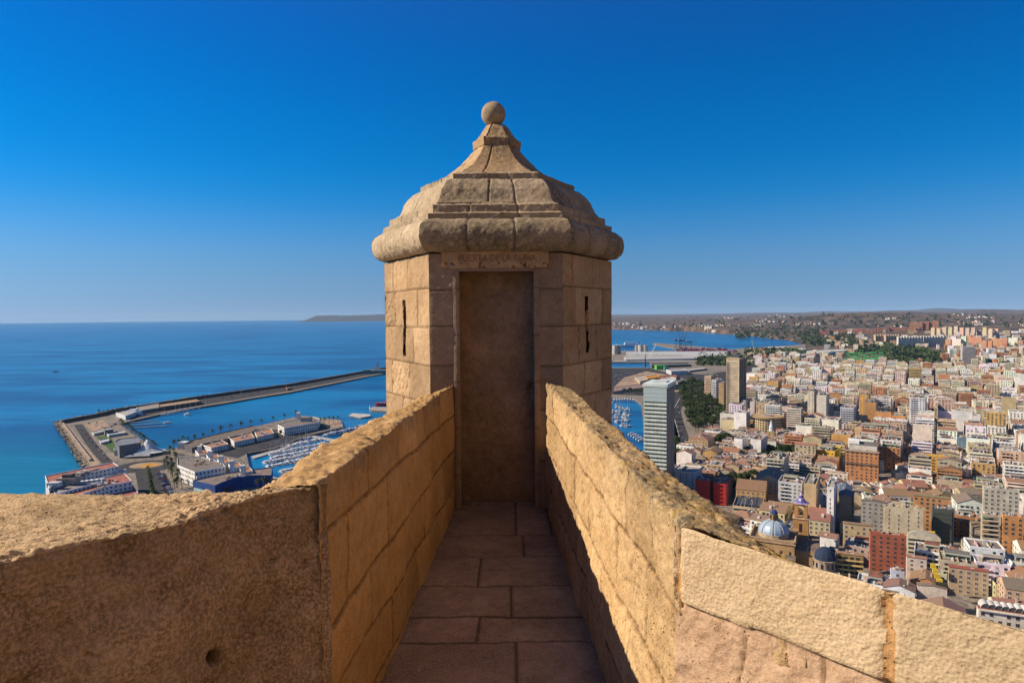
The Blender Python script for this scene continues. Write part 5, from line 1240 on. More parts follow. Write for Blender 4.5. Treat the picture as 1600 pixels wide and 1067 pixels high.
SHORT = [('domed_church','the blue-domed church'), ('brick_palace','the brick palace'), ('town_palace','the cream slit-windowed palace'), ('glass_building','the dark glass building'), ('red_house','the bright red houses'), ('red_block','the brick red corner block'), ('yellow_house','the bright yellow house'), ('blue_house','the blue painted house'), ('gabled_house','the big gabled house'), ('dormer_building','the arched dormer building'), ('hotel_tower','the slim hotel tower'), ('tower_block','the beige tower block'), ('white_house','the white blank houses'), ('terracotta_hall','the terracotta hip roof'), ('curved_building','the round ochre building'), ('bell_tower','the bell tower'), ('curved_roof_hall','the curved roof hall')]
refs = []
for n_, s_ in SHORT:
    for o in sc.objects:
        if o.name.split('.')[0] == n_ and o.parent is None: refs.append((o.location.x, o.location.y, s_)); break
NUM = {2:'two',3:'three',4:'four',5:'five',6:'six',7:'seven',8:'eight',9:'nine',10:'ten',11:'eleven',12:'twelve'}
RF = {'flat':'a tan flat roof','terra':'a terracotta terrace','grey':'a grey flat roof','white':'a pale flat roof','tile':'a clay tiled roof','brown':'a brown tiled roof','hip':'a hip roof','red':'a red roof'}
ORD = ['nearest','second nearest','third nearest','fourth nearest','fifth nearest','sixth nearest','seventh nearest','eighth nearest','ninth nearest','tenth nearest']
seen = {}
for b in ind:
    rx, ry, s_ = min(refs, key=lambda q: (q[0]-b['x'])**2+(q[1]-b['y'])**2)
    qx = (pix((rx, ry, 20))[0]); mx = pix((b['x'], b['y'], 20))[0]
    side = 'right of' if mx-qx > 25 else 'left of' if qx-mx > 25 else ('behind' if b['y'] > ry else 'in front of')
    b['fl'] = min(b['fl'], 12)
    key = (cname(b['col']), NUM[b['fl']], RF[b['roof']], side, s_); b['key'] = key; seen.setdefault(key, []).append((math.hypot(rx-b['x'], ry-b['y']), id(b)))
for k in seen: seen[k].sort()
for b in ind:
    key = b['key']; L_ = [i for _, i in seen[key]]; n_ = L_.index(id(b)); pre = '' if len(L_) == 1 else ORD[min(n_, 9)]+' '
    if len((pre+' '.join(key)).replace('-', ' ').split()) > 14: pre = pre.replace('second nearest', 'second').replace(' nearest', '')
    b['label'] = f"{pre}{key[0]} {key[1]}-storey block with {key[2]} {key[3]} {key[4]}"
    b['far'] = 0 if b['d'] < 620 else 1; b['group'] = 'ordinary blocks of the old town'
    emit(b, 'apartment_block', near=b['d'] < 470)
Wm = MB(); cnt = 0
for b in GEN:
    if id(b) in ids: continue
    px_ = pix((b['x'], b['y'], b['z1']))[0]
    if px_ < 935 : continue
    b['far'] = 1 if b['d'] < 1350 else 2
    if b['far'] == 2 and b['d'] > 1500: b['st2'] = 'blank' if b['st2'] != 'balc' else 'balc'; b['st'] = b['st'] if b['st'] != 'mix' else 'win'
    Wm.xf(b['x'], b['y'], 0, -b['rot']); building(b, Wm, Wm); cnt += 1
# outer districts: taller slabs on rising ground, warehouses, villas
rf_ = random.Random(9)
TT = np.geomspace(900, 15000, 420)
def ghit(d):
    g_ = np.where(TT < 2600, GZ, terr(d.x*TT, TT)); k = int(np.argmax(EYE+d.z*TT <= g_)) or len(TT)-1
    return float(TT[k]), float(g_[k])
def far_block(px, py, wpx, zt_h, col, st='win', depth=14, rot=33, roof='flat', zg=None):
    # find the ground point along the ray
    d = D(px, py); t = 800
    t, g_ = ghit(d); p = Vector((d.x*t, t, g_))
    Wd = wpx/F*t
    b = dict(x=p.x, y=p.y, hx=Wd/2, hy=depth/2, z0=g_, z1=g_+zt_h, rot=R(rot), col=col, st=st, st2='balc', roof=roof, fl=max(1, round(zt_h/3.1)), seed=rf_.randint(0, 1 << 30), far=2)
    Wm.xf(b['x'], b['y'], 0, -b['rot']); building(b, Wm, Wm)
for k in range(17): far_block(1404+k*4.4, 543-.1*k, 2.6, 48, rng_col((.74,.68,.58), rf_), 'blank', 24, 52)
for k in range(10): far_block(1368+k*4, 537, 2.8, 44, rng_col((.62,.44,.28), rf_), 'blank', 20, 52)
for k in range(34): far_block(1283+k*5.2, 524-.27*k+rf_.uniform(-1, 1), 5, rf_.uniform(20, 36), rng_col((.30,.11,.065), rf_, .2), 'win', 18, 34)
for k in range(9): far_block(1424+k*5, 517.5-.4*k, 4, 55, rng_col((.46,.20,.10), rf_, .15), 'win', 18, 34)
for k in range(12): far_block(1458+k*9, 527+rf_.uniform(-4, 3), 5, rf_.uniform(35, 55), rng_col((.64,.48,.32), rf_, .12), 'blank', 20, 48)
for k in range(16): far_block(1474+k*8, 541+rf_.uniform(-3, 4), 7, rf_.uniform(28, 44), rng_col(rf_.choice([(.72,.68,.60), (.55,.28,.16)]), rf_, .12), 'blank', 20, 46)
for k in range(10): far_block(1476+k*12, 563+rf_.uniform(-5, 3), 10, rf_.uniform(20, 34), rng_col(rf_.choice([(.50,.22,.10), (.48,.19,.09), WH]), rf_, .12), 'mix', 24, 26)
far_block(1512, 568, 17, 52, (.46,.42,.40), 'balc', 24, 24)
for k in range(420):
    px = rf_.uniform(1290, 1640); py = rf_.uniform(519, 573); 
    if 1300 < px < 1475 and 547 < py < 572: continue
    if py < 527 and rf_.random() < .5: continue
    far_block(px, py, rf_.uniform(3, 9), rf_.uniform(8, 24), pickcol(rf_), rf_.choice(['win', 'blank', 'balc']), rf_.uniform(12, 24), rf_.choice([28, 33, 40]), rf_.choice(['flat', 'terra', 'white', 'tile']))
for k in range(330):
    if k % 11 == 0: cpx, cpy = rf_.uniform(955, 1640), rf_.uniform(490.5, 518)
    px = cpx+rf_.gauss(0, 13); py = cpy+rf_.gauss(0, 1.1)
    if py < 489.5: continue
    if px < 1256 and py > np.interp(px, shore_x, shore_y)-1.2: continue
    if 1250 < px < 1380 and py < 505: continue
    far_block(px, py, rf_.uniform(1, 3.6), rf_.uniform(5, 10), rf_.choice([WH, CR, (.5,.3,.2), WH]), 'blank', rf_.uniform(15, 60), rf_.choice([28, 50, 70]), rf_.choice(['flat', 'white', 'tile']))
for k in range(90):
    px = rf_.uniform(1170, 1330); py = rf_.uniform(548, 575)
    far_block(px, py, rf_.uniform(5, 12), rf_.uniform(8, 18), pickcol(rf_), 'win', rf_.uniform(14, 30), 36, rf_.choice(['flat', 'terra', 'white']))
ob = Wm.obj('distant_city_blocks', MATS); tag(ob, kind='stuff')
print('GEN', len(GEN), 'visible', len(vl), 'stuff', cnt)
# ================================================================== TREES
def crown_mesh(seed, n=900, rx=5, rz=3.6, z0=5.2, leaf=.75):
    r = np.random.RandomState(seed); V = []; Fc = []
    cl = r.normal(size=(16, 3)); cl /= np.linalg.norm(cl, axis=1, keepdims=True); cl *= r.uniform(.35, 1, (16, 1))**.5; cl[:, 2] = np.abs(cl[:, 2])*.9-.15
    for k in range(n):
        c = cl[r.randint(16)]; d = r.normal(size=3); d /= np.linalg.norm(d); p = (c*.68+d*.36*r.uniform(.4, 1.05))*np.array([rx, rx, rz])+np.array([0, 0, z0+rz*.35])
        a = r.normal(size=3); a /= np.linalg.norm(a); b = np.cross(a, r.normal(size=3)); b /= np.linalg.norm(b); s = leaf*r.uniform(.5, 1.15)
        i = len(V); V += [tuple(p-a*s), tuple(p+b*s*.6), tuple(p+a*s), tuple(p-b*s*.6)]; Fc.append((i, i+1, i+2, i+3))
    me = bpy.data.meshes.new('crown'); me.from_pydata(V, [], Fc); me.materials.append(M_leaf); me.update(); return me
def trunk_mesh(h=5.5, seed=0):
    r = random.Random(seed); mb = MB(); mb.tube((0, 0, -.3), (0, 0, h*.6), .42, 7, 0, ONE, .3)
    for k in range(5): a = k*1.26+r.random(); mb.tube((0, 0, h*.55), (2.6*math.cos(a), 2.6*math.sin(a), h+1.2), .24, 5, 0, ONE, .08)
    return mb.mesh('trunk', [M_bark])
CM_ = [crown_mesh(k) for k in range(4)]; TM_ = [trunk_mesh(seed=k) for k in range(2)]
def tree(x, y, z, s, k, label, group, name='tree'):
    e = empty(name, (x, y, z), k*1.7); e.scale = (s, s, s*random.uniform(.85, 1.15))
    for nm, me in (('trunk', TM_[k % 2]), ('crown', CM_[k % 4])):
        o = bpy.data.objects.new(nm, me); COL.objects.link(o); o.parent = e
    return tag(e, label, 'tree', group)
rt = random.Random(11)
park_px = [(1066,600),(1082,592),(1098,600),(1104,614),(1118,628),(1140,643),(1140,652),(1120,664),(1100,672),(1088,676),(1079,660),(1072,640),(1064,620)]
def inpoly(x, y, P):
    c = False
    for i in range(len(P)):
        (x0, y0), (x1, y1) = P[i], P[i-1]
        if (y0 > y) != (y1 > y) and x < (x1-x0)*(y-y0)/(y1-y0)+x0: c = not c
    return c
n_t = 0
for _ in range(4000):
    if n_t >= 125: break
    px, py = rt.uniform(1060, 1145), rt.uniform(590, 680)
    if not inpoly(px, py, park_px): continue
    p = PZ(px, py+3, GZ)
    if any((p.x-t[0])**2+(p.y-t[1])**2 < 9.5**2 for t in TREES): continue
    TREES.append((p.x, p.y)); n_t += 1
    tree(p.x, p.y, GZ, rt.uniform(1.25, 1.9), rt.randint(0, 7), 'broad dark evergreen tree packed into the long park beside the avenue', 'park trees beside the avenue')
for pi, ((p0, c), nm) in enumerate(zip(PK_, ['behind the bright red houses', 'right of the white blank houses', 'behind the terracotta hip roof', 'at the mouth of the deep dark street', 'in the street near the right edge', 'in the gap left of the orange blocks'])):
    k = 0
    for _ in range(400):
        if k > c*c/45: break
        a = rt.random()*6.28; q = c*math.sqrt(rt.random())*.9; x, y = p0.x+q*math.cos(a), p0.y+q*math.sin(a)
        if any((x-t[0])**2+(y-t[1])**2 < 36 for t in TREES[125:]): continue
        if overlap(x, y, 2, 2, 0, .5): continue
        TREES.append((x, y)); k += 1; tree(x, y, GZ, rt.uniform(.9, 1.5), rt.randint(0, 7), 'dark green tree in the clump '+nm, 'tree clump '+nm)
for (a, b_, n_) in (((975,613),(1003,616),7), ((1050,640),(1046,700),9), ((1056,690),(1060,715),5)):
    for k in range(n_):
        f_ = k/(n_-1); p = PZ(a[0]+(b_[0]-a[0])*f_, a[1]+(b_[1]-a[1])*f_, GZ)
        tree(p.x, p.y, GZ, rt.uniform(.8, 1.2), k, 'small tree in the row along the waterfront near the slim hotel tower', 'waterfront street trees')
# far woodland belts
mb = MB(); Vw = []; rw_ = np.random.RandomState(4)
def belt(px0, px1, py0, py1, n, s0, s1):
    for _ in range(n):
        px, py = rw_.uniform(px0, px1), rw_.uniform(py0, py1); d = D(px, py)
        t, g_ = ghit(d)
        x, y = d.x*t, t; s = rw_.uniform(s0, s1)
        for q in range(9):
            a = rw_.normal(size=3); a /= np.linalg.norm(a); b2 = np.cross(a, rw_.normal(size=3)); b2 /= np.linalg.norm(b2)
            c = np.array([x, y, g_+s*.6])+rw_.normal(size=3)*s*.35
            mb.poly([tuple(c-a*s*.6), tuple(c+b2*s*.5), tuple(c+a*s*.6), tuple(c-b2*s*.5)], 0, ONE)
belt(1385,1452,549,572,420,8,14); belt(1165,1260,548,556,260,7,12); belt(1090,1175,556,572,240,6,10); belt(1340,1440,535,552,240,8,13); belt(1150,1290,512,530,200,8,13); belt(1255,1335,519,541,220,9,14); belt(1440,1480,553,566,110,7,12)
belt(1000,1600,492,512,170,10,18); belt(1570,1640,528,545,90,8,14); belt(1480,1600,560,580,80,6,10)
tag(mb.obj('distant_woodland', [M_leaf]), kind='stuff')
# palms
mb = MB(); mb.tube((0, 0, -.2), (.15, 0, 4), .28, 6, 0, ONE, .22); mb.tube((.15, 0, 4), (.1, .1, 8.4), .22, 6, 0, ONE, .2); PT = mb.mesh('trunk', [M_bark])
mb = MB(); rp_ = random.Random(2)
for k in range(30):
    a = k*2.4; el = rp_.uniform(-.5, 1.1); p0 = Vector((.1, .1, 8.4)); prev = None; w0 = .32
    for q in range(5):
        f_ = q/4; L_ = 3.0*f_; d = Vector((math.cos(a)*math.cos(el), math.sin(a)*math.cos(el), math.sin(el))); pt = p0+d*L_+Vector((0, 0, -1.7*f_*f_)); ww = w0*(1-.75*f_)+.05; sd_ = Vector((-math.sin(a), math.cos(a), 0))*ww
        if prev: mb.poly([tuple(prev[0]), tuple(pt-sd_), tuple(pt+sd_), tuple(prev[1])], 0, ONE)
        prev = (pt-sd_, pt+sd_)
PC = mb.mesh('crown', [M_palm])
def palm(px, py, s, label, group, z=GZ):
    p = PZ(px, py, z); e = empty('palm_tree', tuple(p), rt.random()*6); e.scale = (s, s, s)
    for nm, me in (('trunk', PT), ('crown', PC)): o = bpy.data.objects.new(nm, me); COL.objects.link(o); o.parent = e
    tag(e, label, 'palm tree', group)
def palms(pts, n, s, label, group, j=0):
    for k in range(n):
        f_ = k/(n-1)*(len(pts)-1); i = min(int(f_), len(pts)-2); f_ -= i
        palm(pts[i][0]+(pts[i+1][0]-pts[i][0])*f_+rt.uniform(-j, j), pts[i][1]+(pts[i+1][1]-pts[i][1])*f_+rt.uniform(-j, j), s*rt.uniform(.85, 1.15), label, group)
palms([(155,650),(190,645)], 6, 1.1, 'palm in the short row by the fish quay roof', 'palms by the fish quay')
palms([(187,664),(213,683),(244,706)], 26, 1.1, 'palm in the dense row along the promenade behind the white tent', 'promenade palms')
palms([(272,702),(297,695),(345,681),(400,668),(462,653)], 15, 1.35, 'palm in the row along the seaward side of the long low pier building', 'pier palms')
palms([(500,664),(528,660)], 5, 1.2, 'palm on the paved tip of the marina pier', 'pier tip palms')
palms([(232,742),(240,790)], 9, 1.15, 'palm on the narrow strip between the two roads', 'median palms', 1)
palms([(262,730),(280,765)], 16, 1.15, 'palm beside the car park left of the white terraced building', 'car park palms', 5)
palms([(262,712),(282,728)], 12, 1.0, 'palm in the garden between the white tent and the roundabout', 'garden palms', 5)
palms([(405,765),(425,760)], 4, 1.1, 'palm in front of the blue building', 'palms by the blue building', 2)
# ================================================================== LEFT WATERFRONT BUILDINGS
def prism(name, pts, z1, col, label, cat, z0=GZ, roofc=(.3,.25,.2), windows=None, parent=None, parap=.0, glass=GL, rows=None):
    P = [PZ(a, b_, z1) for a, b_ in pts]; 
    ar = sum(P[i].x*P[(i+1) % len(P)].y-P[(i+1) % len(P)].x*P[i].y for i in range(len(P)))
    if ar < 0: P.reverse()
    c = sum(P, Vector())/len(P); root = parent or empty(name, (c.x, c.y, z0)); B = Vector((root.location.x, root.location.y, root.location.z)); n = len(P)
    mb = MB(); rd = MB(); wn = []
    for i in range(n):
        a, d = P[i]-B, P[(i+1) % n]-B; L = (d-a).length; t = ((d.x-a.x)/L, (d.y-a.y)/L); nn_ = (t[1], -t[0])
        mb.poly([(a.x, a.y, z0-1-B.z), (d.x, d.y, z0-1-B.z), (d.x, d.y, z1-B.z), (a.x, a.y, z1-B.z)], PAINT, col)
        rd.fbox((a.x, a.y), t, nn_, 0, L, z1-.3-B.z, z1+.55-B.z, -.35, .05, PAINT, tuple(min(.8, x*1.1) for x in col))
        if windows and L > 4:
            fh = (z1-z0)/windows
            for k in range(windows):
                for j in range(int(L/3.6)):
                    u = (j+.5)*L/int(L/3.6); zz = z0-B.z+k*fh+fh*.3
                    mb.fq((a.x, a.y), t, nn_, u-.75, u+.75, zz, zz+fh*.45, .05, GLASS, glass)
    mb.obj('wall', MATS, root); rd.poly([(p.x-B.x, p.y-B.y, z1-.25-B.z) for p in P], ROOF, roofc)
    r2 = rd.obj('roof', MATS, root)
    if label: tag(root, label, cat)
    return root, r2, P, B
def clutter(root, B, P, z1, n, seed, cols=((.6,.58,.54),(.3,.22,.17),(.45,.38,.3)), s0=1, s1=3, h=2.2, name='rooftop_units'):
    r = random.Random(seed); mb = MB()
    for _ in range(n):
        w3 = [r.random()**.7 for _ in P]; s = sum(w3); x = sum(p.x*k for p, k in zip(P, w3))/s-B.x; y = sum(p.y*k for p, k in zip(P, w3))/s-B.y; s = r.uniform(s0, s1)
        mb.box(x-s/2, y-s/2, z1-.3-B.z, x+s/2*r.uniform(.6, 1.5), y+s/2, z1+r.uniform(.5, h)-B.z, PAINT, r.choice(cols))
    o = mb.obj(name, MATS, root); o['kind'] = 'stuff'; return o
WB = (.76,.76,.74); TR = (.42,.15,.10)
# seaside hotel
o, r2, P, B = prism('seaside_hotel', [(70.5,744),(176,722.5),(185,728.5),(128,741),(79,760),(77,764)], 29, WB, 'large white waterside hotel with terracotta roof terraces at the left edge of the quay', 'hotel', windows=8, roofc=TR)
clutter(o, B, P, 29, 60, 3, h=2.6)
q = PZ(108,742,34); mb = MB(); mb.box(q.x-B.x-8, q.y-B.y-4, 25, q.x-B.x+7, q.y-B.y+4, 29, PAINT, (.42,.34,.26)); mb.box(q.x-B.x-4, q.y-B.y-3, 29, q.x-B.x+3, q.y-B.y+3, 32, PAINT, (.14,.11,.10)); q = PZ(86,752,32); mb.box(q.x-B.x-5, q.y-B.y-3, 25, q.x-B.x+4, q.y-B.y+3, 28.5, PAINT, (.55,.56,.56)); mb.obj('plant_room', MATS, o)
prism('', [(79,757),(155,748.5),(160,753),(86,772)], 26, WB, None, None, roofc=(.34,.30,.28), windows=7, parent=o)
_, _, P, B = prism('', [(118,757),(194,739.5),(206,752),(170,759),(92,783)], 24, WB, None, None, roofc=TR, windows=6, parent=o); clutter(o, B, P, 24, 46, 5, h=1.8)
mb = MB()
for k in range(11):
    q = PZ(80+k*7.6, 758.5-.95*k, 26.5); mb.box(q.x-B.x, q.y-B.y-3, 20, q.x-B.x+3.6, q.y-B.y+1.5, 24.5, PAINT, (.62,.62,.63))
    q = PZ(126+k*6.6, 745.5-1.1*k, 24.5); mb.box(q.x-B.x, q.y-B.y-3, 18, q.x-B.x+3, q.y-B.y+1, 22.3, PAINT, (.62,.62,.63))
mb.obj('terrace_canopies', MATS, o)
_, _, P, B = prism('', [(140,771),(206,757),(216,770),(150,800)], 17, WB, None, None, roofc=TR, windows=4, parent=o)
# museum, pavilions
o, r2, P, B = prism('museum_building', [(180,690),(186,686),(214,683),(220,687),(219,692),(186,697)], 17, (.14,.145,.16), 'dark slatted museum building with a grey roof on the quay lawn', 'museum', roofc=(.22,.24,.27)); mb = MB()
q0, q1 = PZ(186,697,17)-B, PZ(219,692,17)-B; L = (q1-q0).length; t = ((q1.x-q0.x)/L, (q1.y-q0.y)/L)
for k in range(int(L/1.3)): mb.fbox((q0.x, q0.y), t, (t[1], -t[0]), k*1.3, k*1.3+.5, 0, 13.5, 0, .5, METAL, (.24,.25,.27))
mb.obj('facade_louvres', MATS, o); prism('', [(178,700),(184,699),(184,703),(178,704)], 9, WB, None, None, parent=o)
prism('pavilion', [(143,675),(160,671),(163,674),(147,678)], 6, (.45,.45,.43), 'long low white pavilion left of the grey box hut on the quay', 'pavilion', roofc=(.5,.5,.48)); prism('pavilion', [(161,669),(175,667),(177,671),(164,673)], 10, (.16,.17,.17), 'dark grey box hut in the parking area of the quay', 'pavilion', roofc=(.30,.31,.31)); prism('pavilion', [(165,676),(193,673),(196,676),(170,680)], 6, (.5,.5,.48), 'long white roofed pavilion just behind the museum', 'pavilion', roofc=(.6,.6,.58)); prism('pavilion', [(155,688),(169,685),(171,689),(158,692)], 5, (.5,.5,.5), 'small white flat pavilion on the green lawn', 'pavilion', roofc=(.58,.58,.57))
# white tent
q = PZ(232,709,GZ); o = empty('event_tent', tuple(q)); mb = MB(); n_ = 18
PR = [(16, 3.2, 0), (12, 4.6, .3), (8, 7.2, .25), (4, 12, .1), (1.2, 17.5, 0)]; prev = None
for k in range(len(PR)):
    r_, z_, sc_ = PR[k]; ring = [(r_*1.25*math.cos(2*math.pi*j/n_), r_*(1+.12*sc_*(j % 2))*math.sin(2*math.pi*j/n_), z_-(.9*sc_ if j % 2 else 0)) for j in range(n_)]
    if prev:
        for j in range(n_): mb.poly([prev[j], prev[(j+1) % n_], ring[(j+1) % n_], ring[j]], PAINT, (.60,.60,.57))
    prev = ring
mb.obj('canopy', MATS, o); mb = MB()
for (x, y) in ((0, 0), (14, 6), (-14, -6), (12, -9)): mb.tube((x, y, 0), (x*.9, y*.9, 17 if x == 0 else 4.5), .25, 5, METAL, (.4,.4,.4))
mb.obj('mast', MATS, o); mb = MB(); mb.cyl(0, 0, -.5, 3, 12, 12, 14, PAINT, (.10,.10,.18)); mb.obj('drum_wall', MATS, o); tag(o, 'white peaked tent with a tall centre pole beside the roundabout', 'tent')
q = PZ(212,716,GZ); o = empty('event_tent', tuple(q)); mb = MB(); mb.poly([(-14, -2, 2), (12, 10, 9), (14, 4, 2)], PAINT, (.55,.55,.52)); mb.poly([(-14, -2, 2.1), (-6, 8, 2), (12, 10, 9.1)], PAINT, (.6,.6,.57)); mb.obj('canopy', MATS, o); mb = MB(); mb.tube((12, 10, 0), (12, 10, 9.2), .2, 5, METAL, (.4,.4,.4)); mb.obj('mast', MATS, o); tag(o, 'low pointed white awning tent between the museum and the peaked tent', 'tent')
# white terraced leisure building
o, r2, P, B = prism('leisure_building', [(277,716),(311,713),(346,723),(352,729),(304,738),(277,727)], 17, WH, 'white terraced leisure building with small towers and orange tiled roofs by the marina', 'building', windows=3, roofc=(.24,.20,.17)); clutter(o, B, P, 17, 34, 7, ((.5,.28,.14), (.6,.5,.4), (.1,.09,.07)), .8, 2, 1.2)
prism('', [(290,733),(332,728),(343,736),(307,745)], 13, WH, None, None, roofc=(.16,.15,.14), windows=2, parent=o)
for k in range(5):
    x, y = 310+k*17, 706+k*6.8; pts = [(x-5,y-2),(x+12,y-3),(x+17,y+3),(x+1,y+5)]
    prism('', pts, 19-k*.8, WH, None, None, roofc=(.46,.21,.11), windows=3, parent=o)
    mb = MB(); q = PZ(x+2, y+1, 19)-B; mb.box(q.x-1.8, q.y-1.8, 0, q.x+1.8, q.y+1.8, 23-k*.6, PAINT, WH); mb.obj('small_tower', MATS, o)
# blue building
o, r2, P, B = prism('blue_building', [(301,751),(314,748),(352,740),(395,734),(426,730),(424,743),(391,743.5),(376,745),(361,749),(348,753.5),(336,759)], 14, (.012,.055,.22), 'deep blue waterfront building with a curved front and a cluttered flat roof', 'building', roofc=(.26,.20,.16)); clutter(o, B, P, 14, 70, 9, ((.4,.3,.24), (.55,.5,.45), (.15,.12,.1)), .8, 2.4, 1.4)
mb = MB(); q0, q1 = PZ(301,751,14)-B, PZ(336,759,14)-B; L = (q1-q0).length; t = ((q1.x-q0.x)/L, (q1.y-q0.y)/L)
mb.fbox((q0.x, q0.y), t, (t[1], -t[0]), 2, L-1, -1, 5, 0, .4, PAINT, (.33,.45,.42)); mb.obj('pale_base', MATS, o)
mb = MB(); q0, q1 = PZ(348,753.5,14)-B, PZ(361,749,14)-B; L = (q1-q0).length; t = ((q1.x-q0.x)/L, (q1.y-q0.y)/L); mb.fbox((q0.x, q0.y), t, (t[1], -t[0]), 1, L-1, 1, 5, 0, .3, GLASS, (.02,.02,.03)); mb.obj('entrance', MATS, o)
# long pier building
o, r2, P, B = prism('pier_hall', [(286,691),(396,665),(401,670),(392,676),(300,700),(290,697)], 9, (.12,.11,.11), 'long dark hall with a brown pitched roof along the pier', 'hall', roofc=(.20,.155,.115)); mb = MB(); q = PZ(286,694,8)-B; mb.box(q.x-5, q.y-4, -3, q.x+5, q.y+6, 8, PAINT, WH); mb.obj('white_end_wall', MATS, o)
for k, (a, b_, c, d, e_, f_, g_, h_) in enumerate([(313,694,345,687,357,694,330,700), (357,683,392,676,398,684,366,691), (398,675,422,669,428,677,402,683), (320,690,330,687,336,691,324,694)][:3]):
    o, r2, P, B = prism('pier_restaurant', [(a,b_),(c,d),(e_,f_),(g_,h_)], 9, WH, ['left, nearest of the three white arcaded restaurants with orange roofs on the pier', 'middle one of the three white arcaded restaurants with orange roofs on the pier', 'right, farthest of the three white arcaded restaurants with orange roofs on the pier'][k], 'restaurant', roofc=(.46,.23,.13), windows=2)
    clutter(o, B, P, 9, 5, k, ((.62,.6,.56),), 1.5, 2.5, 2.6, 'roof_lantern')
o, r2, P, B = prism('clubhouse', [(434,664),(446,659),(488,651),(500,655),(497,660),(444,669)], 13, WH, 'white clubhouse with a round window in its end wall on the marina pier', 'clubhouse', roofc=(.24,.2,.17), windows=2); q = PZ(440,668,13)-B
mb = MB(); mb.cyl(0, 0, 0, .3, 2.6, 2.6, 16, GLASS, GL); ow = mb.obj('round_window', MATS, o); ow.rotation_euler = (math.pi/2, 0, R(-20)); ow.location = (q.x-1.0, q.y-.6, 4.6)
q = PZ(467,655,13)-B; mb = MB(); mb.box(q.x-3, q.y-3, 0, q.x+2, q.y+3, 20, PAINT, WH); mb.obj('lift_tower', MATS, o); q = PZ(478,655,16)-B; mb = MB(); mb.box(q.x-7, q.y-3, 10, q.x+8, q.y+4, 15, PAINT, (.32,.33,.3), top=(.06,.07,.04)); mb.obj('roof_deck', MATS, o)
sheet('pier_tip_paving', pxl([(500,662),(516,655),(532,657),(536,665),(512,668)], Z2), Z2, M_sand)
# fish quay
o, r2, P, B = prism('fish_market', [(181,645),(213,638),(218,642),(196,650)], 9, WB, 'white domed market hall at the left end of the fish quay', 'market hall', roofc=(.5,.46,.4), windows=2); prism('', [(213,636),(248,630),(249,637),(218,642)], 8, (.2,.18,.17), None, None, roofc=(.34,.30,.25), parent=o)
prism('fish_quay_shed', [(247,632),(306,623.5),(314,627),(252,636)], 9, (.08,.07,.07), 'long shed with a tan roof on the breakwater', 'shed', roofc=(.42,.29,.17)); prism('quay_hut', [(447,605),(452,604.5),(454,606.5),(449,607)], 7, (.25,.11,.06), 'small reddish hut halfway along the breakwater', 'hut', roofc=(.2,.13,.1))
for k in range(3):
    a = (200-2+k*5, 661+k*3.6); mb = MB(); p0, p1 = PZ(a[0], a[1], .8), PZ([249,255,264][k], [656.5,660.5,665][k], .8); d = (p1-p0); L = d.length; d.normalize()
    mb.fbox((p0.x, p0.y), (d.x, d.y), (-d.y, d.x), 0, L, -.5, .9, -1.3, 1.3, PAINT, (.34,.33,.32)); tag(mb.obj('pontoon', MATS), ['farthest', 'middle', 'nearest'][k]+' of the three parallel floating pontoons off the promenade', 'pontoon')
def slab(name, pts, z, col, label, cat, th_=1.6):
    P = [PZ(a, b_, z) for a, b_ in pts]; ar = sum(P[i].x*P[(i+1) % len(P)].y-P[(i+1) % len(P)].x*P[i].y for i in range(len(P)))
    if ar < 0: P.reverse()
    mb = MB(); n = len(P)
    for i in range(n): a, d = P[i], P[(i+1) % n]; mb.poly([(a.x, a.y, z-th_), (d.x, d.y, z-th_), (d.x, d.y, z), (a.x, a.y, z)], PAINT, tuple(x*.5 for x in col))
    mb.poly([tuple(p) for p in P], PAINT, col); return tag(mb.obj(name, MATS), label, cat)
slab('floating_platform', [(545,648.5),(551,645.5),(577,647),(580,649.5),(563,652.5)], 2, (.50,.46,.40), 'pale square floating platform in the harbour mouth', 'platform')
slab('jetty', [(577,638),(583,635.5),(640,637),(640,644),(580,641)], 3, (.36,.31,.25), 'small stone jetty beside the turret wall with a white beacon', 'jetty', 4)
slab('pontoon', [(392,713),(437,700),(470,688.5),(476,690),(440,702.5),(397,716)], 1.2, (.42,.40,.37), 'long pale walkway along the inner side of the marina pier', 'pontoon'); slab('pontoon', [(484,682),(489,680),(545,690),(545,694)], 1.2, (.40,.39,.36), 'grey footbridge pontoon crossing the marina', 'pontoon'); slab('pontoon', [(424,744),(440,748),(436,752),(424,748)], 2, (.5,.45,.38), 'short pale slipway right of the blue building', 'pontoon')
mb = MB(); q = PZ(578,640,3); mb.cyl(q.x, q.y, 2.9, 9, 1.1, .8, 8, PAINT, WH); mb.cyl(q.x, q.y, 9, 10.5, 1.1, .3, 8, PAINT, (.4,.42,.42)); tag(mb.obj('harbour_beacon', MATS), 'small white beacon on the end of the stone jetty', 'beacon')
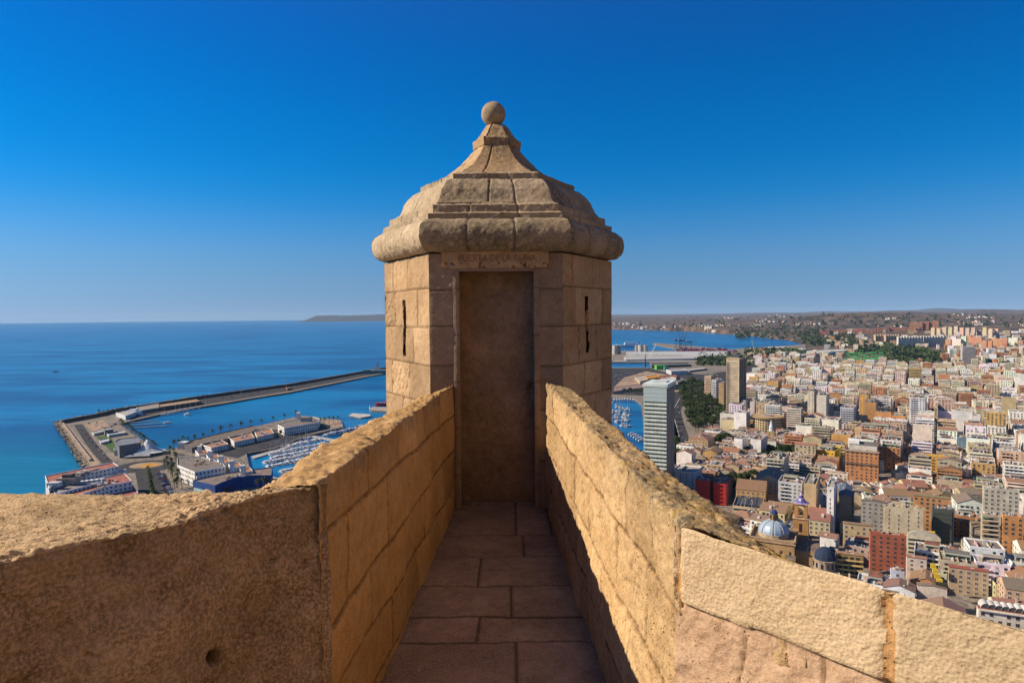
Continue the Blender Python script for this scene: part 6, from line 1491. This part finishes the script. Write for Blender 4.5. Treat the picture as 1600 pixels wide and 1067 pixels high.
# ships
def hull(mb, L, W_, H, col, m=GLOSS, bow=.35, z0=0, deck=None, flare=1.0):
    secs = [(-.5, .82, 0), (-.3, 1, 0), (.1, 1, 0), (.5-bow*.6, .85, .05), (.5-bow*.25, .5, .12), (.5, .03, .3)]
    prev = None
    for (x, w3, up) in secs:
        ring = [(x*L, -W_/2*w3, z0+H*(1+up)), (x*L, -W_/2*w3*.72, z0), (x*L, W_/2*w3*.72, z0), (x*L, W_/2*w3, z0+H*(1+up))]
        if prev:
            for j in range(3): mb.poly([prev[j], prev[j+1], ring[j+1], ring[j]][::-1], m, col)
            mb.poly([prev[0], ring[0], ring[3], prev[3]], m, deck or col)
        else: mb.poly(ring, m, col)
        prev = ring
q = PZ(606,634,0); o = empty('red_ship', (q.x, q.y, 0), R(195)); mb = MB(); hull(mb, 46, 12, 6, (.50,.02,.025), deck=(.4,.05,.05)); mb.obj('hull', MATS, o); mb = MB(); mb.box(-16, -5, 6, 4, 5, 11, GLOSS, (.55,.05,.05)); mb.box(-12, -4, 11, 0, 4, 14, GLOSS, (.6,.56,.54)); mb.obj('deckhouse', MATS, o); mb = MB(); mb.tube((-6, 0, 14), (-6, 0, 22), .3, 5, METAL, (.4,.1,.1)); mb.obj('mast', MATS, o); tag(o, 'red rescue ship half hidden behind the left edge of the turret', 'ship')
q = PZ(589,583.5,3); o = empty('green_terminal', (q.x, q.y, 3), R(10)); mb = MB(); mb.box(-36, -8, 0, 40, 8, 10, PAINT, (.06,.24,.22), top=(.4,.42,.38)); mb.box(-36, -9, 9, -20, 9, 12, PAINT, (.1,.32,.28)); mb.obj('body', MATS, o); mb = MB(); mb.poly([(-12, 0, 10), (4, 0, 33), (7, 1, 10)], PAINT, (.62,.62,.57)); mb.poly([(-12, .3, 10), (7, 1.3, 10), (4, .3, 33)], PAINT, (.62,.62,.57)); mb.obj('sail', MATS, o); tag(o, 'teal pavilion with a white triangular sail at the tip of the breakwater', 'pavilion')
q = PZ(203,651,0); o = empty('work_ship', (q.x, q.y, 0), R(170)); mb = MB(); hull(mb, 52, 12, 4.5, (.14,.25,.38), deck=(.45,.45,.42)); mb.obj('hull', MATS, o); mb = MB(); mb.box(-20, -4.5, 4.5, 4, 4.5, 10, GLOSS, (.55,.56,.56)); mb.box(-14, -3.5, 10, -2, 3.5, 13, GLOSS, (.6,.6,.6)); mb.obj('deckhouse', MATS, o); tag(o, 'blue-grey ship moored at the fish quay', 'ship')
# boats
def boat_kinds():
    K = []
    for k in range(4):
        mb = MB(); L = [9, 11, 10, 12][k]; hull(mb, L, L*.31, 1.25, (.60,.60,.58) if k != 2 else (.06,.12,.28), deck=(.50,.47,.42)); h_ = mb.mesh('hull', MATS)
        mb = MB(); mb.box(-L*.22, -L*.11, 1.25, L*.16, L*.11, 2.5, GLOSS, (.62,.62,.60)); mb.fq((-L*.22, -L*.11), (1, 0), (0, -1), .3, L*.36, 1.7, 2.2, .04, GLASS, GL); mb.fq((L*.16, -L*.11), (0, 1), (1, 0), .1, L*.2, 1.7, 2.3, .04, GLASS, GL); mb.box(-L*.36, -L*.1, 1.6, -L*.22, L*.1, 2.0, PAINT, [(.05,.10,.28), (.5,.5,.48), (.25,.14,.08), (.04,.08,.2)][k]); c_m = mb.mesh('cabin', MATS); ms = None
        if k in (1, 3): mb = MB(); mb.tube((.6, 0, 1.2), (.6, 0, L*1.25), .09, 5, METAL, (.55,.55,.55)); mb.tube((.6, 0, 2.9), (-L*.38, 0, 2.9), .16, 5, PAINT, (.1,.15,.35)); ms = mb.mesh('mast', MATS)
        K.append((h_, c_m, ms))
    return K
BK = boat_kinds(); rb_ = random.Random(8)
def boat(px, py, k, heading, s, label, group=None, name='motor_boat'):
    q = PZ(px, py, 0); e = empty(name if k in (0, 2) else 'sailing_boat', (q.x, q.y, -.15), heading); e.scale = (s, s, s)
    for nm, me in zip(('hull', 'cabin', 'mast'), BK[k]):
        if me: o = bpy.data.objects.new(nm, me); COL.objects.link(o); o.parent = e
    tag(e, label, 'boat', group)
rows_ = [((418,699),(484,684),22), ((420,704),(499,687),24), ((422,711),(507,694),24), ((424,717),(512,699),24), ((414,724),(502,707),26), ((418,730),(494,715),22), ((440,738),(480,730),11)]
for ri, (a, b_, n_) in enumerate(rows_):
    pa, pb = PZ(*a, 0), PZ(*b_, 0); hd_ = math.atan2(pb.y-pa.y, pb.x-pa.x)+math.pi/2*(1 if ri % 2 else -1)
    for k in range(n_):
        f_ = k/(n_-1); kk = rb_.choice([0, 0, 0, 1, 2, 3, 3]); 
        boat(a[0]+(b_[0]-a[0])*f_+rb_.uniform(-.5, .5), a[1]+(b_[1]-a[1])*f_+rb_.uniform(-.5, .5), kk, hd_+rb_.uniform(-.08, .08), rb_.uniform(.85, 1.25), ('sailing boat with a bare mast' if kk in (1, 3) else 'small motor boat')+' packed in the berths of the left marina', 'boats berthed in the left marina')
for k in range(11): boat(514+k*5.6, 681-k*1.25, rb_.choice([1, 3, 3]), R(200)+rb_.uniform(-.2, .2), rb_.uniform(1.3, 1.9), 'large sailing yacht on the outer pontoon of the left marina', 'large yachts on the outer pontoon')
for k in range(44):
    f_ = k % 11; row = k//11; boat(956+f_*2.6+row*.6+rb_.uniform(-2, 2), 631+row*8.5+f_*1.0+rb_.uniform(-3, 3), rb_.choice([0, 1, 3]), R(65 if row % 2 else -115)+rb_.uniform(-.3, .3), rb_.uniform(.9, 1.3), 'boat berthed in the small marina between the turret and the slim hotel tower', 'boats in the marina behind the turret')
for k in range(8): boat(960+k*4.2, 624.5+rb_.uniform(-.4, .4), 1, R(90), 1.1, 'boat on the far quay of the marina behind the turret', 'boats on the far marina quay')
for k in range(5): boat(988+k*4, 679+k*2.4, 0, R(10), 1.3, 'white boat moored left of the slim hotel tower', 'boats by the hotel tower')
for k in range(9): boat(257+k*8+rb_.uniform(-1, 1), 649.5-k*1.75, rb_.choice([0, 1, 2]), R(15), 1.4, 'fishing boat alongside the fish quay', 'fishing boats along the quay')
boat(293, 648, 0, R(170), 1.5, 'lone white boat under way in the harbour basin'); boat(564, 668, 3, R(20), 1.6, 'yacht lying alone off the outer pontoon'); boat(87, 581, 2, R(10), 1.6, 'tiny dark boat far out on the open sea'); boat(262, 661, 1, R(180), .001+1.2, 'sailing boat at the end of the three pontoons')
# cars
CARS = []
for c in ((.55,.55,.55), (.04,.04,.05), (.25,.25,.27), (.35,.03,.03), (.05,.09,.22), (.62,.60,.56)):
    mb = MB(); mb.box(-2.1, -.85, .35, 2.1, .85, .95, METAL, c); body = mb.mesh('body', MATS); mb = MB()
    x0, x1, z0, z1 = -1.5, 1.1, .95, 1.48; A = [(x0,-.78,z0),(x1,-.78,z0),(x1,.78,z0),(x0,.78,z0),(x0+.4,-.66,z1),(x1-.5,-.66,z1),(x1-.5,.66,z1),(x0+.4,.66,z1)]
    for f in ((0,1,5,4),(1,2,6,5),(2,3,7,6),(3,0,4,7)): mb.poly([A[i] for i in f], GLASS, GL)
    mb.poly([A[4],A[5],A[6],A[7]], METAL, c); cab = mb.mesh('cabin', MATS); mb = MB()
    for sx in (-1.3, 1.3):
        for sy_ in (-.8, .8): mb.tube((sx, sy_-.1, .33), (sx, sy_+.1, .33), .33, 8, PAINT, (.02,.02,.02))
    CARS.append((body, cab, mb.mesh('wheels', MATS)))
cn = ['white', 'black', 'grey', 'red', 'dark blue', 'cream']
def car(px, py, rz, lab, grp, k=None, z=Z1):
    k = rb_.randint(0, 5) if k is None else k; q = PZ(px, py, z); e = empty('parked_car' if 'parked' in lab else 'car', tuple(q), rz)
    for nm, me in zip(('body', 'cabin', 'wheels'), CARS[k]): o = bpy.data.objects.new(nm, me); COL.objects.link(o); o.parent = e
    tag(e, cn[k]+' '+lab, 'car', grp+', '+cn[k])
av = [(1054,760),(1057,735),(1060,705),(1061,680),(1054,655),(1052,640),(1062,622)]
for k in range(54):
    f_ = k/53*(len(av)-1); i = min(int(f_), len(av)-2); f_ -= i; p0, p1 = PZ(*av[i], GZ), PZ(*av[i+1], GZ); off = rb_.choice([-9, -5.5, -2, 2, 5.5, 9])
    px = av[i][0]+(av[i+1][0]-av[i][0])*f_; py = av[i][1]+(av[i+1][1]-av[i][1])*f_; car(px+off/1.0*F/PZ(px, py, GZ).y, py, math.atan2(p1.y-p0.y, p1.x-p0.x), 'car driving on the wide seafront avenue', 'cars on the avenue')
for k in range(36): car(249+(k % 3)*3.2+(k//3)*1.2, 741+(k//3)*2.6, R(20), 'car parked in the lot beside the palms', 'cars in the palm car park', None)
for k in range(9): car(137+rb_.uniform(0, 45), 660+rb_.uniform(0, 9), R(rb_.choice([20, 110])), 'car parked on the sandy quay lot', 'cars on the quay lot', None, Z1)
for k in range(10): car(128+k*5.5, 672+k*6.4, R(-58), 'car on the quay road above the rocks', 'cars on the quay road')
for k in range(22): car(262+k*14.3+rb_.uniform(-3, 3), 637.5-k*2.45, R(12), 'car parked on the breakwater quay', 'cars on the breakwater', None, GZ)
for k in range(70): car(957+(k % 14)*3.6, 583+(k//14)*3.2, R(10), 'car parked in rows on the port yard', 'cars on the port yard', None, GZ)
# lamp posts on the breakwater
lm = MB(); lm.tube((0, 0, 0), (0, 0, 26), .3, 5, METAL, (.3,.3,.32), .18); lm.box(-1.6, -.4, 25.4, 1.6, .4, 26.2, METAL, (.35,.35,.35)); LMh = lm.mesh('lamp_mast', MATS)
for (px, py, lab) in ((377,617,'left, nearer of the two tall lamp masts on the breakwater'), (448,606.5,'right, farther of the two tall lamp masts on the breakwater')):
    q = PZ(px, py, GZ); o = bpy.data.objects.new('lamp_mast', LMh); COL.objects.link(o); o.location = q; tag(o, lab, 'lamp mast')
# ================================================================== PORT
def box3(name, px, py, L, W_, H, rot, col, label, cat, top=None, group=None, m=PAINT, z=GZ):
    q = PZ(px, py, z); mb = MB(); mb.box(-L/2, -W_/2, 0, L/2, W_/2, H, m, col, top=top); 
    for k in range(int(L/6)): mb.fbox((-L/2, -W_/2), (1, 0), (0, -1), k*6, k*6+.5, 0, H, 0, .3, m, tuple(x*.8 for x in col))
    o = mb.obj(name, MATS); o.location = q; o.rotation_euler = (0, 0, R(rot)); return tag(o, label, cat, group)
# long white warehouse
o, r2, P, B = prism('warehouse', [(978,549.5),(1136,548.5),(1136,555),(978,552)], 14, (.50,.50,.48), 'very long white port warehouse', 'warehouse', roofc=(.55,.55,.54))
mb = MB(); q0, q1 = PZ(979,553,11)-B, PZ(1088,553.5,11)-B; L = (q1-q0).length; t = ((q1.x-q0.x)/L, (q1.y-q0.y)/L); mb.fbox((q0.x, q0.y), t, (t[1], -t[0]), 0, L, 4.5, 8, 0, 1.5, PAINT, (.05,.06,.07)); mb.obj('dark_loading_bay', MATS, o)
o, r2, P, B = prism('warehouse', [(975,557),(1088,555.5),(1092,560),(978,562)], 9, (.48,.47,.44), 'lower pale warehouse in front of the very long one', 'warehouse', roofc=(.5,.48,.44))
o, r2, P, B = prism('warehouse', [(1018,568),(1075,566.5),(1076,570),(1019,572)], 9, (.04,.05,.055), 'dark low shed on the port basin quay', 'warehouse', roofc=(.10,.10,.10))
prism('quay_wall', [(958,562.5),(1090,563),(1090,565),(958,565)], 4.5, (.42,.38,.32), 'pale quay apron in front of the port warehouses', 'quay', roofc=(.42,.38,.32))
for k, (px, lab) in enumerate(((961,'pair of grey cement silos at the left beside the turret'), (1001,'large grey cement silo group left of the white slanted crane'), (1008,'right hand silo of the cement works in the port'))):
    q = PZ(px, 553.5, GZ); o = empty('silo', tuple(q)); mb = MB(); mb.cyl(0, 0, 0, 36, 11, 11, 18, PAINT, (.42,.40,.36)); mb.cyl(0, 0, 36, 38, 4, 4, 8, PAINT, (.3,.29,.27)); mb.obj('silo_tank', MATS, o)
    if k < 2: mb = MB(); mb.cyl(16 if k == 0 else -13, 8, 0, 35, 9, 9, 16, PAINT, (.28,.27,.25)); mb.obj('silo_tank', MATS, o)
    tag(o, lab, 'silo')
q = PZ(985,543,0); o = empty('ferry', (q.x, q.y, 0), R(0)); mb = MB(); hull(mb, 150, 24, 13, (.55,.57,.6), deck=(.5,.5,.5)); mb.obj('hull', MATS, o); mb = MB(); mb.box(-62, -11, 13, 30, 11, 19, GLOSS, (.62,.64,.66)); mb.box(-20, -10, 19, 28, 10, 25, GLOSS, (.62,.64,.66)); mb.fq((-62, -11), (1, 0), (0, -1), 3, 88, 15, 17, .1, GLASS, GL); mb.obj('superstructure', MATS, o); mb = MB(); mb.box(-45, -4, 19, -33, 4, 29, GLOSS, (.2,.3,.5)); mb.obj('funnel', MATS, o); o.rotation_euler = (0, 0, math.pi); tag(o, 'big white ferry moored behind the silos', 'ferry')
cr_m = []
def crane(px, py, s, lab, up):
    q = PZ(px, py, GZ); o = empty('gantry_crane', tuple(q), R(12)); o.scale = (s, s, s); mb = MB(); c = (.02,.07,.16)
    for x in (-12, 12):
        for y in (-9, 9): mb.box(x-.9, y-.9, 0, x+.9, y+.9, 40, METAL, c)
        mb.box(x-.9, -9, 22, x+.9, 9, 24, METAL, c, bottom=True); mb.box(x-1.2, -13, 0, x+1.2, 13, 2, METAL, c)
    mb.box(-12, -9.5, 38, 12, -7.5, 41, METAL, c, bottom=True); mb.box(-12, 7.5, 38, 12, 9.5, 41, METAL, c, bottom=True); mb.obj('portal', MATS, o)
    mb = MB(); mb.box(-30, -2.4, 41, 13, 2.4, 44, METAL, c, bottom=True); mb.box(-22, -3.5, 44, -12, 3.5, 49, METAL, (.3,.32,.35)); mb.tube((10, 0, 41), (4, 0, 66), .9, 5, METAL, c); mb.tube((-12, 0, 43), (4, 0, 66), .6, 5, METAL, c); mb.obj('machinery_girder', MATS, o)
    mb = MB()
    if up: mb.tube((13, -1.6, 43), (26, -1.6, 88), 1.1, 5, METAL, c); mb.tube((13, 1.6, 43), (26, 1.6, 88), 1.1, 5, METAL, c); mb.tube((4, 0, 66), (22, 0, 74), .3, 4, METAL, c)
    else: mb.box(13, -2.4, 41, 58, 2.4, 44, METAL, c, bottom=True); mb.tube((4, 0, 66), (48, 0, 44), .4, 4, METAL, c)
    mb.obj('boom', MATS, o); tag(o, lab, 'crane')
crane(1060, 545, .95, 'tallest blue gantry crane with its boom raised, left of the containers', True); crane(1066, 545, .9, 'blue gantry crane with a raised boom just right of the tallest one', True); crane(1077, 544, .72, 'blue gantry crane with a level boom, right of the others', False)
q = PZ(1014,560,GZ); o = empty('conveyor_crane', tuple(q)); mb = MB(); mb.tube((0, 0, 0), (26, 0, 52), 1.6, 6, METAL, (.6,.6,.58), .7); mb.obj('boom', MATS, o); mb = MB(); mb.cyl(0, 0, 0, 6, 5, 4, 8, METAL, (.55,.55,.52)); mb.obj('base', MATS, o); tag(o, 'white slanted loader crane in front of the long warehouse', 'crane')
q = PZ(1008,573,GZ); o = empty('harbour_crane', tuple(q)); mb = MB(); mb.cyl(0, 0, 0, 30, 3.6, 1.2, 6, METAL, (.03,.05,.09)); mb.obj('tower', MATS, o); mb = MB(); mb.tube((0, 0, 24), (3, 0, 40), .9, 5, METAL, (.03,.05,.09)); mb.obj('jib', MATS, o); tag(o, 'dark blue harbour crane on the basin quay', 'crane')
q = PZ(1181,556,GZ); o = empty('yellow_crane', tuple(q)); mb = MB(); mb.tube((0, 0, 0), (-16, 0, 60), 1.5, 5, METAL, (.40,.33,.12), .8); mb.obj('jib', MATS, o); mb = MB(); mb.box(-5, -5, 0, 8, 5, 14, METAL, (.42,.36,.14)); mb.obj('cab', MATS, o); tag(o, 'tall faded yellow harbour crane right of the beige tower', 'crane')
rk = random.Random(6); CB = {}
for k in range(130):
    col, cnm = rk.choice([((.42,.02,.04), 'red'), ((.42,.03,.05), 'red'), ((.55,.52,.5), 'white'), ((.05,.10,.25), 'blue'), ((.45,.18,.05), 'orange'), ((.12,.12,.14), 'dark grey')]); H = 2.9*rk.randint(1, 3)
    if cnm not in CB:
        mb = MB(); mb.box(-6.1, -1.3, 0, 6.1, 1.3, 2.8, METAL, col, top=tuple(x*.8 for x in col))
        for j in range(12): mb.fbox((-6.1, -1.3), (1, 0), (0, -1), j+.1, j+.5, .1, 2.7, 0, .06, METAL, tuple(x*.8 for x in col))
        CB[cnm] = mb.mesh('shipping_container', MATS)
    px = 1059+(k % 26)*3.0+rk.uniform(-.6, .6) if k < 104 else 1128+rk.uniform(0, 22); q = PZ(px, 546.3+(k//26)*.9 if k < 104 else 549+rk.uniform(0, 3), GZ)
    o = bpy.data.objects.new('shipping_container', CB[cnm]); COL.objects.link(o); o.location = q; o.scale = (1, 2.2, H/2.9*1.0); o.rotation_euler = (0, 0, R(rk.choice([0, 0, 90]))); tag(o, cnm+' shipping container stacked on the container quay below the blue cranes', 'container', cnm+' shipping containers')
box3('green_shed', 1032, 577, 30, 16, 12, 10, (.10,.42,.05), 'bright green shed on the port quay', 'shed'); box3('green_shed', 1041, 577.5, 14, 12, 8, 10, (.05,.25,.18), 'small dark green shed touching the bright green one', 'shed')
o, r2, P, B = prism('port_office', [(1041,577),(1068,576),(1076,579),(1049,580.5)], 13, (.60,.61,.62), 'white gridded port office block', 'office', windows=5, roofc=(.45,.44,.42)); prism('port_shed', [(1075,576),(1100,573.5),(1102,576),(1077,579)], 8, (.3,.27,.22), 'long shed with a pale roof right of the port office', 'shed', roofc=(.55,.5,.42))
for k, (pts, z, c, rcol, lab) in enumerate([
 ([(958,605),(1006,600),(1008,605),(958,612)], 8, (.26,.22,.22), (.32,.22,.18), 'long low station shed with a brownish roof right beside the turret'),
 ([(992,589),(1020,583),(1030,590),(1000,596)], 9, (.40,.33,.25), (.50,.42,.32), 'group of beige gabled sheds on the sandy port yard'),
 ([(1008,588),(1026,585),(1031,589),(1012,592)], 10, (.55,.26,.04), (.58,.27,.02), 'bright orange roofed shed on the sandy port yard'),
 ([(1027,588),(1056,585),(1058,590),(1031,593)], 9, (.3,.12,.06), (.34,.13,.07), 'long rust-red roofed shed on the port yard'),
 ([(1033,592),(1048,589),(1056,590.5),(1056,594),(1040,597)], 20, WH, (.6,.58,.54), 'white banded block with rounded balconies above the slim hotel tower'),
 ([(1057,594),(1075,592),(1078,596),(1062,599)], 9, (.16,.16,.17), (.2,.2,.21), 'dark grey shed at the far end of the park trees'),
 ([(1211,560.5),(1262,551),(1268,553),(1222,563)], 11, (.45,.40,.30), (.50,.43,.30), 'long beige roofed depot left of the green canopies'),
 ([(1210,556.5),(1222,556),(1224,560),(1212,562)], 10, (.40,.12,.06), (.42,.13,.07), 'small rust-red building at the left end of the beige depot'),
 ([(1257,548),(1316,545),(1324,548),(1265,553)], 14, (.34,.42,.44), (.58,.57,.5), 'large white roofed hall with a blue-grey side near the green canopies'),
 ([(1195,541.5),(1226,541),(1228,544),(1197,545)], 10, (.45,.42,.36), (.5,.47,.4), 'pale warehouse on the far quay right of the yellow crane'),
 ([(1112,513.5),(1140,514.5),(1140,516.5),(1112,516)], 18, (.62,.6,.56), (.62,.6,.56), 'long white factory hall on the far shore of the bay'),
 ([(1100,508),(1112,508.5),(1112,511),(1100,510.5)], 42, (.42,.36,.28), (.42,.36,.28), 'pale factory block with a domed top on the far shore')]):
    prism('port_shed' if z < 20 else 'far_block', pts, z+ (0 if k < 10 else 5), c, lab, 'shed' if z < 20 else 'building', roofc=rcol, windows=4 if 'banded' in lab else None)
for k in range(34):
    px = 1322+(k % 9)*11+rk.uniform(-3, 3); py = 549+(k//9)*4.6+rk.uniform(-1, 1); q = PZ(px, py, GZ); mb = MB(); w3 = rk.uniform(14, 34); mb.box(-w3/2, -7, 4.5, w3/2, 7, 8, PAINT, (.04,.33,.07), top=(.05,.42,.08), bottom=True)
    for (x, y) in ((-w3/2+1, -6), (w3/2-1, -6), (-w3/2+1, 6), (w3/2-1, 6)): mb.box(x-.3, y-.3, 0, x+.3, y+.3, 4.5, PAINT, (.3,.3,.3))
    o = mb.obj('green_canopy', MATS); o.location = q; o.rotation_euler = (0, 0, R(-30)); tag(o, 'bright green flat canopy in the market ground beyond the city', 'canopy', 'green canopies beyond the city')
# a single bird
q = PY(428, 424.5, 170); mb = MB()
mb.tube((-.25, 0, 0), (.0, 0, .02), .03, 6, 0, (.05,.06,.08), .09); mb.tube((0, 0, .02), (.28, 0, 0), .09, 6, 0, (.05,.06,.08), .04)
for s in (-1, 1): mb.poly([(-.1, 0, .04), (.12, 0, .04), (.02, s*.42, .13), (-.1, s*.42, .12)], 0, (.05,.06,.08)); mb.poly([(.02, s*.42, .13), (-.1, s*.42, .12), (-.16, s*.8, .02)], 0, (.05,.06,.08))
o = mb.obj('bird', [M_paint]); o.location = q; o.rotation_euler = (0, 0, R(80)); tag(o, 'tiny dark gull gliding in the blue sky left of the turret', 'bird')
# ================================================================== HAZE
m, nt_h, b = newmat('haze'); nt_h.nodes.remove(b)
pv = nt_h.nodes.new('ShaderNodeVolumePrincipled'); pv.inputs['Color'].default_value = (.50,.74,1,1); pv.inputs['Density'].default_value = HAZE; pv.inputs['Anisotropy'].default_value = 0
nt_h.links.new(pv.outputs[0], nt_h.nodes['Material Output'].inputs['Volume'])
if HAZE > 0:
    mb = MB(); mb.box(-32000, -32000, -10, 32000, 32000, 330, 0, ONE, bottom=True); me = bpy.data.meshes.new('haze'); me.from_pydata(mb.v, [], mb.f); me.materials.append(m); o = bpy.data.objects.new('haze', me); COL.objects.link(o); o['kind'] = 'stuff'
